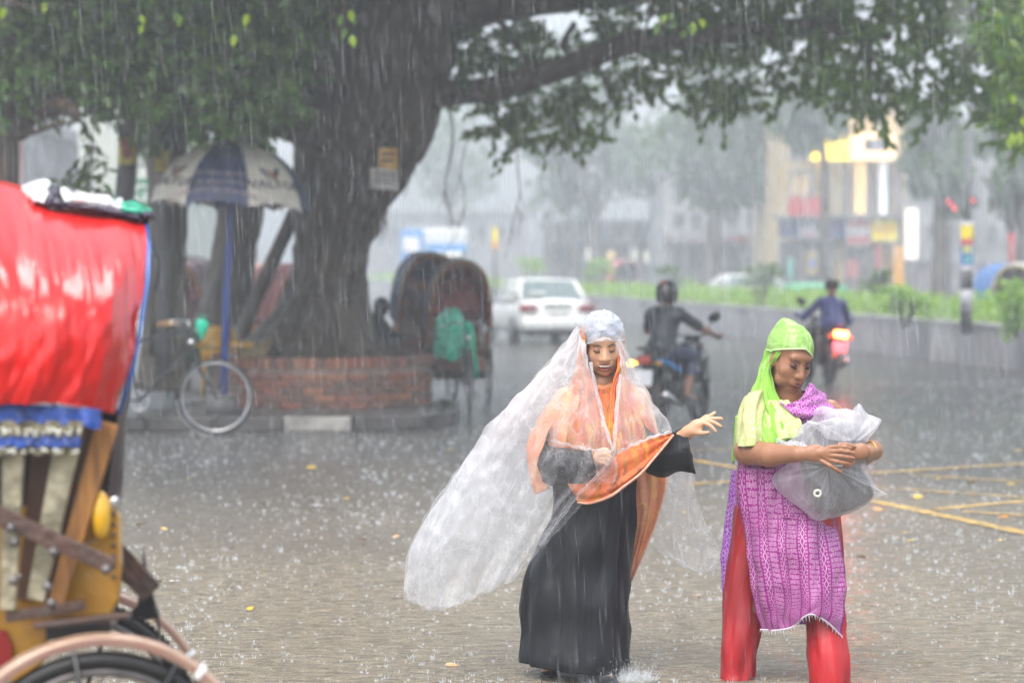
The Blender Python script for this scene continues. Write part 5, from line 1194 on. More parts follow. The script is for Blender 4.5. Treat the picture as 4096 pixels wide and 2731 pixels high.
    q = MB(); q.box((.3, 0, .25), (.5, 1.3, .12)); q.build('underbody', M_rub, t, smooth=False)
    return t
carA = car()
carB = copy_tree(carA); carB.location = (P(2780, 1200, 82).x, 82, 0); carB.rotation_euler = (0, 0, R(5)); carB['label'] = 'white car across the street, only its roof showing over the hedge'
# green and dark auto-rickshaw roofs beyond the hedge
t = thing('auto_rickshaw', 'green roofed three-wheeler half hidden behind the hedge', 'three-wheeler', (P(3265, 1200, 80).x, 80, 0), R(8)); t.scale = (.85, .8, .72); q = MB(); q.rings([[Vector((x, y, z)) for y, z in ((-.6, .35), (-.65, 1.0), (-.62, 1.45 + dz), (-.3, 1.6 + dz), (.3, 1.6 + dz), (.62, 1.45 + dz), (.65, 1.0), (.6, .35))] for x, dz in ((-1.2, -.12), (-1.0, .0), (.4, 0), (1.0, -.08), (1.3, -.45))]); q.build('body', mat('auto_green', (.02, .30, .14), rough=.3), t)
for x, y in ((-.8, -.55), (-.8, .55), (1.1, 0)): solid_wheel(t, (x, y, .22), .22, .1, .12)
q = MB(); q.box((0, -.66, 1.15), (1.3, .03, .4)); q.build('window', M_dkglass, t, smooth=False)

# ---- motorcycles, x forward
def motorcycle(lab, accent, lit_tail=False, group='motorcycles on the wet road'):
    t = thing('motorcycle', lab, 'motorcycle', (0, 0, 0), 0, group)
    paint = mat('motorcycle_black', (.012, .013, .016), rough=.18, coat=.5, var=.2); eng = mat('engine_grey', (.07, .07, .075), rough=.4, metal=.5, var=.3)
    for x in (0, 1.30):
        w_ = bpy.data.objects.new('wheel', None); C.objects.link(w_); w_.parent = t; w_.location = (x, 0, .30)
        q = MB(); q.torus((0, 0, 0), .25, .052, (0, 1, 0), n=36, m=8); q.build('tyre', M_rub, w_); q = MB(); q.torus((0, 0, 0), .205, .016, (0, 1, 0), n=30, m=6, sq=1.6)
        for k in range(6): a = 2 * pi * k / 6; q.tube([(0, 0, 0), (cos(a) * .2, 0, sin(a) * .2)], .014, n=5)
        q.tube([(0, -.05, 0), (0, .05, 0)], .045, n=12); q.build('rim', M_stl, w_)
    q = MB(); q.rings([[Vector((x + cos(a) * r, sin(a) * w_ * .9, z + sin(a * 2) * 0)) for a in np.linspace(0, 2 * pi, 14, endpoint=False)] for x, z, r, w_ in ((.88, .68, .20, .09), (.88, .76, .26, .13), (.88, .86, .25, .145), (.88, .93, .2, .12), (.9, .97, .1, .06))]); q.build('fuel_tank', paint, t)
    q = MB(); q.rings([[Vector((x, y, z + dz)) for y, dz in ((-w_, -.05), (-w_, .01), (-w_ * .5, .04), (w_ * .5, .04), (w_, .01), (w_, -.05))] for x, z, w_ in ((-.22, .86, .08), (-.1, .85, .12), (.15, .82, .135), (.4, .79, .13), (.6, .80, .10))]); q.build('seat', M_dkfab, t)
    q = MB(); q.rings([[Vector((x, y, z)) for y, z in ((-w_, z0), (-w_ * 1.1, z1), (w_ * 1.1, z1), (w_, z0))] for x, z0, z1, w_ in ((-.42, .80, .86, .05), (-.25, .70, .83, .11), (.1, .62, .79, .12), (.45, .60, .76, .11))]); q.build('tail_cowl', paint, t)
    q = MB()
    for s_ in (-1, 1): q._add([(-.35, s_ * .115, .81), (-.1, s_ * .135, .80), (.35, s_ * .135, .70), (.40, s_ * .135, .62), (-.05, s_ * .135, .74), (-.3, s_ * .12, .77)], [(0, 1, 2, 3, 4, 5)])
    q.build('side_panel', accent, t, smooth=False)
    q = MB(); q.tube([(-.12, -.12, .88), (-.34, -.12, .93), (-.40, 0, .94), (-.34, .12, .93), (-.12, .12, .88)], .013); q.build('grab_rail', M_blkm, t)
    q = MB(); q.box((-.44, 0, .80), (.07, .20 if lit_tail else .15, .09), bev=.025); q.build('tail_lamp', emit('brake_light', (1.0, .12, .02), 26) if lit_tail else mat('tail_lens', (.14, .012, .01), rough=.2, emit=(1, .08, .02), estr=.08), t)
    for s_ in (-1, 1):
        on = (s_ > 0 and not lit_tail); q = MB(); q.ell((-.40, s_ * .17, .76), (.035, .035, .03)); q.tube([(-.38, s_ * .06, .77), (-.38, s_ * .15, .76)], .007, n=5); q.build('indicator', emit('amber_lit', (1.0, .38, .03), 7) if on else mat('amber_lens', (.4, .2, .03), rough=.2), t)
    q = MB(); q.box((-.46, 0, .60), (.02, .22, .18), Matrix.Rotation(R(12), 3, 'Y'), bev=.008); q.build('number_plate', mat('plate_grey_white', (.5, .52, .55), rough=.3), t, smooth=False)
    q = MB(); m = 10; q.rings([[Vector((cos(a) * rr, y, .30 + sin(a) * rr)) for y, rr in ((-.06, .33), (0, .35), (.06, .33))] for a in np.linspace(1.2, 3.0, m)], cap=False, closed=False); q.build('mudguard', paint, t); q = MB(); q.rings([[Vector((1.3 + cos(a) * rr, y, .30 + sin(a) * rr)) for y, rr in ((-.05, .32), (0, .335), (.05, .32))] for a in np.linspace(.5, 2.6, m)], cap=False, closed=False); q.build('mudguard', paint, t)
    q = MB(); q.box((.62, 0, .42), (.34, .22, .26), bev=.05); q.box((.70, 0, .60), (.18, .16, .2), Matrix.Rotation(R(-20), 3, 'Y'), bev=.03)
    for k in range(5): q.box((.70 + .02 * k, 0, .55 + .03 * k), (.2, .19, .008), Matrix.Rotation(R(-20), 3, 'Y'))
    q.build('engine', eng, t); q = MB()
    for s_ in (-1, 1): q.tube([(0, s_ * .1, .3), (.45, s_ * .1, .35), (.5, s_ * .1, .6)], .018); q.tube([(-.02, s_ * .12, .32), (-.05, s_ * .13, .72)], [.028, .022])
    q.tube([(.4, 0, .3), (.95, 0, .4), (1.05, 0, .85)], .02); q.build('frame', M_blkm, t)
    q = MB(); q.tube([(.75, -.14, .5), (.65, -.17, .28), (.3, -.17, .27), (0, -.17, .33), (-.28, -.18, .42)], [.02, .02, .03, .045, .05], n=10); q.build('exhaust', M_chr, t)
    q = MB()
    for s_ in (-1, 1): q.tube([(1.30, s_ * .085, .30), (1.12, s_ * .085, .80), (1.07, s_ * .085, .98)], .018)
    q.build('fork', M_stl, t)
    q = MB(); q.ell((1.18, 0, .86), (.11, .12, .13)); q.box((1.10, 0, 1.0), (.10, .18, .08), bev=.03); q.build('headlamp_cowl', paint, t)
    q = MB()
    for s_ in (-1, 1): q.rings([[Vector((x, s_ * y, z)) for x, y, z in ((1.1, .10, .95), (1.24, .13, .8), (1.2, .16, .52), (.98, .15, .5), (.9, .14, .75))], [Vector((x, s_ * (y + .03), z)) for x, y, z in ((1.1, .10, .95), (1.22, .13, .8), (1.18, .16, .54), (.98, .15, .52), (.92, .14, .75))]])
    q.build('shroud', paint, t, smooth=False)
    q = MB(); q.tube([(.92, -.36, 1.02), (1.0, -.24, 1.06), (1.06, -.08, 1.02), (1.06, .08, 1.02), (1.0, .24, 1.06), (.92, .36, 1.02)], .012); q.build('handlebar', M_blkm, t)
    for s_ in (-1, 1): q = MB(); q.tube([(.88, s_ * .40, 1.005), (.96, s_ * .29, 1.045)], .018); q.build('grip', M_rub, t); q = MB(); q.tube([(1.0, s_ * .22, 1.06), (1.02, s_ * .27, 1.20)], .007); M_ = Matrix.Rotation(R(-15), 3, 'Y'); q.ell((1.02, s_ * .30, 1.25), (.022, .085, .055), Matrix.Rotation(s_ * R(25), 3, 'X')); q.build('mirror', M_blkm, t); q = MB(); q.tube([(.42, s_ * .1, .30), (.44, s_ * .3, .30)], .014); q.build('footpeg', M_rub, t)
    return t
M_mb = mat('blue_graphic', (.02, .20, .50), rough=.25, var=.2)
mc1 = motorcycle('black motorcycle with blue side flashes and a lit amber indicator, ridden away', M_mb); A1 = math.atan2(.907, .42); O1 = Vector((P(2632, 1650, 25.3).x, 25.3, 0)); mc1.location = O1; mc1.rotation_euler = (0, 0, A1); mc1.scale = (.93,) * 3
mc2 = motorcycle('far dark motorcycle with its brake light glowing', mat('dark_panel', (.03, .03, .035)), lit_tail=True); A2 = math.atan2(.97, -.12); O2 = Vector((P(3312, 1500, 34.4).x, 34.4, 0)); mc2.location = O2; mc2.rotation_euler = (R(6), 0, A2); mc2.scale = (.94,) * 3
bl = bpy.data.lights.new('brake_glow', 'POINT'); bl.energy = 7; bl.color = (1, .02, .04); bl.shadow_soft_size = .05; blo = bpy.data.objects.new('brake_glow', bl); C.objects.link(blo); blo.parent = mc2; blo.location = (-.56, 0, .80)
# ================================================================== NEAR RICKSHAW (left edge), side on
fr = thing('cycle_rickshaw', 'wet cycle rickshaw with a shiny red hood filling the left edge of the street', 'rickshaw', (-1.3, 6.2, 0))
M_fred = mat('wet_red_vinyl', (.56, .007, .006), rough=.24, var=.12, scale=5, bump=.25, bscale=9, coat=.12)
g = sheet([[(-520, 690, 6.72), (-220, 735, 6.70), (40, 747, 6.70), (150, 800, 6.72), (300, 838, 6.74), (450, 852, 6.75), (584, 884, 6.78)],
           [(-520, 880, 6.36), (-220, 900, 6.36), (40, 905, 6.34), (170, 930, 6.38), (320, 950, 6.40), (460, 965, 6.42), (590, 985, 6.52)],
           [(-520, 1040, 6.12), (-220, 1050, 6.12), (40, 1060, 6.10), (170, 1080, 6.12), (320, 1090, 6.14), (460, 1100, 6.18), (584, 1120, 6.36)],
           [(-520, 1210, 5.99), (-220, 1210, 5.98), (40, 1220, 5.98), (170, 1230, 5.98), (310, 1240, 6.0), (440, 1250, 6.05), (562, 1270, 6.25)],
           [(-520, 1420, 5.97), (-220, 1420, 5.95), (30, 1430, 5.95), (150, 1430, 5.95), (290, 1440, 5.97), (410, 1450, 6.02), (528, 1460, 6.2)],
           [(-520, 1600, 5.98), (-220, 1610, 5.97), (0, 1616, 5.97), (130, 1612, 5.97), (260, 1620, 5.98), (370, 1634, 6.03), (472, 1656, 6.18)]], 110, 90)
nv, nu, _ = g.shape; nn = grid_normals(g)
V_, U_ = np.meshgrid(np.linspace(0, 1, nu), np.linspace(0, 1, nv)); U_, V_ = V_, U_
puck = np.clip((V_ - .35) / .65, 0, 1)
fold = .0
for a, ph, sl_ in ((17, .4, 3.0), (29, 1.7, -4), (43, 2.2, 5)): fold = fold + np.sin(U_ * a + ph + sl_ * V_) / a * 8
fz = np.array([[noise.noise(Vector((U_[i, j] * 9, V_[i, j] * 3.2, 1.7))) for j in range(nu)] for i in range(nv)])
fz2 = np.array([[noise.noise(Vector((U_[i, j] * 22 + V_[i, j] * 7, V_[i, j] * 9, 4.7))) for j in range(nu)] for i in range(nv)])
fz3 = np.array([[noise.noise(Vector((U_[i, j] * 34 - V_[i, j] * 5, V_[i, j] * 3.0, 8.1))) for j in range(nu)] for i in range(nv)])
g = g + nn * ((.007 * fz3 * np.clip(V_ * 3 - .2, 0, 1) + .010 * fold * puck + .018 * fz * (puck + .25) + .012 * fz2 * puck)[..., None])
q = MB(); grid_mesh(q, g); q.build('hood', M_fred, fr, world=True)
# far side and top of the hood, closing it behind the red curtain
M_fbk = mat('black_hood_side', (.012, .012, .014), rough=.4, var=.3)
q = MB(); g = sheet([[(584, 884, 6.78), (604, 892, 7.0), (606, 900, 7.5)], [(590, 985, 6.52), (602, 1000, 6.9), (600, 1010, 7.5)], [(562, 1270, 6.25), (572, 1280, 6.6), (560, 1290, 7.4)], [(528, 1460, 6.2), (536, 1480, 6.5), (520, 1480, 7.3)], [(474, 1656, 6.18), (505, 1690, 6.4), (490, 1700, 7.2)], [(440, 1900, 6.2), (494, 1900, 6.4), (470, 1900, 7.1)], [(430, 2010, 6.2), (478, 2030, 6.4), (460, 2030, 7.1)]], 10, 30); grid_mesh(q, g); q.build('hood_back', M_fbk, fr, world=True)
q = MB(); g = sheet([[(-520, 690, 6.73), (0, 747, 6.71), (300, 840, 6.75), (584, 886, 6.79)], [(-520, 640, 7.1), (0, 720, 7.1), (300, 815, 7.15), (600, 890, 7.2)], [(-520, 660, 7.6), (0, 740, 7.6), (300, 830, 7.65), (600, 900, 7.6)]], 40, 10); grid_mesh(q, g); q.build('hood_top', M_fred, fr, world=True)
q = MB(); q.tube([P(585, 884, 6.77), P(596, 985, 6.52), P(590, 1120, 6.36), P(568, 1270, 6.25), P(535, 1460, 6.2), P(476, 1656, 6.17)], .0055, n=8); q.build('piping', mat('blue_piping', (.02, .12, .42), rough=.25), fr, world=True)
M_fbl = mat('blue_satin', (.0, .035, .22), rough=.4, var=.4, scale=30, bump=.4); M_tin = mat('tinsel', (.45, .42, .28), rough=.25, metal=.4, col2=(.12, .10, .06), scale=45, bump=1, bscale=120)
def strip(name, xs_, y0, y1, Y, m, amp=.006, f=50, droop=0):
    q = MB(); n = 60; R_ = []
    for v in (0, .33, .66, 1): R_.append([P(xs_[0] + (xs_[1] - xs_[0]) * j / n, y0 + (y1 - y0) * v + droop * (j / n) ** 2 + 6 * sin(j * .9) * v, Y - amp * sin(j * f / n) * v - .01 * v) for j in range(n + 1)])
    q.rings(R_, cap=False, closed=False); return q.build(name, m, fr, world=True)
strip('frill', (-300, 405), 1606, 1684, 6.0, M_fbl, droop=30); strip('tinsel_strip', (-300, 330), 1682, 1746, 5.99, M_tin, amp=.01, f=90); strip('frill', (-300, 322), 1742, 1786, 5.98, M_fbl); strip('tinsel_strip', (-300, 318), 1784, 1816, 5.985, M_tin, amp=.01, f=80)
for k in range(60):   # bright sequins hanging from the trims
    x = rnd.uniform(-10, 330); y = rnd.choice((1720, 1735, 1800, 1808)) + rnd.uniform(-8, 8); q = MB(); q.ell(P(x, y, 5.97), (.0045, .003, .0045), nu=8, nv=5); q.build('sequin', mat('sequin', (.6, .62, .55), rough=.15, metal=.6), fr, world=True)
# bamboo hoops fanning from the pivot, some wrapped in metal foil
M_foil = mat('dull_foil_wrap', (.33, .30, .21), rough=.35, var=.35, scale=16, bump=.4, metal=.2); M_bam = mat('orange_bamboo', (.42, .19, .045), rough=.4, col2=(.20, .09, .03), scale=9, stretch=(6, 6, .8), bump=.4); M_rust = mat('rusty_dark_steel', (.055, .035, .03), rough=.45, col2=(.10, .05, .035), scale=14, bump=.5)
def plank(name, a, c, w0, w1, Y, m, th=.018):
    """flat bar between two picture points, widths in photo pixels"""
    A_, B_ = P(*a, Y), P(*c, Y); d = (B_ - A_).normalized(); n = Vector((d.z, 0, -d.x)); s_ = Y / FPX; q = MB()
    q.prism([A_ + n * w0 * s_ / 2, A_ - n * w0 * s_ / 2, B_ - n * w1 * s_ / 2, B_ + n * w1 * s_ / 2], (0, th, 0)); o = q.build(name, m, fr, smooth=False, world=True); bv = o.modifiers.new('edge', 'BEVEL'); bv.width = .004; bv.segments = 2; return o
plank('hood_hoop', (52, 1800), (30, 2440), 88, 62, 6.02, M_foil); plank('hood_hoop', (262, 1800), (140, 2400), 104, 70, 6.04, M_foil); plank('hood_hoop', (428, 1690), (215, 2440), 92, 62, 6.06, M_bam)
plank('hood_hoop', (335, 1680), (180, 2400), 60, 46, 6.10, mat('brown_bamboo', (.12, .06, .035), rough=.45)); plank('hood_hoop', (165, 1800), (95, 2400), 70, 60, 6.12, mat('brown_bamboo', (0, 0, 0))); plank('hood_hoop', (-120, 1800), (-60, 2440), 90, 62, 6.03, M_foil)
q = MB(); q.prism([P(x, y, 6.30) for x, y in ((-300, 1600), (470, 1640), (486, 1900), (440, 2200), (430, 2460), (-300, 2460))], (0, .03, 0)); q.build('seat_side', mat('dark_brown_seat', (.03, .018, .016), rough=.5, var=.3), fr, smooth=False, world=True)
M_fy = mat('yellow_enamel', (.52, .27, .012), rough=.3, col2=(.36, .17, .02), scale=7, bump=.2, coat=.3)
q = MB(); q.prism([P(x, y, 6.14) for x, y in ((-300, 2030), (120, 2030), (300, 2090), (395, 2010), (475, 2060), (480, 2260), (470, 2400), (438, 2462), (250, 2482), (190, 2500), (182, 2640), (90, 2720), (-300, 2760))], (0, .05, 0)); o = q.build('body_panel', M_fy, fr, smooth=False, world=True); o.modifiers.new('edge', 'BEVEL').width = .006
q = MB(); q.ell(P(405, 2060, 6.10), (.024, .04, .062)); q.build('armrest_end', mat('bright_yellow_enamel', (.72, .40, .012), rough=.25, coat=.5), fr, world=True)
q = MB(); q.box(P(455, 2010, 6.12), (.026, .03, .035), bev=.008); q.build('chrome_cap', M_chr, fr, world=True)
q = MB()
for k in range(7): q.ell(P(455, 2055 + 42 * k, 6.125), .007, nu=8, nv=6)
q.build('rivets', M_rust, fr, world=True)
q = MB(); q.prism([P(x, y, 6.12) for x, y in ((-300, 2500), (20, 2520), (48, 2580), (46, 2660), (-300, 2700))], (0, .01, 0)); q.build('painted_flash', mat('dark_red_enamel', (.25, .01, .01), rough=.3), fr, smooth=False, world=True)
for (x0, x1, y) in ((300, 395, 2165), (60, 150, 2285)): plank('chrome_strip', (x0, y + 22), (x1, y - 12), 9, 9, 6.12, M_chr, .006)
plank('stay_bar', (-260, 1950), (452, 2268), 84, 66, 5.97, M_rust, .012); plank('stay_bar', (440, 2200), (608, 2372), 110, 96, 6.35, M_rust, .012)
for x, y in ((425, 2278), (45, 2110), (55, 2320), (190, 2345), (205, 2412), (215, 2208), (60, 2168)): q = MB(); q.tube([P(x, y, 5.96), P(x, y, 5.985)], .013, n=10); q.build('bolt', M_stl, fr, world=True)
plank('spring_leaf', (20, 2470), (335, 2420), 44, 40, 6.03, M_rust, .03)
q = MB(); g = [(180, 2500), (300, 2488), (436, 2472), (448, 2500), (430, 2536), (300, 2552), (185, 2560)]; q.prism([P(x, y, 6.0) for x, y in g], (0, .12, 0)); q.build('axle_spring', M_blkm, fr, smooth=False, world=True)
plank('chassis_rail', (130, 2505), (520, 2462), 22, 22, 5.96, M_rust, .03)
q = MB(); q.prism([P(x, y, 6.45) for x, y in ((571, 2190), (580, 2250), (592, 2310), (622, 2420), (636, 2462), (640, 2580), (634, 2580), (626, 2470), (560, 2486), (500, 2470), (548, 2420), (566, 2330))], (0, .02, 0)); q.build('rear_bracket', M_blkm, fr, smooth=False, world=True)
ax = Vector((-.257, 1.0, 0)).normalized(); M_mgd = mat('cream_pink_mudguard', (.50, .36, .27), rough=.22, col2=(.30, .18, .12), scale=6, metal=.15, coat=.5); M_mgd2 = mat('mudguard_ridge', (.28, .13, .12), rough=.3, coat=.4)
for i, (cx, cy, Yc, lab) in enumerate(((400, 3180, 5.90, None), (285, 2895, 6.88, None))):
    ctr = P(cx, cy, Yc); w_ = bpy.data.objects.new('wheel', None); C.objects.link(w_); w_.parent = fr; w_.location = ctr - fr.location; w_.rotation_euler = (0, 0, math.atan2(ax.y, ax.x) - pi / 2)
    q = MB(); q.torus((0, 0, 0), .335, .022, (0, 1, 0), n=64, m=10); q.build('tyre', M_rub, w_)
    if i:
        q = MB()
        for k in range(110):
            a = 2 * pi * k / 110; d = Vector((cos(a), 0, sin(a))); q.box(d * .356 + Vector((0, .006 * (1 if k % 2 else -1), 0)), (.010, .02, .010), Matrix.Rotation(-a, 3, 'Y'))
        q.build('tyre_tread', M_rub, w_, smooth=False)
    q = MB(); q.torus((0, 0, 0), .305, .012, (0, 1, 0), n=64, m=8); q.build('rim', M_stl, w_)
    q = MB()
    for k in range(36):
        a = 2 * pi * k / 36; a2 = a + (.55 if k % 4 < 2 else -.55); q.tube([(cos(a2) * .03, .03 if k % 2 else -.03, sin(a2) * .03), (cos(a) * .298, 0, sin(a) * .298)], .0012, n=4, cap=False)
    q.build('spokes', M_stl, w_)
    q = MB(); q.tube([(0, -.05, 0), (0, .05, 0)], .026, n=12); q.build('hub', M_stl, w_)
    q = MB(); n = 60
    pr = [(-.030, .374), (-.028, .392), (-.018, .400), (-.008, .391), (0, .3965), (.010, .391), (.020, .399), (.029, .391), (.031, .374)]
    def mgr(a, pr): return [Vector((cos(a) * r, y, sin(a) * r)) for y, r in pr]
    q.rings([mgr(a, pr) for a in np.linspace(-.1, pi + .2, n)], cap=False, closed=False); o = q.build('mudguard', M_mgd, w_); o.modifiers.new('thickness', 'SOLIDIFY').thickness = .003
    for yy in (-.0285, .0285): q = MB(); q.rings([[Vector((cos(a) * r, yy + (-.0025 if yy < 0 else .0025), sin(a) * r)) for r in (.372, .377, .386, .391)] for a in np.linspace(-.1, pi + .2, n)], cap=False, closed=False); q.build('mudguard_flange', M_mgd, w_)
    q = MB(); q.rings([[Vector((cos(a) * r, y, sin(a) * r)) for y, r in ((-.0335, .378), (-.0345, .381), (-.0335, .384))] for a in np.linspace(-.1, pi + .2, n)], cap=False, closed=False); q.build('painted_line', M_mgd2, w_)
    q = MB(); a = R(51) if i == 0 else R(30)
    q.rings([[Vector((cos(a + da) * r, y, sin(a + da) * r)) for da in (-.022, .022)] for y, r in ((-.036, .368), (-.036, .392), (-.02, .405), (.02, .405), (.036, .392), (.036, .368))], cap=False, closed=False); q.build('clamp', M_white, w_)
    for a_ in (R(100), R(60), R(128)) if i == 0 else (R(70),):
        q = MB(); q.tube([(0, -.045, 0), (cos(a_) * .37, -.034, sin(a_) * .37)], .0075, n=6); q.build('stay', M_blkm, w_)
q = MB(); q.tube([P(420, 3180, 5.95), P(285, 2895, 6.9)], .014); q.build('axle', M_rust, fr, world=True)
# polythene bundled on the roof of the hood
pb = thing('polythene_bundle', 'folded white, black and green polythene lying on top of the red hood', 'plastic sheet', P(400, 830, 6.85))
M_pwh = mat('pale_polythene', (.72, .76, .74), rough=.2, col2=(.60, .52, .60), scale=8, bump=.6); M_pgr = mat('green_polythene2', (.03, .42, .26), rough=.2, bump=.5); M_pdk = mat('black_violet_polythene', (.02, .01, .035), rough=.2, bump=.5)
def blob(name, rows, m, nu=30, nv=14, amp=.006, s=0):
    q = MB(); grid_mesh(q, wrinkle(sheet(rows, nu, nv), amp, 3, 1, s, fine=.5)); o = q.build(name, m, pb, world=True); o.modifiers.new('thickness', 'SOLIDIFY').thickness = .004; return o
blob('pale_fold', [[(68, 772, 6.95), (120, 728, 6.95), (190, 724, 6.95), (222, 752, 6.95)], [(76, 790, 6.75), (130, 770, 6.7), (180, 772, 6.7), (215, 790, 6.75)], [(130, 815, 6.68), (150, 812, 6.64), (180, 818, 6.64), (200, 815, 6.66)]], M_pwh, s=1)
blob('dark_fold', [[(205, 745, 6.85), (225, 752, 6.8), (245, 790, 6.8), (262, 810, 6.8)], [(165, 790, 6.7), (205, 790, 6.64), (245, 815, 6.66), (268, 822, 6.7)], [(150, 812, 6.66), (190, 822, 6.62), (240, 828, 6.64), (268, 826, 6.68)]], M_pdk, s=2)
blob('pale_fold', [[(228, 752, 6.95), (300, 768, 6.95), (400, 780, 6.95), (490, 795, 6.95)], [(245, 785, 6.72), (310, 790, 6.68), (400, 805, 6.7), (490, 828, 6.72)], [(262, 812, 6.68), (330, 815, 6.66), (410, 826, 6.68), (480, 845, 6.72)]], M_pwh, s=3)
blob('green_fold', [[(440, 795, 7.0), (500, 800, 7.0), (560, 822, 7.0), (604, 842, 7.0)], [(450, 822, 6.74), (500, 830, 6.72), (560, 845, 6.74), (606, 858, 6.8)], [(455, 838, 6.72), (500, 845, 6.7), (560, 858, 6.72), (600, 868, 6.78)]], M_pgr, s=4)
blob('dark_fold', [[(262, 808, 6.7), (360, 815, 6.68), (460, 835, 6.7), (560, 858, 6.72)], [(266, 818, 6.66), (360, 830, 6.64), (460, 852, 6.66), (560, 876, 6.7)], [(270, 824, 6.66), (360, 838, 6.66), (460, 862, 6.68), (550, 882, 6.72)]], M_pdk, s=5)
q = MB(); q.ell(P(592, 866, 6.76), (.022, .05, .016)); q.build('dark_end', M_pdk, pb, world=True)
st = thing('strap', 'loose dark strap hanging beside the right edge of the red hood', 'strap', P(615, 980, 6.6)); q = MB(); q.tube([P(598, 960, 6.6), P(618, 1000, 6.6), P(636, 1040, 6.62), (P(632, 1110, 6.62)), P(622, 1160, 6.64)], .0065, n=8, squash=.3); q.build('webbing', M_pdk, st, world=True)
# ================================================================== PEOPLE
M_sk1 = mat('light_brown_skin', (.62, .35, .21), rough=.36, var=.06, scale=5, bump=.08, bscale=60); M_sk2 = mat('brown_skin', (.33, .155, .085), rough=.38, var=.08, scale=5, bump=.08, bscale=60); M_sk3 = mat('rider_skin', (.24, .12, .075), rough=.4, var=.08)
M_hair = mat('black_hair', (.012, .010, .010), rough=.35); M_brow = mat('brow', (.025, .015, .012), rough=.6); M_teeth = mat('teeth', (.62, .58, .46), rough=.3); M_mouth = mat('mouth_inside', (.08, .015, .012), rough=.6)
M_lip = mat('lips', (.30, .08, .07), rough=.35, var=.08); M_lid = mat('shaded_lid_skin', (.11, .045, .03), rough=.5); M_eyew = mat('eye_white', (.45, .42, .40), rough=.2); M_iris = mat('iris', (.015, .01, .008), rough=.15)  # lid skin darkened in colour to stand for shade at the eyes

def head_frame(pos, yaw=0, pitch=0, roll=0):
    return (Matrix.Rotation(pi + yaw, 3, 'Z') @ Matrix.Rotation(-pitch, 3, 'X') @ Matrix.Rotation(roll, 3, 'Y')), Vector(pos)
def head_prims(Mf, t, sc=1.0):
    T = lambda v: np.array(t + Mf @ (Vector(v) * sc)); Mn = np.array(Mf); E = lambda c, r: ell_p(T(c), np.array(r) * sc, Mn); K = lambda a, b, ra, rb: cone_p(T(a), T(b), ra * sc, rb * sc)
    pr = [E((0, -.02, .04), (.074, .094, .082)), E((0, .022, -.022), (.067, .069, .084)), E((0, .046, -.100), (.033, .030, .024)), E((-.030, .044, -.064), (.030, .028, .030)), E((.030, .044, -.064), (.030, .028, .030)), K((-.040, .028, -.078), (.040, .028, -.078), .027, .027),
          E((-.040, .050, -.030), (.026, .024, .024)), E((.040, .050, -.030), (.026, .024, .024)), K((0, .083, .008), (0, .102, -.034), .0075, .0115), E((-.012, .090, -.040), (.0085, .010, .0075)), E((.012, .090, -.040), (.0085, .010, .0075)),
          E((0, .068, .034), (.050, .022, .022)), E((0, .078, -.070), (.028, .014, .020)), E((-.074, -.008, -.012), (.009, .018, .030)), E((.074, -.008, -.012), (.009, .018, .030)), K((0, -.02, -.08), (0, -.035, -.17), .052, .055)]
    cuts = [E((-.031, .101, .002), (.019, .018, .0115)), E((.031, .101, .002), (.019, .018, .0115))]
    return pr, cuts
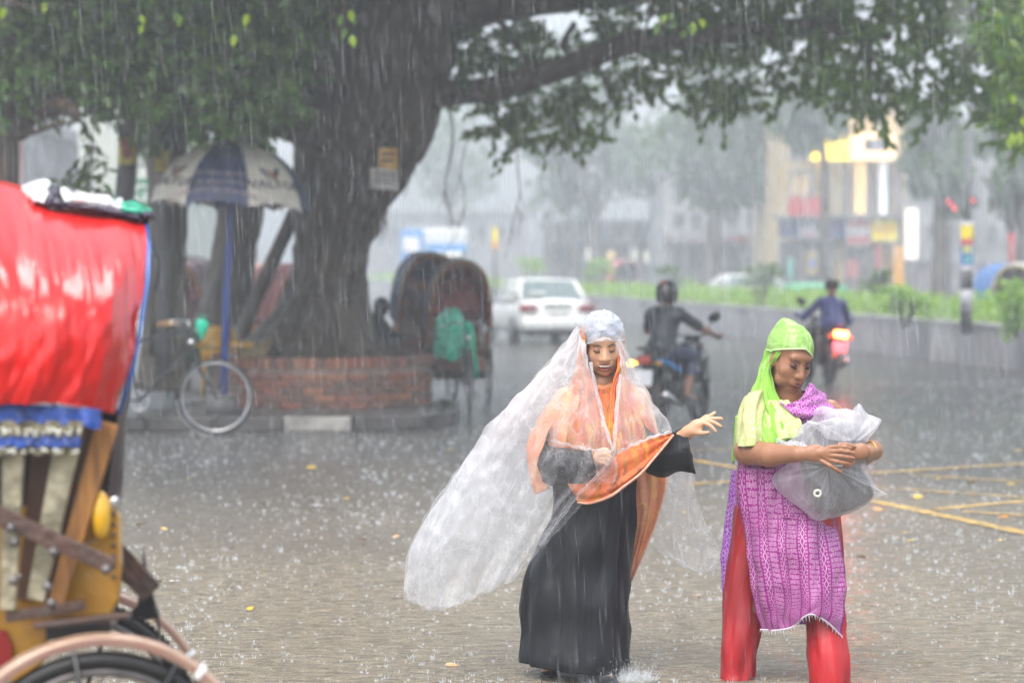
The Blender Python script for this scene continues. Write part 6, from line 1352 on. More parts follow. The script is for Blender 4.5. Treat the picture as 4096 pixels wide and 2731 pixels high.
def face_features(parent, Mf, t, sc=1.0, smile=False, lipm=M_lip):
    def put(name, fn, m, smooth=True):
        q = MB(); fn(q); q.v = [tuple(t + Mf @ (Vector(v) * sc)) for v in q.v]; return q.build(name, m, parent, smooth, world=True)
    for s_ in (-1, 1):
        if not smile: put('eye', lambda q: q.ell((s_ * .031, .0735, .001), (.0135, .0125, .0115), nu=14, nv=10), M_eyew)
        if not smile: put('iris', lambda q: q.ell((s_ * .031, .0815, -.0035), (.006, .005, .0055), nu=10, nv=6), M_iris)
        put('eyelid', lambda q: q.ell((s_ * .031, .0745, .0032), (.0165, .0135, .0105 + .003 * smile), nu=14, nv=10), mat('soft_eyelid', (.40, .20, .12), rough=.4) if smile else M_lid)
        put('eyelashes', lambda q: q.tube([(s_ * .015, .082, -.004), (s_ * .024, .0885, -.0065), (s_ * .034, .088, -.0065), (s_ * .047, .078, -.002)], [.0014, .0028, .0030, .0014], n=5), M_hair)
        put('eyebrow', lambda q: q.tube([(s_ * .012, .0905, .0175), (s_ * .024, .0920, .0225), (s_ * .036, .087, .0245), (s_ * .050, .074, .020)], [.0018, .0030, .0026, .001], n=6, squash=.7), M_brow)
        put('nostril', lambda q: q.ell((s_ * .0065, .0975, -.0475), (.0035, .004, .0022), nu=8, nv=5), M_mouth)
    if smile:
        put('mouth', lambda q: q.ell((0, .0815, -.0715), (.029, .0125, .0130), nu=18, nv=8), M_mouth)
        put('teeth', lambda q: q.ell((0, .0862, -.0690), (.0255, .0090, .0078), nu=18, nv=8), M_teeth)
        put('upper_lip', lambda q: q.tube([(-.034, .073, -.0570), (-.018, .0895, -.0595), (0, .0945, -.0590), (.018, .0895, -.0595), (.034, .073, -.0570)], [.0018, .0034, .004, .0034, .0018], n=8), lipm)
        put('lower_lip', lambda q: q.tube([(-.033, .073, -.0590), (-.020, .0855, -.0795), (0, .0905, -.0865), (.020, .0855, -.0795), (.033, .073, -.0590)], [.0018, .0045, .0060, .0045, .0018], n=8), lipm)
    else:
        put('mouth', lambda q: q.tube([(-.024, .080, -.0725), (-.010, .0915, -.0705), (0, .093, -.0710), (.010, .0915, -.0705), (.024, .080, -.0725)], [.001, .0016, .0018, .0016, .001], n=6), M_mouth)
        put('upper_lip', lambda q: q.tube([(-.023, .080, -.0710), (-.010, .0915, -.0675), (0, .0935, -.0680), (.010, .0915, -.0675), (.023, .080, -.0710)], [.0015, .0034, .0034, .0034, .0015], n=8), lipm)
        put('lower_lip', lambda q: q.tube([(-.021, .080, -.0740), (-.010, .0905, -.0770), (0, .0925, -.0785), (.010, .0905, -.0770), (.021, .080, -.0740)], [.0015, .0045, .0052, .0045, .0015], n=8), lipm)
def chain(pts, radii): return [cone_p(pts[i], pts[i + 1], radii[i], radii[i + 1]) for i in range(len(pts) - 1)]
def clothp(name, rows, nu, nv, m, parent, amp=.008, ku=3, kv=.4, seed=1, fine=.3, thick=.0015, flow=0, uv=None):
    g = wrinkle(sheet(rows, nu, nv), amp, ku, kv, seed, fine, flow); q = MB(); grid_mesh(q, g)
    o = q.build(name, m, parent, world=True, uv=None if uv is None else grid_uv(nv, nu, *uv))
    if thick: o.modifiers.new('thickness', 'SOLIDIFY').thickness = thick
    return o
def ringpx(cx, cy, hw, Yc, hd, n=48, tilt=0, side=0, fold=0, kf=9, ph=0, flat=2.0):
    out = []
    for j in range(n):
        a = 2 * pi * j / n; ca, sa = cos(a), sin(a); e = 2 / flat
        x = math.copysign(abs(ca) ** e, ca); y = math.copysign(abs(sa) ** e, sa)
        f = 1 + fold * (.6 * sin(kf * a + ph) + .4 * sin(kf * 1.7 * a + ph * 2.1 + 1))
        out.append(P(cx + hw * x * f, cy + tilt * sa + side * ca, Yc - hd * y * f))
    return out
def loft(name, rs, m, parent, nv=60, thick=0, amp=0, seed=0, uv=None, ku=5):
    """rs: list of rings (closed), resampled smoothly along their length"""
    n = len(rs[0]); G_ = np.stack([_cr([tuple(r[j]) for r in rs], nv) for j in range(n)], axis=1)
    if amp:
        Gc = np.concatenate([G_, G_[:, :1]], axis=1); nn = grid_normals(Gc)[:, :n]; d = np.zeros(G_.shape[:2])
        for i in range(nv):
            for j in range(n):
                v = G_[i, j]; a = 2 * pi * j / n
                r1 = 1 - abs(noise.noise(Vector((cos(a) * ku * .5 + seed, sin(a) * ku * .5, v[2] * 2.2)))) * 3; r2 = noise.noise(Vector((v[0] * 14 + seed, v[1] * 14, v[2] * 6)))
                d[i, j] = amp * (.8 * r1 + .5 * r2)
        G_ = G_ + nn * d[..., None]
    q = MB(); q.rings([[G_[i, j] for j in range(n)] for i in range(nv)], cap=False)
    o = q.build(name, m, parent, world=True, uv=None if uv is None else grid_uv(nv, n, *uv))
    if thick: o.modifiers.new('thickness', 'SOLIDIFY').thickness = thick
    return o

# ---- fabrics
M_blackc = mat('wet_black_cloth', (.006, .007, .010), rough=.42, spec=.3, var=.3, scale=6, bump=1.0, bscale=8, stretch=(1, 1, .3))
def print_cloth(name, base, base2, ink, ink2, kind, rough=.55, sheer=0.0, bright=1):
    m = bpy.data.materials.new(name); m.use_nodes = True; nt = m.node_tree; L = nt.links.new; p = nt.nodes['Principled BSDF']; p.inputs['Roughness'].default_value = rough
    tc = _n(nt, 'ShaderNodeTexCoord'); nz = _n(nt, 'ShaderNodeTexNoise', Scale=4.0, Detail=4.0); L(tc.outputs['Object'], nz.inputs['Vector'])
    rp = _n(nt, 'ShaderNodeValToRGB'); L(nz.outputs['Fac'], rp.inputs[0]); rp.color_ramp.elements[0].position = .35; rp.color_ramp.elements[1].position = .65
    rp.color_ramp.elements[0].color = (*base, 1); rp.color_ramp.elements[1].color = (*base2, 1); col = rp.outputs[0]
    def M(op, a, b=None, c=None):
        n_ = _n(nt, 'ShaderNodeMath', operation=op)
        for i, v in enumerate((a, b, c)):
            if v is None: continue
            if isinstance(v, (int, float)): n_.inputs[i].default_value = v
            else: L(v, n_.inputs[i])
        return n_.outputs[0]
    if kind in ('batik',):
        uv = _n(nt, 'ShaderNodeSeparateXYZ'); L(tc.outputs['UV'], uv.inputs[0]); U, V = uv.outputs['X'], uv.outputs['Y']
        wb = M('MULTIPLY_ADD', nz.outputs['Fac'], .5, -.25); U = M('ADD', U, wb)
        f = M('FRACT', M('MULTIPLY', U, 1.0))
        # pair of dotted lines at both edges of a chain band
        def dots(u0, w_, fr_): return M('MULTIPLY', M('LESS_THAN', M('ABSOLUTE', M('SUBTRACT', f, u0)), w_), M('GREATER_THAN', M('SINE', M('MULTIPLY', V, fr_)), -.25))
        s_ = M('MULTIPLY', M('SINE', M('MULTIPLY', V, 30)), .07); c1 = M('LESS_THAN', M('ABSOLUTE', M('SUBTRACT', M('SUBTRACT', f, .22), s_)), .018); c2 = M('LESS_THAN', M('ABSOLUTE', M('ADD', M('SUBTRACT', f, .22), s_)), .018)
        ch = M('MAXIMUM', c1, c2)
        for u0 in (.06, .10, .34, .38): ch = M('MAXIMUM', ch, dots(u0, .012, 150))
        cmb = _n(nt, 'ShaderNodeCombineXYZ'); L(M('MULTIPLY', U, 13), cmb.inputs[0]); L(M('MULTIPLY', V, 15), cmb.inputs[1])
        vo = _n(nt, 'ShaderNodeTexVoronoi', Scale=1.1); vo.inputs['Randomness'].default_value = .25; L(cmb.outputs[0], vo.inputs['Vector'])
        ring = M('LESS_THAN', M('ABSOLUTE', M('SUBTRACT', vo.outputs['Distance'], .34)), .085); dot = M('LESS_THAN', vo.outputs['Distance'], .13)
        fl = M('MULTIPLY', M('MAXIMUM', ring, dot), M('GREATER_THAN', M('ABSOLUTE', M('SUBTRACT', f, .70)), -1)); fl = M('MULTIPLY', fl, M('GREATER_THAN', f, .46)); fl = M('MULTIPLY', fl, M('LESS_THAN', f, .96))
        fac = M('MULTIPLY', M('MAXIMUM', ch, fl), .78)
    elif kind == 'ikat':
        mp = _n(nt, 'ShaderNodeMapping'); mp.inputs['Scale'].default_value = (1.6, 1.6, 1.0); mp.inputs['Rotation'].default_value = (0, R(30), 0); L(tc.outputs['Object'], mp.inputs[0])
        vo = _n(nt, 'ShaderNodeTexVoronoi', Scale=60.0, feature='DISTANCE_TO_EDGE'); vo.inputs['Randomness'].default_value = .5; L(mp.outputs[0], vo.inputs['Vector'])
        fac = M('MULTIPLY', M('LESS_THAN', vo.outputs['Distance'], .09), .75)
    else:   # paisley: warm blotches and thin streaks
        mp = _n(nt, 'ShaderNodeMapping'); mp.inputs['Scale'].default_value = (1, 1, .35); mp.inputs['Rotation'].default_value = (0, R(-35), 0); L(tc.outputs['Object'], mp.inputs[0])
        n2 = _n(nt, 'ShaderNodeTexNoise', Scale=26.0, Detail=6.0, Roughness=.7); L(mp.outputs[0], n2.inputs['Vector'])
        fac = M('MULTIPLY', M('GREATER_THAN', n2.outputs['Fac'], .51), .8)
    ik = _n(nt, 'ShaderNodeMix', data_type='RGBA'); L(fac, ik.inputs['Factor']); L(col, ik.inputs['A'])
    ir = _n(nt, 'ShaderNodeValToRGB'); L(nz.outputs['Fac'], ir.inputs[0]); ir.color_ramp.elements[0].position = .4; ir.color_ramp.elements[1].position = .6; ir.color_ramp.elements[0].color = (*ink, 1); ir.color_ramp.elements[1].color = (*ink2, 1)
    L(ir.outputs[0], ik.inputs['B']); L(ik.outputs['Result'], p.inputs['Base Color'])
    bn = _n(nt, 'ShaderNodeTexNoise', Scale=60.0, Detail=3.0); L(tc.outputs['Object'], bn.inputs['Vector']); b = _n(nt, 'ShaderNodeBump', Strength=.35, Distance=.01); L(bn.outputs['Fac'], b.inputs['Height']); L(b.outputs[0], p.inputs['Normal'])
    if sheer:
        tr = _n(nt, 'ShaderNodeBsdfTransparent'); mx = _n(nt, 'ShaderNodeMixShader'); mx.inputs[0].default_value = sheer; L(p.outputs[0], mx.inputs[1]); L(tr.outputs[0], mx.inputs[2]); L(mx.outputs[0], nt.nodes['Material Output'].inputs['Surface'])
    return m
M_or = print_cloth('orange_shawl', (.52, .085, .02), (.58, .14, .03), (.72, .34, .03), (.24, .06, .02), 'paisley')
M_or2 = print_cloth('orange_shawl_pale', (.66, .24, .12), (.72, .30, .17), (.60, .17, .09), (.75, .42, .16), 'paisley')
M_orb = mat('shawl_border', (.72, .30, .20), rough=.5, col2=(.80, .50, .38), scale=80)
M_lime = print_cloth('lime_scarf', (.20, .50, .03), (.34, .66, .10), (.48, .74, .22), (.22, .52, .05), 'paisley', sheer=.12); M_lime_s = print_cloth('sheer_lime_scarf', (.24, .50, .08), (.34, .62, .16), (.50, .72, .35), (.40, .66, .2), 'paisley', sheer=.2)
M_limep = print_cloth('white_lime_print', (.42, .62, .10), (.55, .66, .25), (.75, .72, .60), (.62, .42, .34), 'ikat')
M_pur = print_cloth('purple_batik', (.22, .004, .16), (.28, .005, .21), (.52, .28, .46), (.62, .42, .58), 'batik'); M_purp = print_cloth('violet_cloth', (.20, .006, .32), (.26, .012, .40), (.66, .50, .72), (.55, .35, .68), 'ikat'); M_pury = print_cloth('purple_yoke', (.28, .008, .26), (.34, .012, .32), (.55, .34, .52), (.6, .42, .6), 'ikat')
M_redt = mat('wet_red_trousers', (.40, .008, .014), rough=.42, var=.35, scale=4, bump=1.0, bscale=9, stretch=(1, 1, .35)); M_gold = mat('gold', (.75, .42, .06), rough=.2, metal=.9)
M_head_b = mat('blue_white_wrap', (.34, .44, .62), rough=.35, col2=(.006, .015, .10), scale=14, bump=.5, bscale=30)

# ------------------------------------------------ woman in black under the plastic
w1 = thing('person', 'laughing woman in a long black robe and orange shawl under a clear plastic sheet', 'person', (P(2360, 2700, 10.1).x, 10.1, 0))
Mf, th = head_frame(P(2411, 1380, 10.11), yaw=R(3), pitch=R(14), roll=R(2)); pr, cuts = head_prims(Mf, th, .97)
Yb = 10.12; sR, sL = P(2262, 1600, Yb), P(2548, 1600, Yb)
pr += [cone_p(P(2408, 1530, 10.15), P(2405, 1620, 10.16), .055, .07), ell_p(P(2405, 1660, 10.16), (.16, .10, .14)), ell_p(P(2395, 1800, 10.16), (.14, .10, .17)), ell_p(P(2380, 1960, 10.16), (.16, .12, .15))]
pr += chain([sR, P(2165, 1800, 10.1), P(2300, 1850, 9.95), P(2385, 1835, 9.84)], [.055, .045, .035, .026])
pr += chain([sL, P(2610, 1790, 10.08), P(2700, 1770, 9.98), P(2752, 1728, 9.92)], [.055, .042, .033, .024])
def fingers(pl, r0=.0085, r1=.0062): return [('s', x, .0035) for f in pl for x in chain([P(*p) for p in f], [r0, r0 * .93, r0 * .85, r1][:len(f)])]
hand = [ell_p(P(2785, 1705, 9.9), (.030, .016, .024), np.array(Matrix.Rotation(R(-28), 3, 'Y'))), cone_p(P(2752, 1728, 9.92), P(2790, 1700, 9.9), .024, .022), cone_p(P(2765, 1722, 9.9), P(2800, 1731, 9.885), .017, .011)]
hand += [('s', cone_p(P(2795, 1692, 9.9), P(*k), .013, .0090), .006) for k in ((2820, 1693, 9.88), (2830, 1682, 9.885), (2831, 1672, 9.9), (2825, 1665, 9.915))]
hand += fingers([[(2796, 1730, 9.885), (2815, 1731, 9.875), (2833, 1729, 9.87)], [(2820, 1691, 9.885), (2841, 1702, 9.87), (2853, 1713, 9.865), (2862, 1724, 9.862)], [(2830, 1681, 9.89), (2856, 1689, 9.88), (2870, 1697, 9.875), (2883, 1704, 9.872)], [(2830, 1673, 9.9), (2860, 1674, 9.9), (2874, 1673, 9.9), (2887, 1674, 9.9)], [(2826, 1667, 9.91), (2843, 1662, 9.93), (2851, 1656, 9.94), (2859, 1650, 9.95)]], .0085, .0065)
hr = [ell_p(P(2405, 1828, 9.82), (.034, .026, .032)), *fingers([[(2400, 1806, 9.81), (2425, 1803, 9.79), (2440, 1812, 9.79), (2436, 1824, 9.80)], [(2402, 1820, 9.80), (2428, 1818, 9.78), (2442, 1827, 9.78), (2438, 1838, 9.79)], [(2402, 1834, 9.80), (2426, 1834, 9.78), (2439, 1842, 9.78), (2434, 1852, 9.79)], [(2400, 1847, 9.80), (2421, 1849, 9.785), (2432, 1856, 9.785), (2427, 1864, 9.79)], [(2392, 1806, 9.81), (2412, 1796, 9.80), (2430, 1798, 9.79)]])]
legs = chain([P(2330, 2020, 10.16), P(2240, 2380, 10.14), P(2200, 2650, 10.16)], [.09, .06, .04]) + chain([P(2430, 2020, 10.16), P(2420, 2380, 10.14), P(2425, 2660, 10.06)], [.08, .05, .035]) + chain([P(2428, 2675, 10.04), P(2430, 2715, 9.90)], [.034, .026]) + chain([P(2200, 2655, 10.18), P(2190, 2685, 10.08)], [.036, .028])
q = MB(); V, F = sculpt(pr + legs + hand + hr, .0036, k=.016, cuts=cuts, kc=.008); q._add(V.tolist(), F.tolist()); q.build('body', M_sk1, w1, world=True)
face_features(w1, Mf, th, .97, smile=True)
# black robe: bodice and skirt
rs = [ringpx(2408, 1590, 70, 10.16, .06), ringpx(2405, 1640, 140, 10.14, .10), ringpx(2395, 1760, 150, Yb, .13), ringpx(2378, 1920, 158, Yb, .15, fold=.02), ringpx(2372, 2050, 160, Yb, .17, fold=.03, ph=.3), ringpx(2345, 2180, 182, Yb, .19, fold=.045, ph=.5, kf=8), ringpx(2312, 2300, 205, Yb, .20, fold=.055, ph=.8, kf=8), ringpx(2310, 2420, 205, 10.1, .21, fold=.06, ph=1.1, kf=8), ringpx(2306, 2530, 208, 10.1, .22, fold=.06, ph=1.3, kf=8), ringpx(2302, 2625, 210, 10.08, .23, fold=.06, ph=1.6, kf=8, tilt=20, side=14), ringpx(2302, 2668, 210, 10.08, .235, fold=.055, ph=1.8, kf=8, tilt=24, side=24)]
loft('robe', rs, M_blackc, w1, nv=120, amp=.022, seed=3, thick=.002, ku=7)
# sleeves
def tubeloft(name, ctr, m, parent, n=30, nv=26, amp=.006, seed=0, thick=.0015):
    """ctr: (px, py, Y, vertical half px, depth half m, lean px) rings standing across the arm"""
    rs = []
    for (x, y, Yc, vh, dh, ln) in ctr: rs.append([P(x + ln * sin(2 * pi * j / n), y + vh * sin(2 * pi * j / n), Yc + dh * cos(2 * pi * j / n)) for j in range(n)])
    return loft(name, rs, m, parent, nv=nv, amp=amp, seed=seed, thick=thick)
tubeloft('sleeve', [(2520, 1640, 10.12, 70, .08, 20), (2565, 1760, 10.08, 108, .085, 6), (2612, 1812, 10.04, 92, .08, 2), (2662, 1822, 10.0, 86, .075, 2), (2712, 1806, 9.96, 84, .065, 6), (2745, 1800, 9.94, 94, .055, 12), (2762, 1802, 9.93, 96, .048, 20)], M_blackc, w1, nv=50, amp=.012, seed=5)
tubeloft('sleeve', [(2215, 1730, 10.1, 60, .05, -20), (2180, 1765, 10.1, 80, .07, -26), (2162, 1830, 10.07, 82, .08, -8), (2220, 1870, 10.0, 82, .08, 12), (2290, 1872, 9.94, 78, .07, 14), (2345, 1862, 9.88, 62, .055, 14), (2375, 1850, 9.85, 52, .045, 10)], M_blackc, w1, nv=50, amp=.012, seed=6)
# head covering and shawl
def head_cap(name, parent, Mf, t, sc, c, r, bnd, m, amp, seed, edge=None, bump=None, n=56, nv=40, ku=9):
    rings = []
    for i in range(nv + 1):
        ring = []
        for j in range(n):
            az = 2 * pi * j / n; ph = R(bnd(az)) * max(.01, i / nv); d = Vector((sin(ph) * sin(az), sin(ph) * cos(az), cos(ph)))
            k = 1 + amp * ((1 - 2.6 * abs(noise.noise(Vector((d.x * ku * .5 + seed, d.y * ku * .5, d.z * 2.5))))) * .7 + .5 * noise.noise(Vector((d.x * 9, d.y * 9 + seed, d.z * 9))))
            if bump: k += bump[1] * max(0, d.dot(bump[0])) ** 14
            ring.append(t + Mf @ (Vector((c[0] + r[0] * d.x * k, c[1] + r[1] * d.y * k, c[2] + r[2] * d.z * k)) * sc))
        rings.append(ring)
    q = MB(); q.rings(rings, cap=False); o = q.build(name, m, parent, world=True)
    if edge: q = MB(); q.tube(rings[-1], edge[0], n=6, closed=True); q.build(edge[2], edge[1], parent, world=True)
    return o
bf = lambda f, s_, b_, tilt=0: (lambda az: (f * max(0, cos(az)) ** 1.5 + s_ * abs(sin(az)) ** 1.5 + b_ * max(0, -cos(az)) ** 1.5) / (max(0, cos(az)) ** 1.5 + abs(sin(az)) ** 1.5 + max(0, -cos(az)) ** 1.5) + tilt * sin(az) * max(0, cos(az)) ** .5)
head_cap('headwrap', w1, Mf, th, .97, (0, -.018, .040), (.081, .102, .090), bf(74, 98, 118), M_head_b, .035, 5)
for s_, pts_ in ((-1, [[(2345, 1300, 10.06), (2328, 1310, 10.12), (2325, 1320, 10.22)], [(2338, 1400, 10.02), (2325, 1400, 10.10), (2322, 1400, 10.22)], [(2358, 1490, 10.02), (2325, 1480, 10.06), (2300, 1480, 10.2)], [(2400, 1570, 9.985), (2345, 1560, 9.99), (2270, 1550, 10.15)], [(2432, 1700, 9.94), (2340, 1700, 9.93), (2215, 1670, 10.1)], [(2440, 1830, 9.93), (2330, 1830, 9.93), (2150, 1790, 10.1)]]),
                 (1, [[(2482, 1330, 10.09), (2488, 1330, 10.14), (2490, 1330, 10.22)], [(2480, 1420, 10.06), (2486, 1415, 10.12), (2492, 1410, 10.22)], [(2466, 1500, 10.01), (2478, 1490, 10.06), (2504, 1480, 10.18)], [(2444, 1570, 9.985), (2480, 1560, 10.0), (2540, 1550, 10.12)], [(2425, 1700, 9.93), (2510, 1690, 9.95), (2600, 1660, 10.06)], [(2430, 1830, 9.93), (2530, 1800, 9.95), (2625, 1760, 10.04)]])):
    clothp('shawl', pts_, 40, 60, M_or if s_ > 0 else M_or, w1, amp=.012, ku=4, kv=.3, seed=11 + s_, flow=1)
rs = [ringpx(2405, 1500, 74, 10.16, .075, tilt=40), ringpx(2402, 1540, 128, 10.16, .11, tilt=20), ringpx(2395, 1590, 182, 10.14, .14, tilt=10), ringpx(2375, 1680, 228, 10.14, .155), ringpx(2368, 1780, 238, 10.14, .155), ringpx(2372, 1850, 225, 10.16, .14)]
clothp('neck_cloth', [[(2385, 1550, 10.05), (2412, 1556, 10.03), (2440, 1545, 10.05)], [(2385, 1620, 9.985), (2420, 1625, 9.965), (2455, 1610, 9.985)], [(2400, 1730, 9.955), (2430, 1735, 9.93), (2460, 1720, 9.955)], [(2410, 1850, 9.955), (2440, 1850, 9.93), (2470, 1850, 9.955)]], 20, 40, M_or, w1, amp=.008, seed=19, ku=2)
loft('shawl_back', rs, M_or2, w1, nv=46, amp=.010, seed=8, thick=.0015)
clothp('shawl_drape', [[(2250, 1830, 9.95), (2330, 1880, 9.9), (2440, 1830, 9.83), (2560, 1765, 9.88), (2650, 1738, 9.93), (2686, 1733, 9.95)], [(2262, 1900, 9.93), (2340, 1930, 9.88), (2440, 1890, 9.81), (2560, 1815, 9.85), (2645, 1762, 9.92), (2688, 1738, 9.95)], [(2290, 1970, 9.92), (2350, 1985, 9.87), (2440, 1955, 9.80), (2560, 1868, 9.83), (2645, 1782, 9.91), (2690, 1741, 9.95)], [(2310, 2006, 9.92), (2365, 2008, 9.87), (2440, 1982, 9.80), (2562, 1892, 9.83), (2650, 1790, 9.91), (2692, 1744, 9.95)]], 70, 34, M_or, w1, amp=.010, ku=.6, kv=4, seed=21)
q = MB(); q.tube(_cr([tuple(P(x, y, Y - .006)) for x, y, Y in ((2315, 2008, 9.92), (2365, 2011, 9.87), (2440, 1985, 9.80), (2500, 1942, 9.81), (2562, 1894, 9.83), (2610, 1840, 9.87), (2652, 1790, 9.91), (2692, 1742, 9.95))], 40), .011, n=8, squash=.5); q.build('shawl_border', M_orb, w1, world=True)
clothp('shawl_end', [[(2480, 1860, 10.28), (2580, 1870, 10.28), (2672, 1880, 10.26)], [(2505, 1960, 10.3), (2585, 1960, 10.27), (2658, 1965, 10.26)], [(2518, 2080, 10.28), (2575, 2080, 10.25), (2624, 2085, 10.25)], [(2524, 2200, 10.26), (2552, 2200, 10.24), (2578, 2202, 10.24)], [(2516, 2325, 10.25), (2520, 2324, 10.24), (2524, 2320, 10.24)]], 26, 60, M_or2, w1, amp=.008, ku=2.4, kv=.2, seed=13)
q = MB(); q.tube([P(x, y, 10.235) for x, y in ((2672, 1882), (2658, 1965), (2625, 2085), (2579, 2202), (2524, 2322))], .005, n=6); q.build('shawl_border', M_orb, w1, world=True)
q = MB(); hexp = [(2544, 2020), (2572, 2012), (2590, 2030), (2594, 2085), (2572, 2100), (2548, 2092)]; q.tube([P(x, y, 10.225) for x, y in hexp], .005, n=6, closed=True, squash=.4); q.build('shawl_motif', mat('yellow_motif', (.75, .45, .10), rough=.5), w1, world=True)
clothp('shawl_side', [[(2215, 1680, 10.0), (2165, 1700, 10.05), (2125, 1715, 10.15)], [(2180, 1760, 9.98), (2130, 1780, 10.04), (2106, 1790, 10.15)], [(2150, 1850, 10.0), (2122, 1860, 10.05), (2112, 1865, 10.15)], [(2200, 1950, 10.04), (2150, 1975, 10.06), (2140, 1975, 10.12)]], 20, 34, M_or2, w1, amp=.008, seed=17)
q = MB(); q.ell(P(2432, 2722, 9.86), (.045, .10, .02)); q.build('sandal', M_dkfab, w1, world=True)
q = MB(); q.ell(P(2195, 2690, 10.1), (.04, .10, .02)); q.build('sandal', M_dkfab, w1, world=True)

# ------------------------------------------------ the clear plastic sheet
def plastic_mat(name, lo=.08, hi=.66, scale=4.5, stretch=(1, 1, .55), tint=(.80, .82, .86)):
    m = bpy.data.materials.new(name); m.use_nodes = True; nt = m.node_tree; L = nt.links.new; p = nt.nodes['Principled BSDF']; out = nt.nodes['Material Output']
    p.inputs['Base Color'].default_value = (*tint, 1); p.inputs['Roughness'].default_value = .08; p.inputs['Specular IOR Level'].default_value = 1.0
    tc = _n(nt, 'ShaderNodeTexCoord'); mp = _n(nt, 'ShaderNodeMapping'); mp.inputs['Scale'].default_value = stretch; mp.inputs['Rotation'].default_value = (0, R(-38), 0); L(tc.outputs['Object'], mp.inputs[0])
    nz = _n(nt, 'ShaderNodeTexNoise', Scale=scale, Detail=6.0, Roughness=.6, Distortion=.35); L(mp.outputs[0], nz.inputs['Vector'])
    rd = _n(nt, 'ShaderNodeMath', operation='SUBTRACT'); rd.inputs[1].default_value = .5; L(nz.outputs['Fac'], rd.inputs[0]); ab = _n(nt, 'ShaderNodeMath', operation='ABSOLUTE'); L(rd.outputs[0], ab.inputs[0])
    cr_ = _n(nt, 'ShaderNodeMapRange'); cr_.inputs['From Min'].default_value = 0; cr_.inputs['From Max'].default_value = .03; cr_.inputs['To Min'].default_value = 1; cr_.inputs['To Max'].default_value = 0; L(ab.outputs[0], cr_.inputs['Value'])   # crease lines
    n2 = _n(nt, 'ShaderNodeTexNoise', Scale=scale * .5, Detail=4.0); L(mp.outputs[0], n2.inputs['Vector'])
    rp = _n(nt, 'ShaderNodeMapRange'); rp.inputs['From Min'].default_value = .35; rp.inputs['From Max'].default_value = .7; rp.inputs['To Min'].default_value = lo; rp.inputs['To Max'].default_value = hi * .75; L(n2.outputs['Fac'], rp.inputs['Value'])
    a = _n(nt, 'ShaderNodeMath', operation='MULTIPLY_ADD'); a.inputs[1].default_value = .15; L(cr_.outputs[0], a.inputs[0]); L(rp.outputs[0], a.inputs[2])
    # droplets
    vo = _n(nt, 'ShaderNodeTexVoronoi', Scale=95.0); L(tc.outputs['Object'], vo.inputs['Vector']); dr = _n(nt, 'ShaderNodeMath', operation='LESS_THAN'); dr.inputs[1].default_value = .16; L(vo.outputs['Distance'], dr.inputs[0])
    a2 = _n(nt, 'ShaderNodeMath', operation='MULTIPLY_ADD'); a2.inputs[1].default_value = .22; L(dr.outputs[0], a2.inputs[0]); L(a.outputs[0], a2.inputs[2])
    lw = _n(nt, 'ShaderNodeLayerWeight'); lw.inputs['Blend'].default_value = .35; a3 = _n(nt, 'ShaderNodeMath', operation='MULTIPLY_ADD', use_clamp=True); a3.inputs[1].default_value = .45; L(lw.outputs['Facing'], a3.inputs[0]); L(a2.outputs[0], a3.inputs[2])
    b = _n(nt, 'ShaderNodeBump', Strength=1.0, Distance=.02); L(nz.outputs['Fac'], b.inputs['Height']); L(b.outputs[0], p.inputs['Normal'])
    tl = _n(nt, 'ShaderNodeBsdfTranslucent'); tl.inputs['Color'].default_value = (*tint, 1); L(b.outputs[0], tl.inputs['Normal']); m1 = _n(nt, 'ShaderNodeMixShader'); m1.inputs[0].default_value = .45; L(p.outputs[0], m1.inputs[1]); L(tl.outputs[0], m1.inputs[2])
    tr = _n(nt, 'ShaderNodeBsdfTransparent'); m2 = _n(nt, 'ShaderNodeMixShader'); L(a3.outputs[0], m2.inputs[0]); L(tr.outputs[0], m2.inputs[1]); L(m1.outputs[0], m2.inputs[2]); L(m2.outputs[0], out.inputs['Surface'])
    return m
M_pl = plastic_mat('clear_polythene')
M_plh = plastic_mat('creased_polythene', lo=.12, hi=.85, scale=7)
ps = thing('plastic_sheet', 'clear plastic sheet held over the head and billowing out behind the black robed woman', 'plastic sheet', P(2408, 1240, 10.1))
def pl_patch(name, rows, nu, nv, amp, ku, kv, seed, flow=0, fine=.45):
    q = MB(); grid_mesh(q, wrinkle(sheet(rows, nu, nv), amp, ku, kv, seed, fine, flow)); return q.build(name, M_pl, ps, world=True)
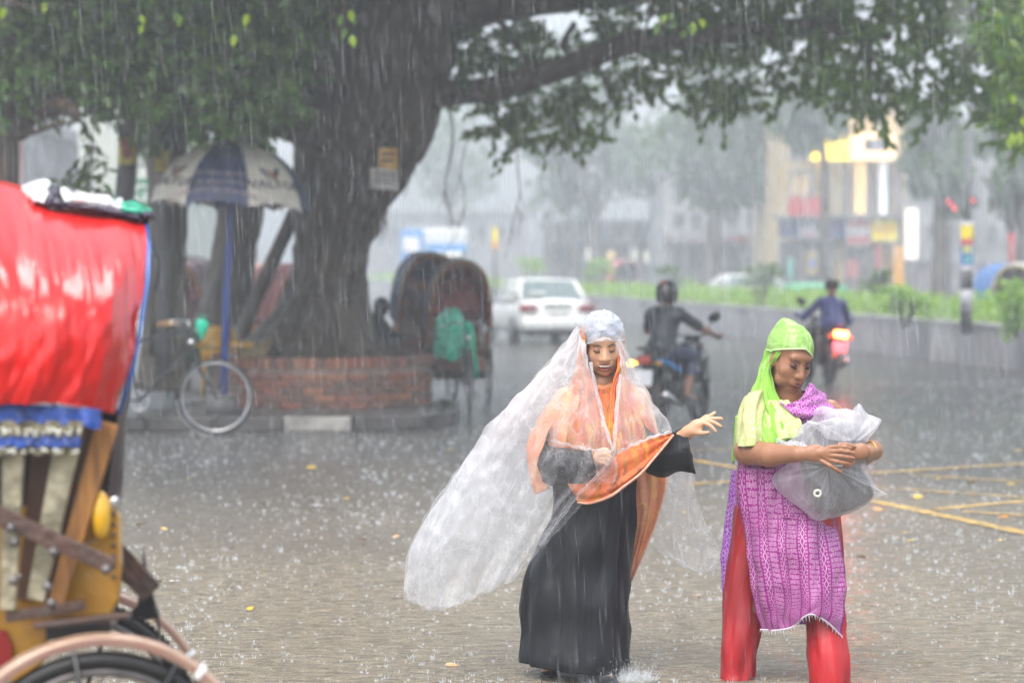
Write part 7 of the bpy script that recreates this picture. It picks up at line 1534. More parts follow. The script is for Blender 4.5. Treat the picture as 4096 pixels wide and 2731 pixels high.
# hood over the head
hb_ = bf(83, 104, 120)
head_cap('hood', ps, Mf, th, .97, (0, -.018, .040), (.094, .117, .104), lambda az: hb_(az) + 4 * noise.noise(Vector((cos(az) * 4, sin(az) * 4, 2))) + 3 * sin(az), M_plh, .09, 9, edge=(.0045, M_pl, 'rolled_edge'), ku=6)
pl_patch('front_left', [[(2344, 1378, 9.99), (2332, 1365, 10.02), (2325, 1345, 10.06), (2318, 1325, 10.1), (2314, 1310, 10.16), (2318, 1300, 10.24)],
    [(2350, 1440, 9.97), (2330, 1435, 9.98), (2310, 1420, 10.02), (2285, 1405, 10.06), (2262, 1395, 10.12), (2245, 1400, 10.2)],
    [(2374, 1540, 9.95), (2335, 1535, 9.93), (2270, 1520, 9.96), (2215, 1515, 10.02), (2160, 1510, 10.1), (2125, 1530, 10.18)],
    [(2412, 1660, 9.90), (2340, 1660, 9.87), (2240, 1655, 9.88), (2140, 1650, 9.96), (2050, 1650, 10.04), (1985, 1660, 10.14)],
    [(2452, 1795, 9.80), (2370, 1790, 9.79), (2240, 1785, 9.83), (2110, 1790, 9.92), (1990, 1795, 10.02), (1895, 1800, 10.12)],
    [(2452, 1870, 9.77), (2350, 1905, 9.78), (2220, 1920, 9.82), (2080, 1925, 9.90), (1930, 1920, 10.0), (1805, 1925, 10.1)],
    [(2370, 1965, 9.80), (2260, 2010, 9.80), (2130, 2050, 9.84), (1990, 2060, 9.90), (1850, 2050, 9.98), (1725, 2040, 10.08)],
    [(2240, 2105, 9.84), (2160, 2140, 9.83), (2050, 2190, 9.85), (1920, 2200, 9.9), (1780, 2180, 9.96), (1652, 2170, 10.05)],
    [(2160, 2200, 9.86), (2090, 2235, 9.85), (1990, 2280, 9.86), (1870, 2310, 9.9), (1740, 2300, 9.95), (1622, 2290, 10.02)],
    [(2100, 2272, 9.88), (2030, 2330, 9.87), (1930, 2375, 9.88), (1830, 2425, 9.9), (1720, 2425, 9.95), (1618, 2395, 10.0)]], 120, 170, .016, 4, 1.2, 31, flow=2)
pl_patch('back_left', [[(2330, 1320, 10.26), (2340, 1310, 10.3), (2400, 1310, 10.32)], [(2125, 1530, 10.18), (2190, 1520, 10.34), (2330, 1520, 10.4)], [(1895, 1800, 10.12), (2040, 1800, 10.36), (2280, 1790, 10.44)], [(1725, 2040, 10.08), (1900, 2050, 10.34), (2180, 2040, 10.46)], [(1630, 2260, 10.04), (1780, 2260, 10.3), (2100, 2200, 10.45)], [(1618, 2395, 10.0), (1760, 2438, 10.2), (2060, 2300, 10.4)]], 60, 110, .014, 3, 1, 32, flow=1)
pl_patch('front_right', [[(2462, 1370, 10.0), (2476, 1350, 10.03), (2488, 1325, 10.1), (2492, 1305, 10.2)], [(2486, 1440, 9.99), (2492, 1425, 10.0), (2502, 1410, 10.08), (2508, 1400, 10.2)], [(2478, 1530, 9.95), (2500, 1520, 9.96), (2530, 1510, 10.02), (2552, 1500, 10.14)], [(2466, 1660, 9.89), (2520, 1645, 9.9), (2580, 1620, 9.96), (2620, 1600, 10.06)], [(2460, 1770, 9.82), (2540, 1735, 9.86), (2620, 1705, 9.92), (2668, 1680, 10.0)], [(2455, 1806, 9.79), (2550, 1778, 9.84), (2625, 1745, 9.9), (2688, 1722, 9.96)]], 60, 90, .014, 3, .8, 33, flow=-1)
# gathered bands pulled to the hand
for i, (pts_, r) in enumerate((([(2450, 1818, 9.775), (2520, 1785, 9.82), (2600, 1750, 9.87), (2680, 1728, 9.94)], .013), ([(2450, 1806, 9.775), (2400, 1802, 9.77), (2320, 1790, 9.80), (2210, 1762, 9.88)], .014), ([(2455, 1800, 9.775), (2462, 1700, 9.86), (2470, 1600, 9.92), (2482, 1500, 9.97)], .010), ([(2452, 1802, 9.775), (2415, 1680, 9.88), (2385, 1560, 9.93), (2362, 1450, 9.96)], .009), ([(2455, 1822, 9.77), (2400, 1890, 9.78), (2330, 1960, 9.79), (2250, 2060, 9.82), (2160, 2180, 9.85)], .014), ([(2456, 1815, 9.77), (2466, 1880, 9.775), (2450, 1940, 9.80)], .012))):
    n = len(pts_) * 8; pp = _cr([tuple(P(*p)) for p in pts_], n); q = MB(); q.tube([Vector(p) + Vector((0, 0, .003 * sin(k * 1.3))) for k, p in enumerate(pp)], [r * (.55 + .45 * abs(sin(k * .35 + i))) for k in range(n)], n=8, squash=.45); q.build('gathered_fold', M_pl, ps, world=True)
pl_patch('hand_bunch', [[(2385, 1790, 9.78), (2430, 1785, 9.765), (2458, 1800, 9.775)], [(2378, 1835, 9.77), (2430, 1835, 9.75), (2466, 1840, 9.765)], [(2382, 1880, 9.78), (2425, 1890, 9.76), (2462, 1890, 9.77)], [(2400, 1925, 9.79), (2430, 1935, 9.78), (2450, 1930, 9.78)]], 30, 34, .012, 3, 2, 35)
pl_patch('back_right', [[(2560, 1850, 10.38), (2650, 1850, 10.36), (2775, 1850, 10.3)], [(2570, 1960, 10.42), (2670, 1960, 10.4), (2782, 1950, 10.32)], [(2580, 2080, 10.42), (2680, 2080, 10.4), (2808, 2060, 10.32)], [(2588, 2160, 10.4), (2700, 2170, 10.38), (2850, 2135, 10.3)], [(2600, 2185, 10.38), (2720, 2225, 10.36), (2882, 2200, 10.3)], [(2640, 2196, 10.36), (2760, 2270, 10.34), (2872, 2250, 10.3)], [(2700, 2220, 10.35), (2790, 2284, 10.33), (2845, 2285, 10.3)]], 60, 80, .016, 3, 1, 36, flow=1)

# ------------------------------------------------ woman in purple with the bag
w2 = thing('person', 'frowning woman in a purple batik tunic, red trousers and lime green scarf', 'person', (P(3160, 2740, 9.9).x, 9.9, 0))
Mf2, th2 = head_frame(P(3160, 1434, 9.98), yaw=R(27), pitch=R(21), roll=R(-3)); pr, cuts = head_prims(Mf2, th2, 1.04)
pr += [cone_p(P(3150, 1540, 10.0), P(3160, 1640, 10.03), .050, .07), ell_p(P(3165, 1700, 10.07), (.14, .10, .14)), ell_p(P(3150, 1880, 10.05), (.16, .12, .18)), ell_p(P(3140, 2050, 10.05), (.18, .13, .16))]
arms = chain([P(3035, 1640, 10.02), P(2990, 1805, 9.92), P(3080, 1818, 9.80), P(3190, 1815, 9.70)], [.046, .054, .048, .030]) + chain([P(3318, 1640, 10.05), P(3455, 1810, 10.0), P(3490, 1800, 9.86), P(3468, 1808, 9.74)], [.045, .048, .040, .028])
ha = [ell_p(P(3262, 1812, 9.68), (.048, .020, .036), np.array(Matrix.Rotation(R(6), 3, 'Y'))), cone_p(P(3190, 1815, 9.70), P(3250, 1812, 9.69), .029, .026)]
ha += [('s', cone_p(P(3270, 1810, 9.675), P(*k), .015, .0095), .006) for k in ((3322, 1788, 9.66), (3326, 1803, 9.655), (3326, 1820, 9.655), (3322, 1838, 9.66))]
ha += fingers([[(3322, 1788, 9.66), (3355, 1785, 9.645), (3382, 1787, 9.645), (3402, 1791, 9.65)], [(3326, 1804, 9.655), (3362, 1802, 9.64), (3394, 1806, 9.64), (3416, 1811, 9.645)], [(3326, 1821, 9.655), (3362, 1823, 9.64), (3392, 1827, 9.64), (3413, 1831, 9.645)], [(3322, 1838, 9.66), (3350, 1845, 9.645), (3374, 1850, 9.645), (3392, 1853, 9.65)], [(3285, 1842, 9.67), (3322, 1862, 9.655), (3346, 1876, 9.655), (3366, 1888, 9.66)]], .0096, .0072)
hb = [ell_p(P(3436, 1806, 9.70), (.044, .020, .034), np.array(Matrix.Rotation(R(-12), 3, 'Y'))), *fingers([[(3415, 1785, 9.685), (3385, 1778, 9.675), (3356, 1775, 9.675)], [(3412, 1818, 9.69), (3380, 1815, 9.68), (3348, 1812, 9.675)], [(3410, 1838, 9.69), (3382, 1842, 9.68), (3354, 1843, 9.675)], [(3412, 1850, 9.695), (3394, 1860, 9.685), (3378, 1866, 9.68)]], .0094, .007)]
legs = chain([P(3080, 2080, 10.06), P(2985, 2420, 10.02), P(2960, 2700, 10.0), P(2955, 2790, 9.98)], [.10, .065, .045, .04]) + chain([P(3220, 2080, 10.08), P(3285, 2420, 9.95), P(3310, 2700, 9.87), P(3312, 2790, 9.86)], [.09, .05, .04, .035])
q = MB(); V, F = sculpt(pr + arms + legs + hb + ha, .0036, k=.014, cuts=cuts, kc=.008); q._add(V.tolist(), F.tolist()); q.build('body', M_sk2, w2, world=True)
face_features(w2, Mf2, th2, 1.04, lipm=mat('dark_lips', (.22, .07, .06), rough=.4))
# frown: inner ends of the brows pinched together
q = MB(); q.tube([Vector(th2 + Mf2 @ (Vector(v) * 1.04)) for v in ((-.004, .093, .024), (-.003, .0945, .016), (-.003, .094, .008))], .0012, n=5); q.build('frown_line', M_lid, w2, world=True)
q = MB(); q.ell(th2 + Mf2 @ Vector((0, -.030, .046)), (.075, .088, .076), Mf2); q.v = [v for v in q.v]; q.build('hair', M_hair, w2, world=True)
q = MB(); c = th2 + Mf2 @ Vector((-.083, .002, -.028)); q.torus(c + Vector((0, 0, -.022)), .017, .0035, (.3, 1, 0), n=20, m=6); q.ell(c + Vector((0, 0, -.045)), (.006, .006, .008)); q.build('earring', mat('lime_gold_earring', (.55, .62, .22), rough=.25, metal=.4), w2, world=True)
# trousers
def leg_loft(name, rws, seed):
    rs = [ringpx(cx, y, hw, Yc, hd, n=32, fold=f, kf=5, ph=y * .01) for cx, y, hw, Yc, hd, f in rws]; return loft(name, rs, M_redt, w2, nv=70, amp=.017, seed=seed, thick=.0015, ku=7)
leg_loft('trouser_leg', [(3060, 2020, 110, 10.06, .12, 0), (3010, 2200, 85, 10.05, .10, .03), (2975, 2400, 75, 10.03, .09, .05), (2964, 2560, 72, 10.0, .085, .06), (2956, 2680, 60, 10.0, .08, .06), (2950, 2722, 54, 9.99, .075, .06), (2950, 2730, 50, 9.99, .07, .05)], 41)
leg_loft('trouser_leg', [(3240, 2020, 110, 10.04, .12, 0), (3275, 2200, 88, 10.02, .10, .03), (3296, 2400, 76, 9.96, .09, .05), (3302, 2520, 72, 9.92, .088, .06), (3312, 2640, 70, 9.88, .085, .07), (3318, 2735, 68, 9.86, .08, .07), (3318, 2790, 64, 9.86, .08, .05)], 42)
# tunic
YK = 10.05
rs = [ringpx(3172, 1585, 76, 10.03, .085, tilt=26), ringpx(3180, 1610, 130, 10.04, .11, tilt=12), ringpx(3178, 1660, 172, YK, .135), ringpx(3160, 1760, 182, YK, .15), ringpx(3140, 1880, 190, YK, .165, fold=.01), ringpx(3140, 1980, 194, YK, .18, fold=.015), ringpx(3148, 2070, 188, YK, .19, fold=.02)]
loft('tunic', rs, M_pur, w2, nv=70, amp=.008, seed=51, uv=(13, 1.6))
tubeloft('sleeve', [(3235, 1618, 10.05, 70, .09, 8), (3290, 1638, 10.05, 74, .09, 24), (3345, 1672, 10.05, 66, .082, 36), (3385, 1720, 10.05, 56, .07, 40), (3425, 1770, 10.04, 50, .065, 40)], M_pury, w2, nv=30, amp=.006, seed=52)
clothp('tunic_front', [[(2950, 1872, 9.955), (3042, 1872, 9.875), (3140, 1874, 9.868), (3245, 1880, 9.885), (3328, 1885, 9.985)], [(2962, 2050, 9.93), (3050, 2052, 9.87), (3150, 2055, 9.86), (3250, 2060, 9.89), (3338, 2062, 9.98)], [(2978, 2160, 9.92), (3060, 2160, 9.85), (3150, 2170, 9.84), (3260, 2170, 9.84), (3360, 2160, 9.94)], [(2994, 2280, 9.91), (3075, 2280, 9.83), (3160, 2290, 9.84), (3265, 2290, 9.80), (3380, 2280, 9.9)], [(3010, 2390, 9.91), (3088, 2390, 9.83), (3165, 2400, 9.84), (3265, 2390, 9.77), (3378, 2390, 9.87)], [(3030, 2470, 9.91), (3098, 2475, 9.84), (3160, 2470, 9.84), (3262, 2435, 9.76), (3370, 2475, 9.86)], [(3042, 2516, 9.91), (3108, 2519, 9.85), (3168, 2506, 9.84), (3250, 2455, 9.76), (3369, 2545, 9.86)]], 80, 90, M_pur, w2, amp=.013, ku=2.6, kv=.5, seed=53, flow=1, uv=(5, 2.1))
clothp('tunic_back', [[(2930, 1880, 10.1), (2950, 1880, 10.04), (2985, 1885, 10.0)], [(2908, 2020, 10.12), (2935, 2020, 10.05), (2968, 2040, 10.02)], [(2892, 2180, 10.13), (2915, 2180, 10.06), (2945, 2190, 10.03)], [(2888, 2300, 10.13), (2905, 2300, 10.06), (2928, 2310, 10.03)], [(2896, 2420, 10.12), (2908, 2420, 10.05), (2922, 2430, 10.02)], [(2896, 2492, 10.12), (2912, 2500, 10.05), (2936, 2508, 10.02)]], 26, 70, M_purp, w2, amp=.008, ku=2, seed=54)
clothp('tunic_back', [[(2940, 2080, 10.2), (3100, 2080, 10.26), (3330, 2080, 10.2)], [(2900, 2300, 10.2), (3100, 2300, 10.27), (3360, 2300, 10.2)], [(2900, 2500, 10.2), (3100, 2500, 10.27), (3365, 2490, 10.2)]], 30, 30, M_purp, w2, amp=.008, seed=55)
q = MB()
hem = _cr([tuple(P(*p)) for p in ((3042, 2516, 9.908), (3108, 2519, 9.845), (3168, 2506, 9.835), (3210, 2470, 9.79), (3250, 2456, 9.755), (3310, 2488, 9.80), (3369, 2545, 9.855))], 70)
for k in range(len(hem) - 1): q.tube([Vector(hem[k]), Vector(hem[k + 1])], .0035, n=4, cap=False)
for k in range(0, 70, 2):
    p = Vector(hem[k]); l_ = rnd.uniform(.006, .022) * (1.8 if rnd.random() < .15 else 1); q.tube([p, p + Vector((rnd.uniform(-.006, .008), 0, -l_))], [.002, .0008], n=4)
q.build('frayed_hem', mat('white_thread', (.72, .66, .74), rough=.7), w2, world=True)
q = MB(); q.tube([P(2896, 2492, 10.11), P(2935, 2508, 10.0), P(2968, 2532, 9.98)], .004, n=5); q.tube([P(2920, 2504, 10.04), P(2922, 2535, 10.04)], .003, n=4); q.build('frayed_hem', MATS['white_thread'], w2, world=True)
# scarf
head_cap('scarf_cap', w2, Mf2, th2, 1.04, (0, -.018, .042), (.086, .106, .096), bf(70, 103, 128, -15), M_lime_s, .035, 21, edge=(.0035, mat('pale_lime_edge', (.50, .74, .36), rough=.5), 'scarf_edge'), bump=(Vector((.35, -.35, .87)).normalized(), .22), ku=6)
clothp('scarf_side', [[(3140, 1378, 9.915), (3108, 1350, 9.94), (3092, 1330, 10.0), (3090, 1320, 10.1)], [(3112, 1426, 9.92), (3095, 1425, 9.95), (3075, 1410, 10.0), (3068, 1400, 10.12)], [(3084, 1470, 9.95), (3072, 1470, 9.96), (3058, 1460, 10.0), (3050, 1450, 10.12)], [(3092, 1540, 9.95), (3070, 1540, 9.94), (3046, 1530, 9.98), (3030, 1520, 10.1)], [(3120, 1600, 9.93), (3080, 1600, 9.91), (3030, 1590, 9.95), (2995, 1585, 10.06)], [(3165, 1655, 9.90), (3110, 1660, 9.87), (3040, 1665, 9.9), (2972, 1650, 10.0)], [(3195, 1705, 9.885), (3125, 1720, 9.85), (3040, 1735, 9.87), (2955, 1720, 9.97)], [(3200, 1735, 9.88), (3130, 1765, 9.84), (3050, 1775, 9.85), (2945, 1785, 9.95)]], 60, 90, M_lime, w2, amp=.013, ku=4.5, kv=.6, seed=62, flow=2)
clothp('patterned_sleeve', [[(3075, 1570, 9.96), (3035, 1562, 9.90), (3000, 1572, 9.92), (2972, 1600, 10.06)], [(3066, 1640, 9.92), (3020, 1640, 9.86), (2976, 1642, 9.89), (2952, 1655, 10.04)], [(3062, 1715, 9.89), (3012, 1722, 9.83), (2962, 1722, 9.87), (2944, 1728, 10.02)], [(3060, 1775, 9.88), (3008, 1784, 9.82), (2956, 1786, 9.86), (2938, 1788, 10.0)]], 40, 40, M_limep, w2, amp=.011, ku=3, kv=.8, seed=63)
clothp('scarf_print', [[(3150, 1600, 9.915), (3100, 1600, 9.90), (3060, 1600, 9.92)], [(3200, 1680, 9.88), (3130, 1680, 9.86), (3062, 1680, 9.875)], [(3215, 1745, 9.87), (3140, 1755, 9.838), (3066, 1772, 9.855)]], 30, 34, M_limep, w2, amp=.010, ku=3, seed=64)
clothp('scarf_tail', [[(2968, 1640, 10.02), (2950, 1660, 10.06), (2945, 1665, 10.14)], [(2952, 1740, 9.97), (2940, 1745, 10.02), (2935, 1750, 10.12)], [(2950, 1800, 9.98), (2936, 1805, 10.02), (2930, 1805, 10.1)], [(2936, 1850, 10.02), (2932, 1850, 10.04), (2929, 1848, 10.08)]], 16, 30, M_lime, w2, amp=.006, seed=65)
clothp('scarf_neck', [[(3238, 1530, 9.95), (3262, 1545, 9.97), (3290, 1570, 10.04)], [(3205, 1590, 9.90), (3250, 1600, 9.91), (3320, 1605, 9.97)], [(3160, 1612, 9.89), (3230, 1640, 9.88), (3340, 1640, 9.95)], [(3110, 1605, 9.895), (3190, 1665, 9.87), (3310, 1690, 9.92)]], 40, 34, M_pury, w2, amp=.012, ku=.8, kv=4, seed=66)
q = MB(); q.torus(P(3178, 1815, 9.71), .0345, .0026, (1, .12, -.05), n=28, m=6); q.build('bangle', M_gold, w2, world=True)
q = MB(); q.torus(P(3482, 1800, 9.80), .034, .0026, (.8, .6, .0), n=28, m=6); q.build('bangle', M_gold, w2, world=True)

# the plastic-wrapped bundle in her arms
M_bag = plastic_mat('milky_polythene', lo=.12, hi=.72, scale=9, stretch=(1.6, 1, .5), tint=(.86, .87, .92)); bag = thing('plastic_bag', 'white and grey plastic wrapped bundle hugged against the purple tunic', 'bag', P(3300, 1860, 9.8))
out = [(3093, 1750), (3125, 1762), (3163, 1753), (3201, 1705), (3249, 1673), (3259, 1641), (3290, 1622), (3342, 1635), (3383, 1633), (3418, 1641), (3437, 1613), (3466, 1651), (3498, 1665), (3526, 1680), (3504, 1718), (3480, 1745), (3478, 1790), (3465, 1850), (3480, 1890), (3501, 1935), (3526, 1964), (3549, 1976), (3504, 1989), (3456, 2024), (3399, 2053), (3310, 2075), (3262, 2080), (3214, 2043), (3147, 1992), (3093, 1941), (3096, 1896), (3128, 1871), (3160, 1840), (3150, 1790)]
def pillow(name, outline, Yc, front, back, m, parent, c=None, n=None, rings_=14, seed=0, amp=.008):
    op = [P(x, y, Yc) for x, y in outline]; op = [Vector(v) for v in _cr([tuple(v) for v in op + [op[0]]], len(outline) * 5)][:-1]; c = P(*(c or (sum(x for x, y in outline) / len(outline), sum(y for x, y in outline) / len(outline))), Yc)
    q = MB()
    for sgn, bulge in ((-1, front), (1, back)):
        rr = []
        for k in range(rings_ + 1):
            f = max(.01, k / rings_); d = sqrt(max(0, 1 - f ** 2.4)); ring = []
            for j, o in enumerate(op):
                p = c.lerp(o, f); cr_ = noise.noise(Vector((j * .33, f * 1.2, seed))) * .9 + noise.noise(Vector((p.x * 30, p.z * 22, seed + 3))) * .6
                ring.append(p + Vector((0, sgn * (bulge * d + amp * cr_ * min(1, 3 * (1 - f) + .15)), 0)))
            rr.append(ring)
        q.rings(rr if sgn < 0 else [r[::-1] for r in rr], cap=False)
    return q.build(name, m, parent, world=True)
pillow('wrapper', out, 9.86, .115, .10, M_bag, bag, c=(3300, 1850), seed=71, amp=.012)
pillow('dark_content', [(3190, 1740), (3260, 1700), (3350, 1680), (3430, 1700), (3465, 1760), (3440, 1850), (3480, 1930), (3492, 1985), (3445, 2020), (3390, 2045), (3310, 2062), (3270, 2040), (3240, 1960), (3200, 1880), (3210, 1800)], 9.87, .098, .07, mat('dark_cloth_content', (.022, .022, .026), rough=.5, var=.4, scale=8, bump=.5), bag, c=(3330, 1870), seed=72)
for i, (rows) in enumerate(([[(3110, 1752, 9.82), (3160, 1765, 9.76), (3215, 1770, 9.74)], [(3100, 1768, 9.80), (3160, 1785, 9.73), (3225, 1785, 9.71)], [(3112, 1782, 9.81), (3170, 1795, 9.75), (3230, 1795, 9.73)]], [[(3226, 1690, 9.80), (3320, 1672, 9.76), (3440, 1680, 9.80), (3500, 1690, 9.84)], [(3235, 1690, 9.77), (3330, 1710, 9.72), (3430, 1730, 9.76), (3470, 1740, 9.82)], [(3300, 1752, 9.74), (3350, 1760, 9.71), (3420, 1760, 9.74), (3462, 1758, 9.80)]])):
    q = MB(); grid_mesh(q, wrinkle(sheet(rows, 40, 26), .010, 3, 1, 73 + i, fine=.5)); q.build('loose_fold', M_bag, bag, world=True)
q = MB(); q.torus(P(3270, 1972, 9.735), .0125, .005, (0, 1, 0), n=20, m=8); q.build('ring', mat('cream_ring', (.7, .7, .6), rough=.3), bag, world=True)

# ------------------------------------------------ riders (in their motorcycles' frames)
def rider(lab, mc, top, bottom, leanf, helmet, skinm, shortsl=True, hang=0, sc=.93, bare=True):
    t = thing('person', lab, 'person', mc.location, mc.rotation_euler[2]); t.scale = mc.scale; t.rotation_euler = mc.rotation_euler
    a = leanf; sh = Vector((.16 + sin(a) * .42, 0, .86 + cos(a) * .46)); nk = sh + Vector((sin(a) * .08, 0, .09)); hd = nk + Vector((.03 + sin(a) * .02, 0, .13))
    pr = [ell_p((.12, 0, .92), (.15, .17, .13)), cone_p((.12, 0, .95), tuple(sh - Vector((0, 0, .12))), .13, .145), cone_p(tuple(sh + Vector((0, -.13, -.02))), tuple(sh + Vector((0, .13, -.02))), .075, .075), cone_p(tuple(sh), tuple(nk + Vector((0, 0, .04))), .06, .052), ell_p(tuple(hd), (.10, .078, .115))]
    el = {}
    for s_ in (-1, 1):
        S_ = sh + Vector((0, s_ * .185, -.02)); E_ = Vector((.58, s_ * .36, 1.10)) if shortsl else Vector((.50, s_ * .36, 1.0)); H_ = Vector((.91, s_ * .38, 1.04)); el[s_] = (S_, E_, H_)
        pr += chain([S_, E_, H_], [.052, .040, .027]); pr += [ell_p(tuple(H_ + Vector((.03, 0, .0))), (.045, .04, .028))]
        for k in range(4): pr.append(cone_p(tuple(H_ + Vector((.045, s_ * (-.03 + .02 * k), .012))), tuple(H_ + Vector((.065, s_ * (-.03 + .02 * k), -.022))), .0095, .009))
        pr.append(cone_p(tuple(H_ + Vector((.0, -s_ * .035, 0))), tuple(H_ + Vector((.04, -s_ * .05, -.02))), .011, .009))
        pr += chain([(.10, s_ * .09, .88), (.58, s_ * .20, .82), (.42, s_ * .19, .40)], [.085, .065, .045]); pr += chain([(.40, s_ * .20, .36), (.56, s_ * .22, .325)], [.04, .032])
    V, F = sculpt(pr, .010, k=.03); q = MB(); q._add(V.tolist(), F.tolist()); q.build('body', skinm, t)
    Vt = np.array(V)
    # clothes: the same body grown slightly, cut to the garment
    def garment(name, m, keep, grow, fold=.006, seed=0):
        pr2 = [('c', p[1], p[2], p[3] + grow, p[4] + grow) if p[0] == 'c' else ('e', p[1], p[2] + grow, p[3]) for p in pr]; V2, F2 = sculpt(pr2, .011, k=.03); V2 = np.array(V2)
        for i in range(len(V2)):
            v = V2[i]; V2[i] = v + (v - np.array([.25, 0, v[2]])) * (fold * 8 * noise.noise(Vector((v[0] * 7 + seed, v[1] * 7, v[2] * 5))))
        kp = np.array([keep(v) for v in V2]); F3 = [f for f in F2 if kp[f].all()]; idx = -np.ones(len(V2), int); used = np.unique(np.array(F3).ravel()); idx[used] = np.arange(len(used))
        q = MB(); q._add(V2[used].tolist(), [tuple(int(idx[i]) for i in f) for f in F3]); return q.build(name, m, t)
    def in_sleeve(v):
        for s_ in (-1, 1):
            S_, E_, H_ = el[s_]
            if v[1] * s_ > .17:
                f = (Vector(v) - S_).dot(E_ - S_) / (E_ - S_).length_squared
                dist = (Vector(v) - (S_ + (E_ - S_) * max(0, min(1, f)))).length
                if dist < .12 and v[2] > .9: return f < (.75 if shortsl else 9)
        return None
    def top_keep(v):
        r = in_sleeve(v)
        if r is not None: return r or (not shortsl and v[2] > .9 and v[0] < .86)
        if abs(v[1]) > .21: return (not shortsl) and v[2] > .95 and v[0] < .86
        return v[2] > .86 and v[2] < nk.z - .0 and v[0] < .42 + sin(a) * .35
    garment('shirt', top, top_keep, .016, seed=1)
    garment('trousers', bottom, lambda v: v[2] < .93 and v[2] > (.60 if shortsl else .38), .018, seed=2)
    q = MB(); Mh = Matrix.Rotation(a * .6, 3, 'Y'); hc = hd + Vector((.0, 0, .015))
    if helmet:
        q.rings([[hc + Mh @ Vector((cos(u) * r * 1.1, sin(u) * r * .93, z)) for u in np.linspace(0, 2 * pi, 28, endpoint=False)] for z, r in ((-.135, .098), (-.125, .112), (-.08, .128), (0, .138), (.06, .132), (.10, .105), (.125, .065), (.135, .01))]); q.build('helmet', mat('black_helmet', (.014, .014, .016), rough=.2, coat=.6, var=.2), t)
        q = MB(); q.rings([[hc + Mh @ Vector((-cos(u) * r * 1.1 - .006, sin(u) * r * .95, z)) for u in np.linspace(-.35, .35, 8)] for z, r in ((.088, .118), (.104, .104))], cap=False, closed=False); q.build('helmet_stripe', mat('red_decal', (.55, .03, .03), rough=.3), t)
        q = MB(); q.rings([[hc + Mh @ Vector((-cos(u) * r * 1.1 - .006, sin(u) * r * .95, z)) for u in np.linspace(-.22, .22, 8)] for z, r in ((.060, .134), (.068, .131))], cap=False, closed=False); q.build('helmet_decal', M_sgrey, t)
    else:
        q.rings([[hc + Mh @ Vector((cos(u) * r * 1.15, sin(u) * r * .95, z)) for u in np.linspace(0, 2 * pi, 24, endpoint=False)] for z, r in ((-.05, .088), (0, .118), (.05, .124), (.09, .10), (.12, .05), (.125, .01))]); q.build('helmet', mat('dark_cap_helmet', (.02, .02, .024), rough=.35), t)
    for s_ in (-1, 1): q = MB(); q.rings([[Vector((x, s_ * (.205 + y * w_), .300 + z * 1.0)) for y, z in ((-1, 0), (-1, .6), (0, 1), (1, .6), (1, 0))] if False else [Vector((x, s_ * .205 + y * w_, .285 + z * h_)) for y, z in ((-1, 0), (-.95, .6), (0, 1), (.95, .6), (1, 0))] for x, w_, h_ in ((.30, .035, .06), (.38, .045, .11), (.50, .05, .08), (.60, .045, .05), (.66, .025, .03))]); q.build('shoe', M_dkfab, t)
    return t
rider('motorcycle rider in a black helmet, dark t-shirt and navy knee-length trousers', mc1, mat('dark_navy_tshirt', (.022, .026, .036), rough=.5, var=.2, bump=.3, bscale=12), mat('navy_trousers', (.018, .028, .075), rough=.5, var=.2, bump=.3, bscale=12), .16, True, M_sk3)
rider('farther motorcycle rider in a blue jacket and dark cap hunched over the handlebar', mc2, mat('blue_jacket', (.03, .05, .24), rough=.4, var=.25, bump=.3, bscale=10), mat('dark_brown_trousers', (.05, .035, .04), rough=.5, var=.2), .42, False, M_sk3, shortsl=False)
# dark figure stooping behind the planter
t = thing('person', 'dark silhouetted person sitting hunched between the big trunk and the parked rickshaws', 'person', (P(1500, 1400, 29.6).x, 29.6, 0))
Yp = 29.5; pr = [ell_p(P(1525, 1229, Yp), (.095, .10, .115)), cone_p(P(1518, 1262, Yp), P(1500, 1290, Yp), .055, .07), *chain([P(1492, 1290, Yp), P(1505, 1350, Yp), P(1530, 1420, Yp)], [.12, .14, .16]), *chain([P(1478, 1290, Yp - .1), P(1462, 1340, Yp - .15), P(1500, 1372, Yp - .3)], [.06, .05, .035]), *chain([P(1530, 1290, Yp + .1), P(1570, 1340, Yp + .1), P(1610, 1350, Yp)], [.055, .045, .035]),
    *chain([P(1510, 1430, Yp), P(1590, 1425, Yp - .3), P(1585, 1560, Yp - .35)], [.10, .075, .05]), *chain([P(1550, 1430, Yp), P(1640, 1430, Yp - .2), P(1640, 1560, Yp - .25)], [.10, .075, .05])]
q = MB(); sculpt_obj(q, pr, .014, k=.04); q.build('body', mat('dark_clothes', (.02, .02, .024), rough=.5, var=.2), t, world=True)
q = MB(); q.ell(P(1525, 1224, Yp), (.102, .108, .115)); q.build('hair', M_hair, t, world=True)
q = MB(); q.rings(fluted([P(1600, 1290, Yp + .3), P(1560, 1300, Yp + .3), P(1560, 1440, Yp + .3)], [.08, .12, .14], n=14)); 
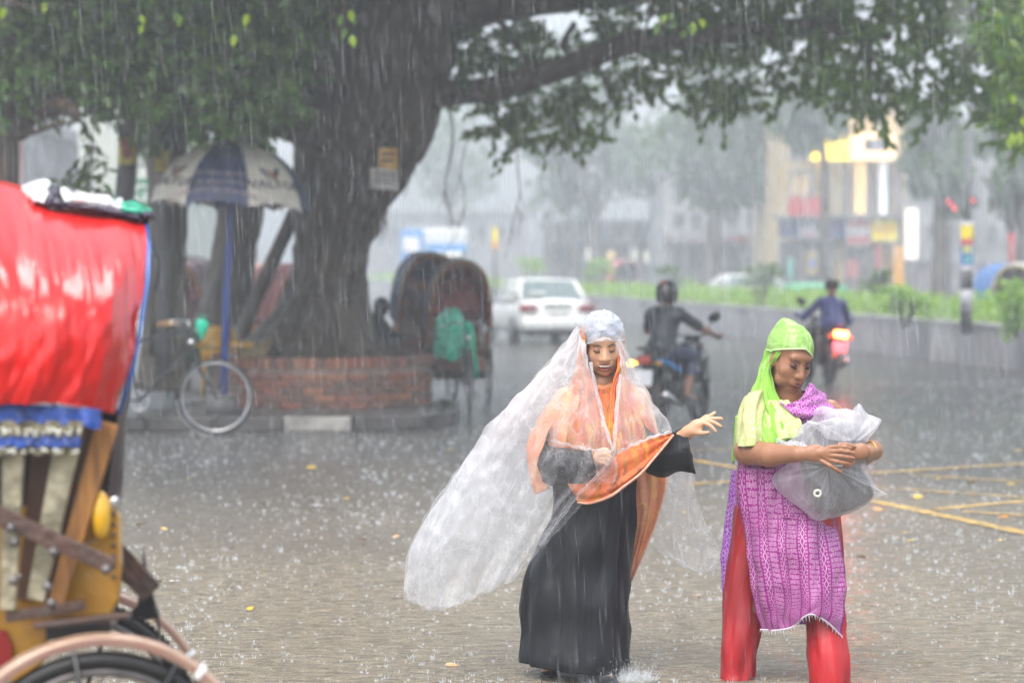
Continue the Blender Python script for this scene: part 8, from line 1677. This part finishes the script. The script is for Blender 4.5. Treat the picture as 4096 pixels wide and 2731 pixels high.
# ================================================================== RAIN, SPLASHES, HAZE
def rain_mat(name='rain_water', op=.25):
    m = bpy.data.materials.new(name); m.use_nodes = True; nt = m.node_tree; L = nt.links.new; nt.nodes.remove(nt.nodes['Principled BSDF'])
    out = nt.nodes['Material Output']; d = _n(nt, 'ShaderNodeBsdfDiffuse'); d.inputs[0].default_value = (.85, .9, .93, 1)
    tl = _n(nt, 'ShaderNodeBsdfTranslucent'); tl.inputs[0].default_value = (.85, .9, .93, 1)
    t = _n(nt, 'ShaderNodeBsdfTransparent'); a = _n(nt, 'ShaderNodeMixShader'); b_ = _n(nt, 'ShaderNodeMixShader'); b_.inputs[0].default_value = op
    a.inputs[0].default_value = .5
    L(d.outputs[0], a.inputs[1]); L(tl.outputs[0], a.inputs[2]); L(t.outputs[0], b_.inputs[1]); L(a.outputs[0], b_.inputs[2]); L(b_.outputs[0], out.inputs['Surface'])
    return m
M_rain = rain_mat(); M_frain = rain_mat('far_rain_water', .34); M_spl = rain_mat('splash_water', .62)
def raw_mesh(name, V, F, material):
    me = bpy.data.meshes.new(name); V = np.asarray(V, np.float32); F = np.asarray(F, np.int32)
    me.vertices.add(len(V)); me.vertices.foreach_set('co', V.ravel())
    me.loops.add(len(F) * 3); me.loops.foreach_set('vertex_index', F.ravel())
    me.polygons.add(len(F)); me.polygons.foreach_set('loop_start', np.arange(len(F), dtype=np.int32) * 3)
    me.materials.append(material); me.update(calc_edges=True)
    o = bpy.data.objects.new(name, me); C.objects.link(o); return o
def rain():
    n = 26000
    Y = 6.5 + 26 * rng.random(n) ** .75; X = rng.uniform(-.27, .27, n) * Y + rng.uniform(-.5, .5, n); Z = CAMH + Y * rng.uniform(-.19, .13, n)
    keep = Z > .15; X, Y, Z = X[keep], Y[keep], Z[keep]; n = len(X)
    ln = rng.uniform(.04, .20, n) ** 1.0; r = rng.uniform(.00028, .00062, n) * (1 + Y / 26); sl_ = rng.normal(.035, .012, n)
    for i_, (px_, py_, ly_) in enumerate(((3840, 60, .11), (3800, 620, .07), (3768, 1330, .07))): p_ = P(px_, py_, 2.6); X[i_], Y[i_], Z[i_] = p_; ln[i_] = ly_; r[i_] = .0045
    top = np.stack([X - sl_ * ln, Y, Z + ln / 2], 1); bot = np.stack([X + sl_ * ln, Y, Z - ln / 2], 1); mid = (top * .35 + bot * .65)
    V = [top]
    for k in range(3):
        a = 2 * pi * k / 3 + .4; V.append(mid + np.stack([r * cos(a), r * sin(a), 0 * r], 1))
    V.append(bot); V = np.stack(V, 1).reshape(-1, 3)
    f = np.array([(0, 1, 2), (0, 2, 3), (0, 3, 1), (4, 2, 1), (4, 3, 2), (4, 1, 3)])
    F = (f[None] + (np.arange(n) * 5)[:, None, None]).reshape(-1, 3)
    o = raw_mesh('rain', V, F, M_rain); o['kind'] = 'stuff'; o['label'] = 'heavy rain falling in fine pale streaks'
rain()
def far_rain():
    n = 46000
    Y = rng.uniform(33, 88, n); X = rng.uniform(-.25, .25, n) * Y; Z = rng.uniform(0, 1, n) ** .9 * (1.72 + .13 * Y)
    ln = rng.uniform(.3, .7, n); r = rng.uniform(.003, .0055, n); top = np.stack([X - .03 * ln, Y, Z + ln / 2], 1); bot = np.stack([X + .03 * ln, Y, Z - ln / 2], 1)
    V = [top] + [(top + bot) / 2 + np.stack([r * cos(2 * pi * k / 3), r * sin(2 * pi * k / 3), 0 * r], 1) for k in range(3)] + [bot]; V = np.stack(V, 1); V[..., 2] = np.maximum(V[..., 2], .01); V = V.reshape(-1, 3)
    f = np.array([(0, 1, 2), (0, 2, 3), (0, 3, 1), (4, 2, 1), (4, 3, 2), (4, 1, 3)]); F = (f[None] + (np.arange(n) * 5)[:, None, None]).reshape(-1, 3)
    o = raw_mesh('far_rain', V, F, M_frain); o['kind'] = 'stuff'; o['label'] = 'curtain of rain over the open road beyond the big tree'
far_rain()
def splashes():
    n = 21000
    Y = 9 + 27 * rng.random(n) ** 1.25; X = rng.uniform(-.235, .235, n) * Y
    V, F = [], []
    for i in range(n):
        y, x = Y[i], X[i]
        base = .14 if (x < -.8 and 25.2 < y < 30) else 0.004
        if (x + 2.2) ** 2 + (y - 28) ** 2 < 1.35 ** 2: continue
        h = (.003 + .017 * rng.random() ** 2.6) * (.75 + y / 36) * (1.4 if noise.noise(Vector((x * .7, y * .5, 3))) > 0 else .75); k = rng.integers(1, 6); a0 = rng.uniform(0, 6.28)
        for j in range(k):
            a = a0 + 6.283 * j / k; sp = rng.uniform(.3, .9) * h; hh = h * rng.uniform(.6, 1.3); wd = .0010 + .00007 * y
            cx, cy = x + cos(a) * sp * .4, y + sin(a) * sp * .4; tx, ty = x + cos(a) * sp, y + sin(a) * sp
            o = len(V); V += [(cx - wd, cy, base), (cx + wd, cy, base), (cx, cy + wd * 1.5, base), (tx, ty, base + hh)]
            F += [(o, o + 1, o + 3), (o + 1, o + 2, o + 3), (o + 2, o, o + 3)]
    o = raw_mesh('raindrop_splashes', V, F, M_spl); o['kind'] = 'stuff'; o['label'] = 'tiny crowns of water where raindrops hit the road'
splashes()
# water kicked up round the front walker's feet
def foot_splash(cx, cy, n, hmax, rad, lab):
    V, F = [], []
    for i in range(n):
        a = rng.uniform(0, 6.283); r0 = rad * rng.uniform(.3, 1) ; r1 = r0 * rng.uniform(1.0, 1.5); h = hmax * rng.random() ** 1.5; wd = rng.uniform(.0015, .004)
        o = len(V); x0, y0 = cx + cos(a) * r0, cy + sin(a) * r0 * .8; x1, y1 = cx + cos(a) * r1, cy + sin(a) * r1 * .8
        V += [(x0 - wd, y0, .003), (x0 + wd, y0, .003), (x0, y0 + wd, .003), (x1, y1, .01 + h)]
        F += [(o, o + 1, o + 3), (o + 1, o + 2, o + 3), (o + 2, o, o + 3)]
        for _ in range(1):
            q = Vector((x1 + rng.normal() * .02, y1 + rng.normal() * .02, .015 + h * rng.uniform(.4, 1.5))); e = rng.uniform(.0015, .004); o = len(V)
            V += [(q.x - e, q.y, q.z), (q.x + e, q.y, q.z), (q.x, q.y - e, q.z), (q.x, q.y + e, q.z + e), (q.x, q.y, q.z + 2 * e)]
            F += [(o, o + 2, o + 4), (o + 2, o + 1, o + 4), (o + 1, o + 3, o + 4), (o + 3, o, o + 4), (o, o + 1, o + 2)]
    o = raw_mesh('foot_splash', V, F, M_rain); tag(o, lab, kind='stuff')
foot_splash(.40, 9.93, 420, .075, .12, 'water kicked up round the front foot of the black robe')
foot_splash(.52, 9.98, 260, .05, .09, 'second burst of water at the robe hem')
foot_splash(1.35, 34.6, 300, .25, .25, 'spray thrown up behind the far motorcycle')

b = MB(); b.box((0, 130, 11.5), (400, 340, 25))
hz = b.build('haze', None if False else mat('unused', (.5, .5, .5)), smooth=False); hz.data.materials.clear()
hm = bpy.data.materials.new('haze'); hm.use_nodes = True; nt = hm.node_tree; nt.nodes.remove(nt.nodes['Principled BSDF'])
pv = _n(nt, 'ShaderNodeVolumePrincipled'); pv.inputs['Color'].default_value = (.87, .94, 1, 1); pv.inputs['Density'].default_value = HAZE
pv.inputs['Anisotropy'].default_value = .2
nt.links.new(pv.outputs[0], nt.nodes['Material Output'].inputs['Volume'])
hz.data.materials.append(hm); hz['kind'] = 'stuff'; hz['label'] = 'grey rain haze filling the street'
bpy.data.materials.remove(MATS.pop('unused'))
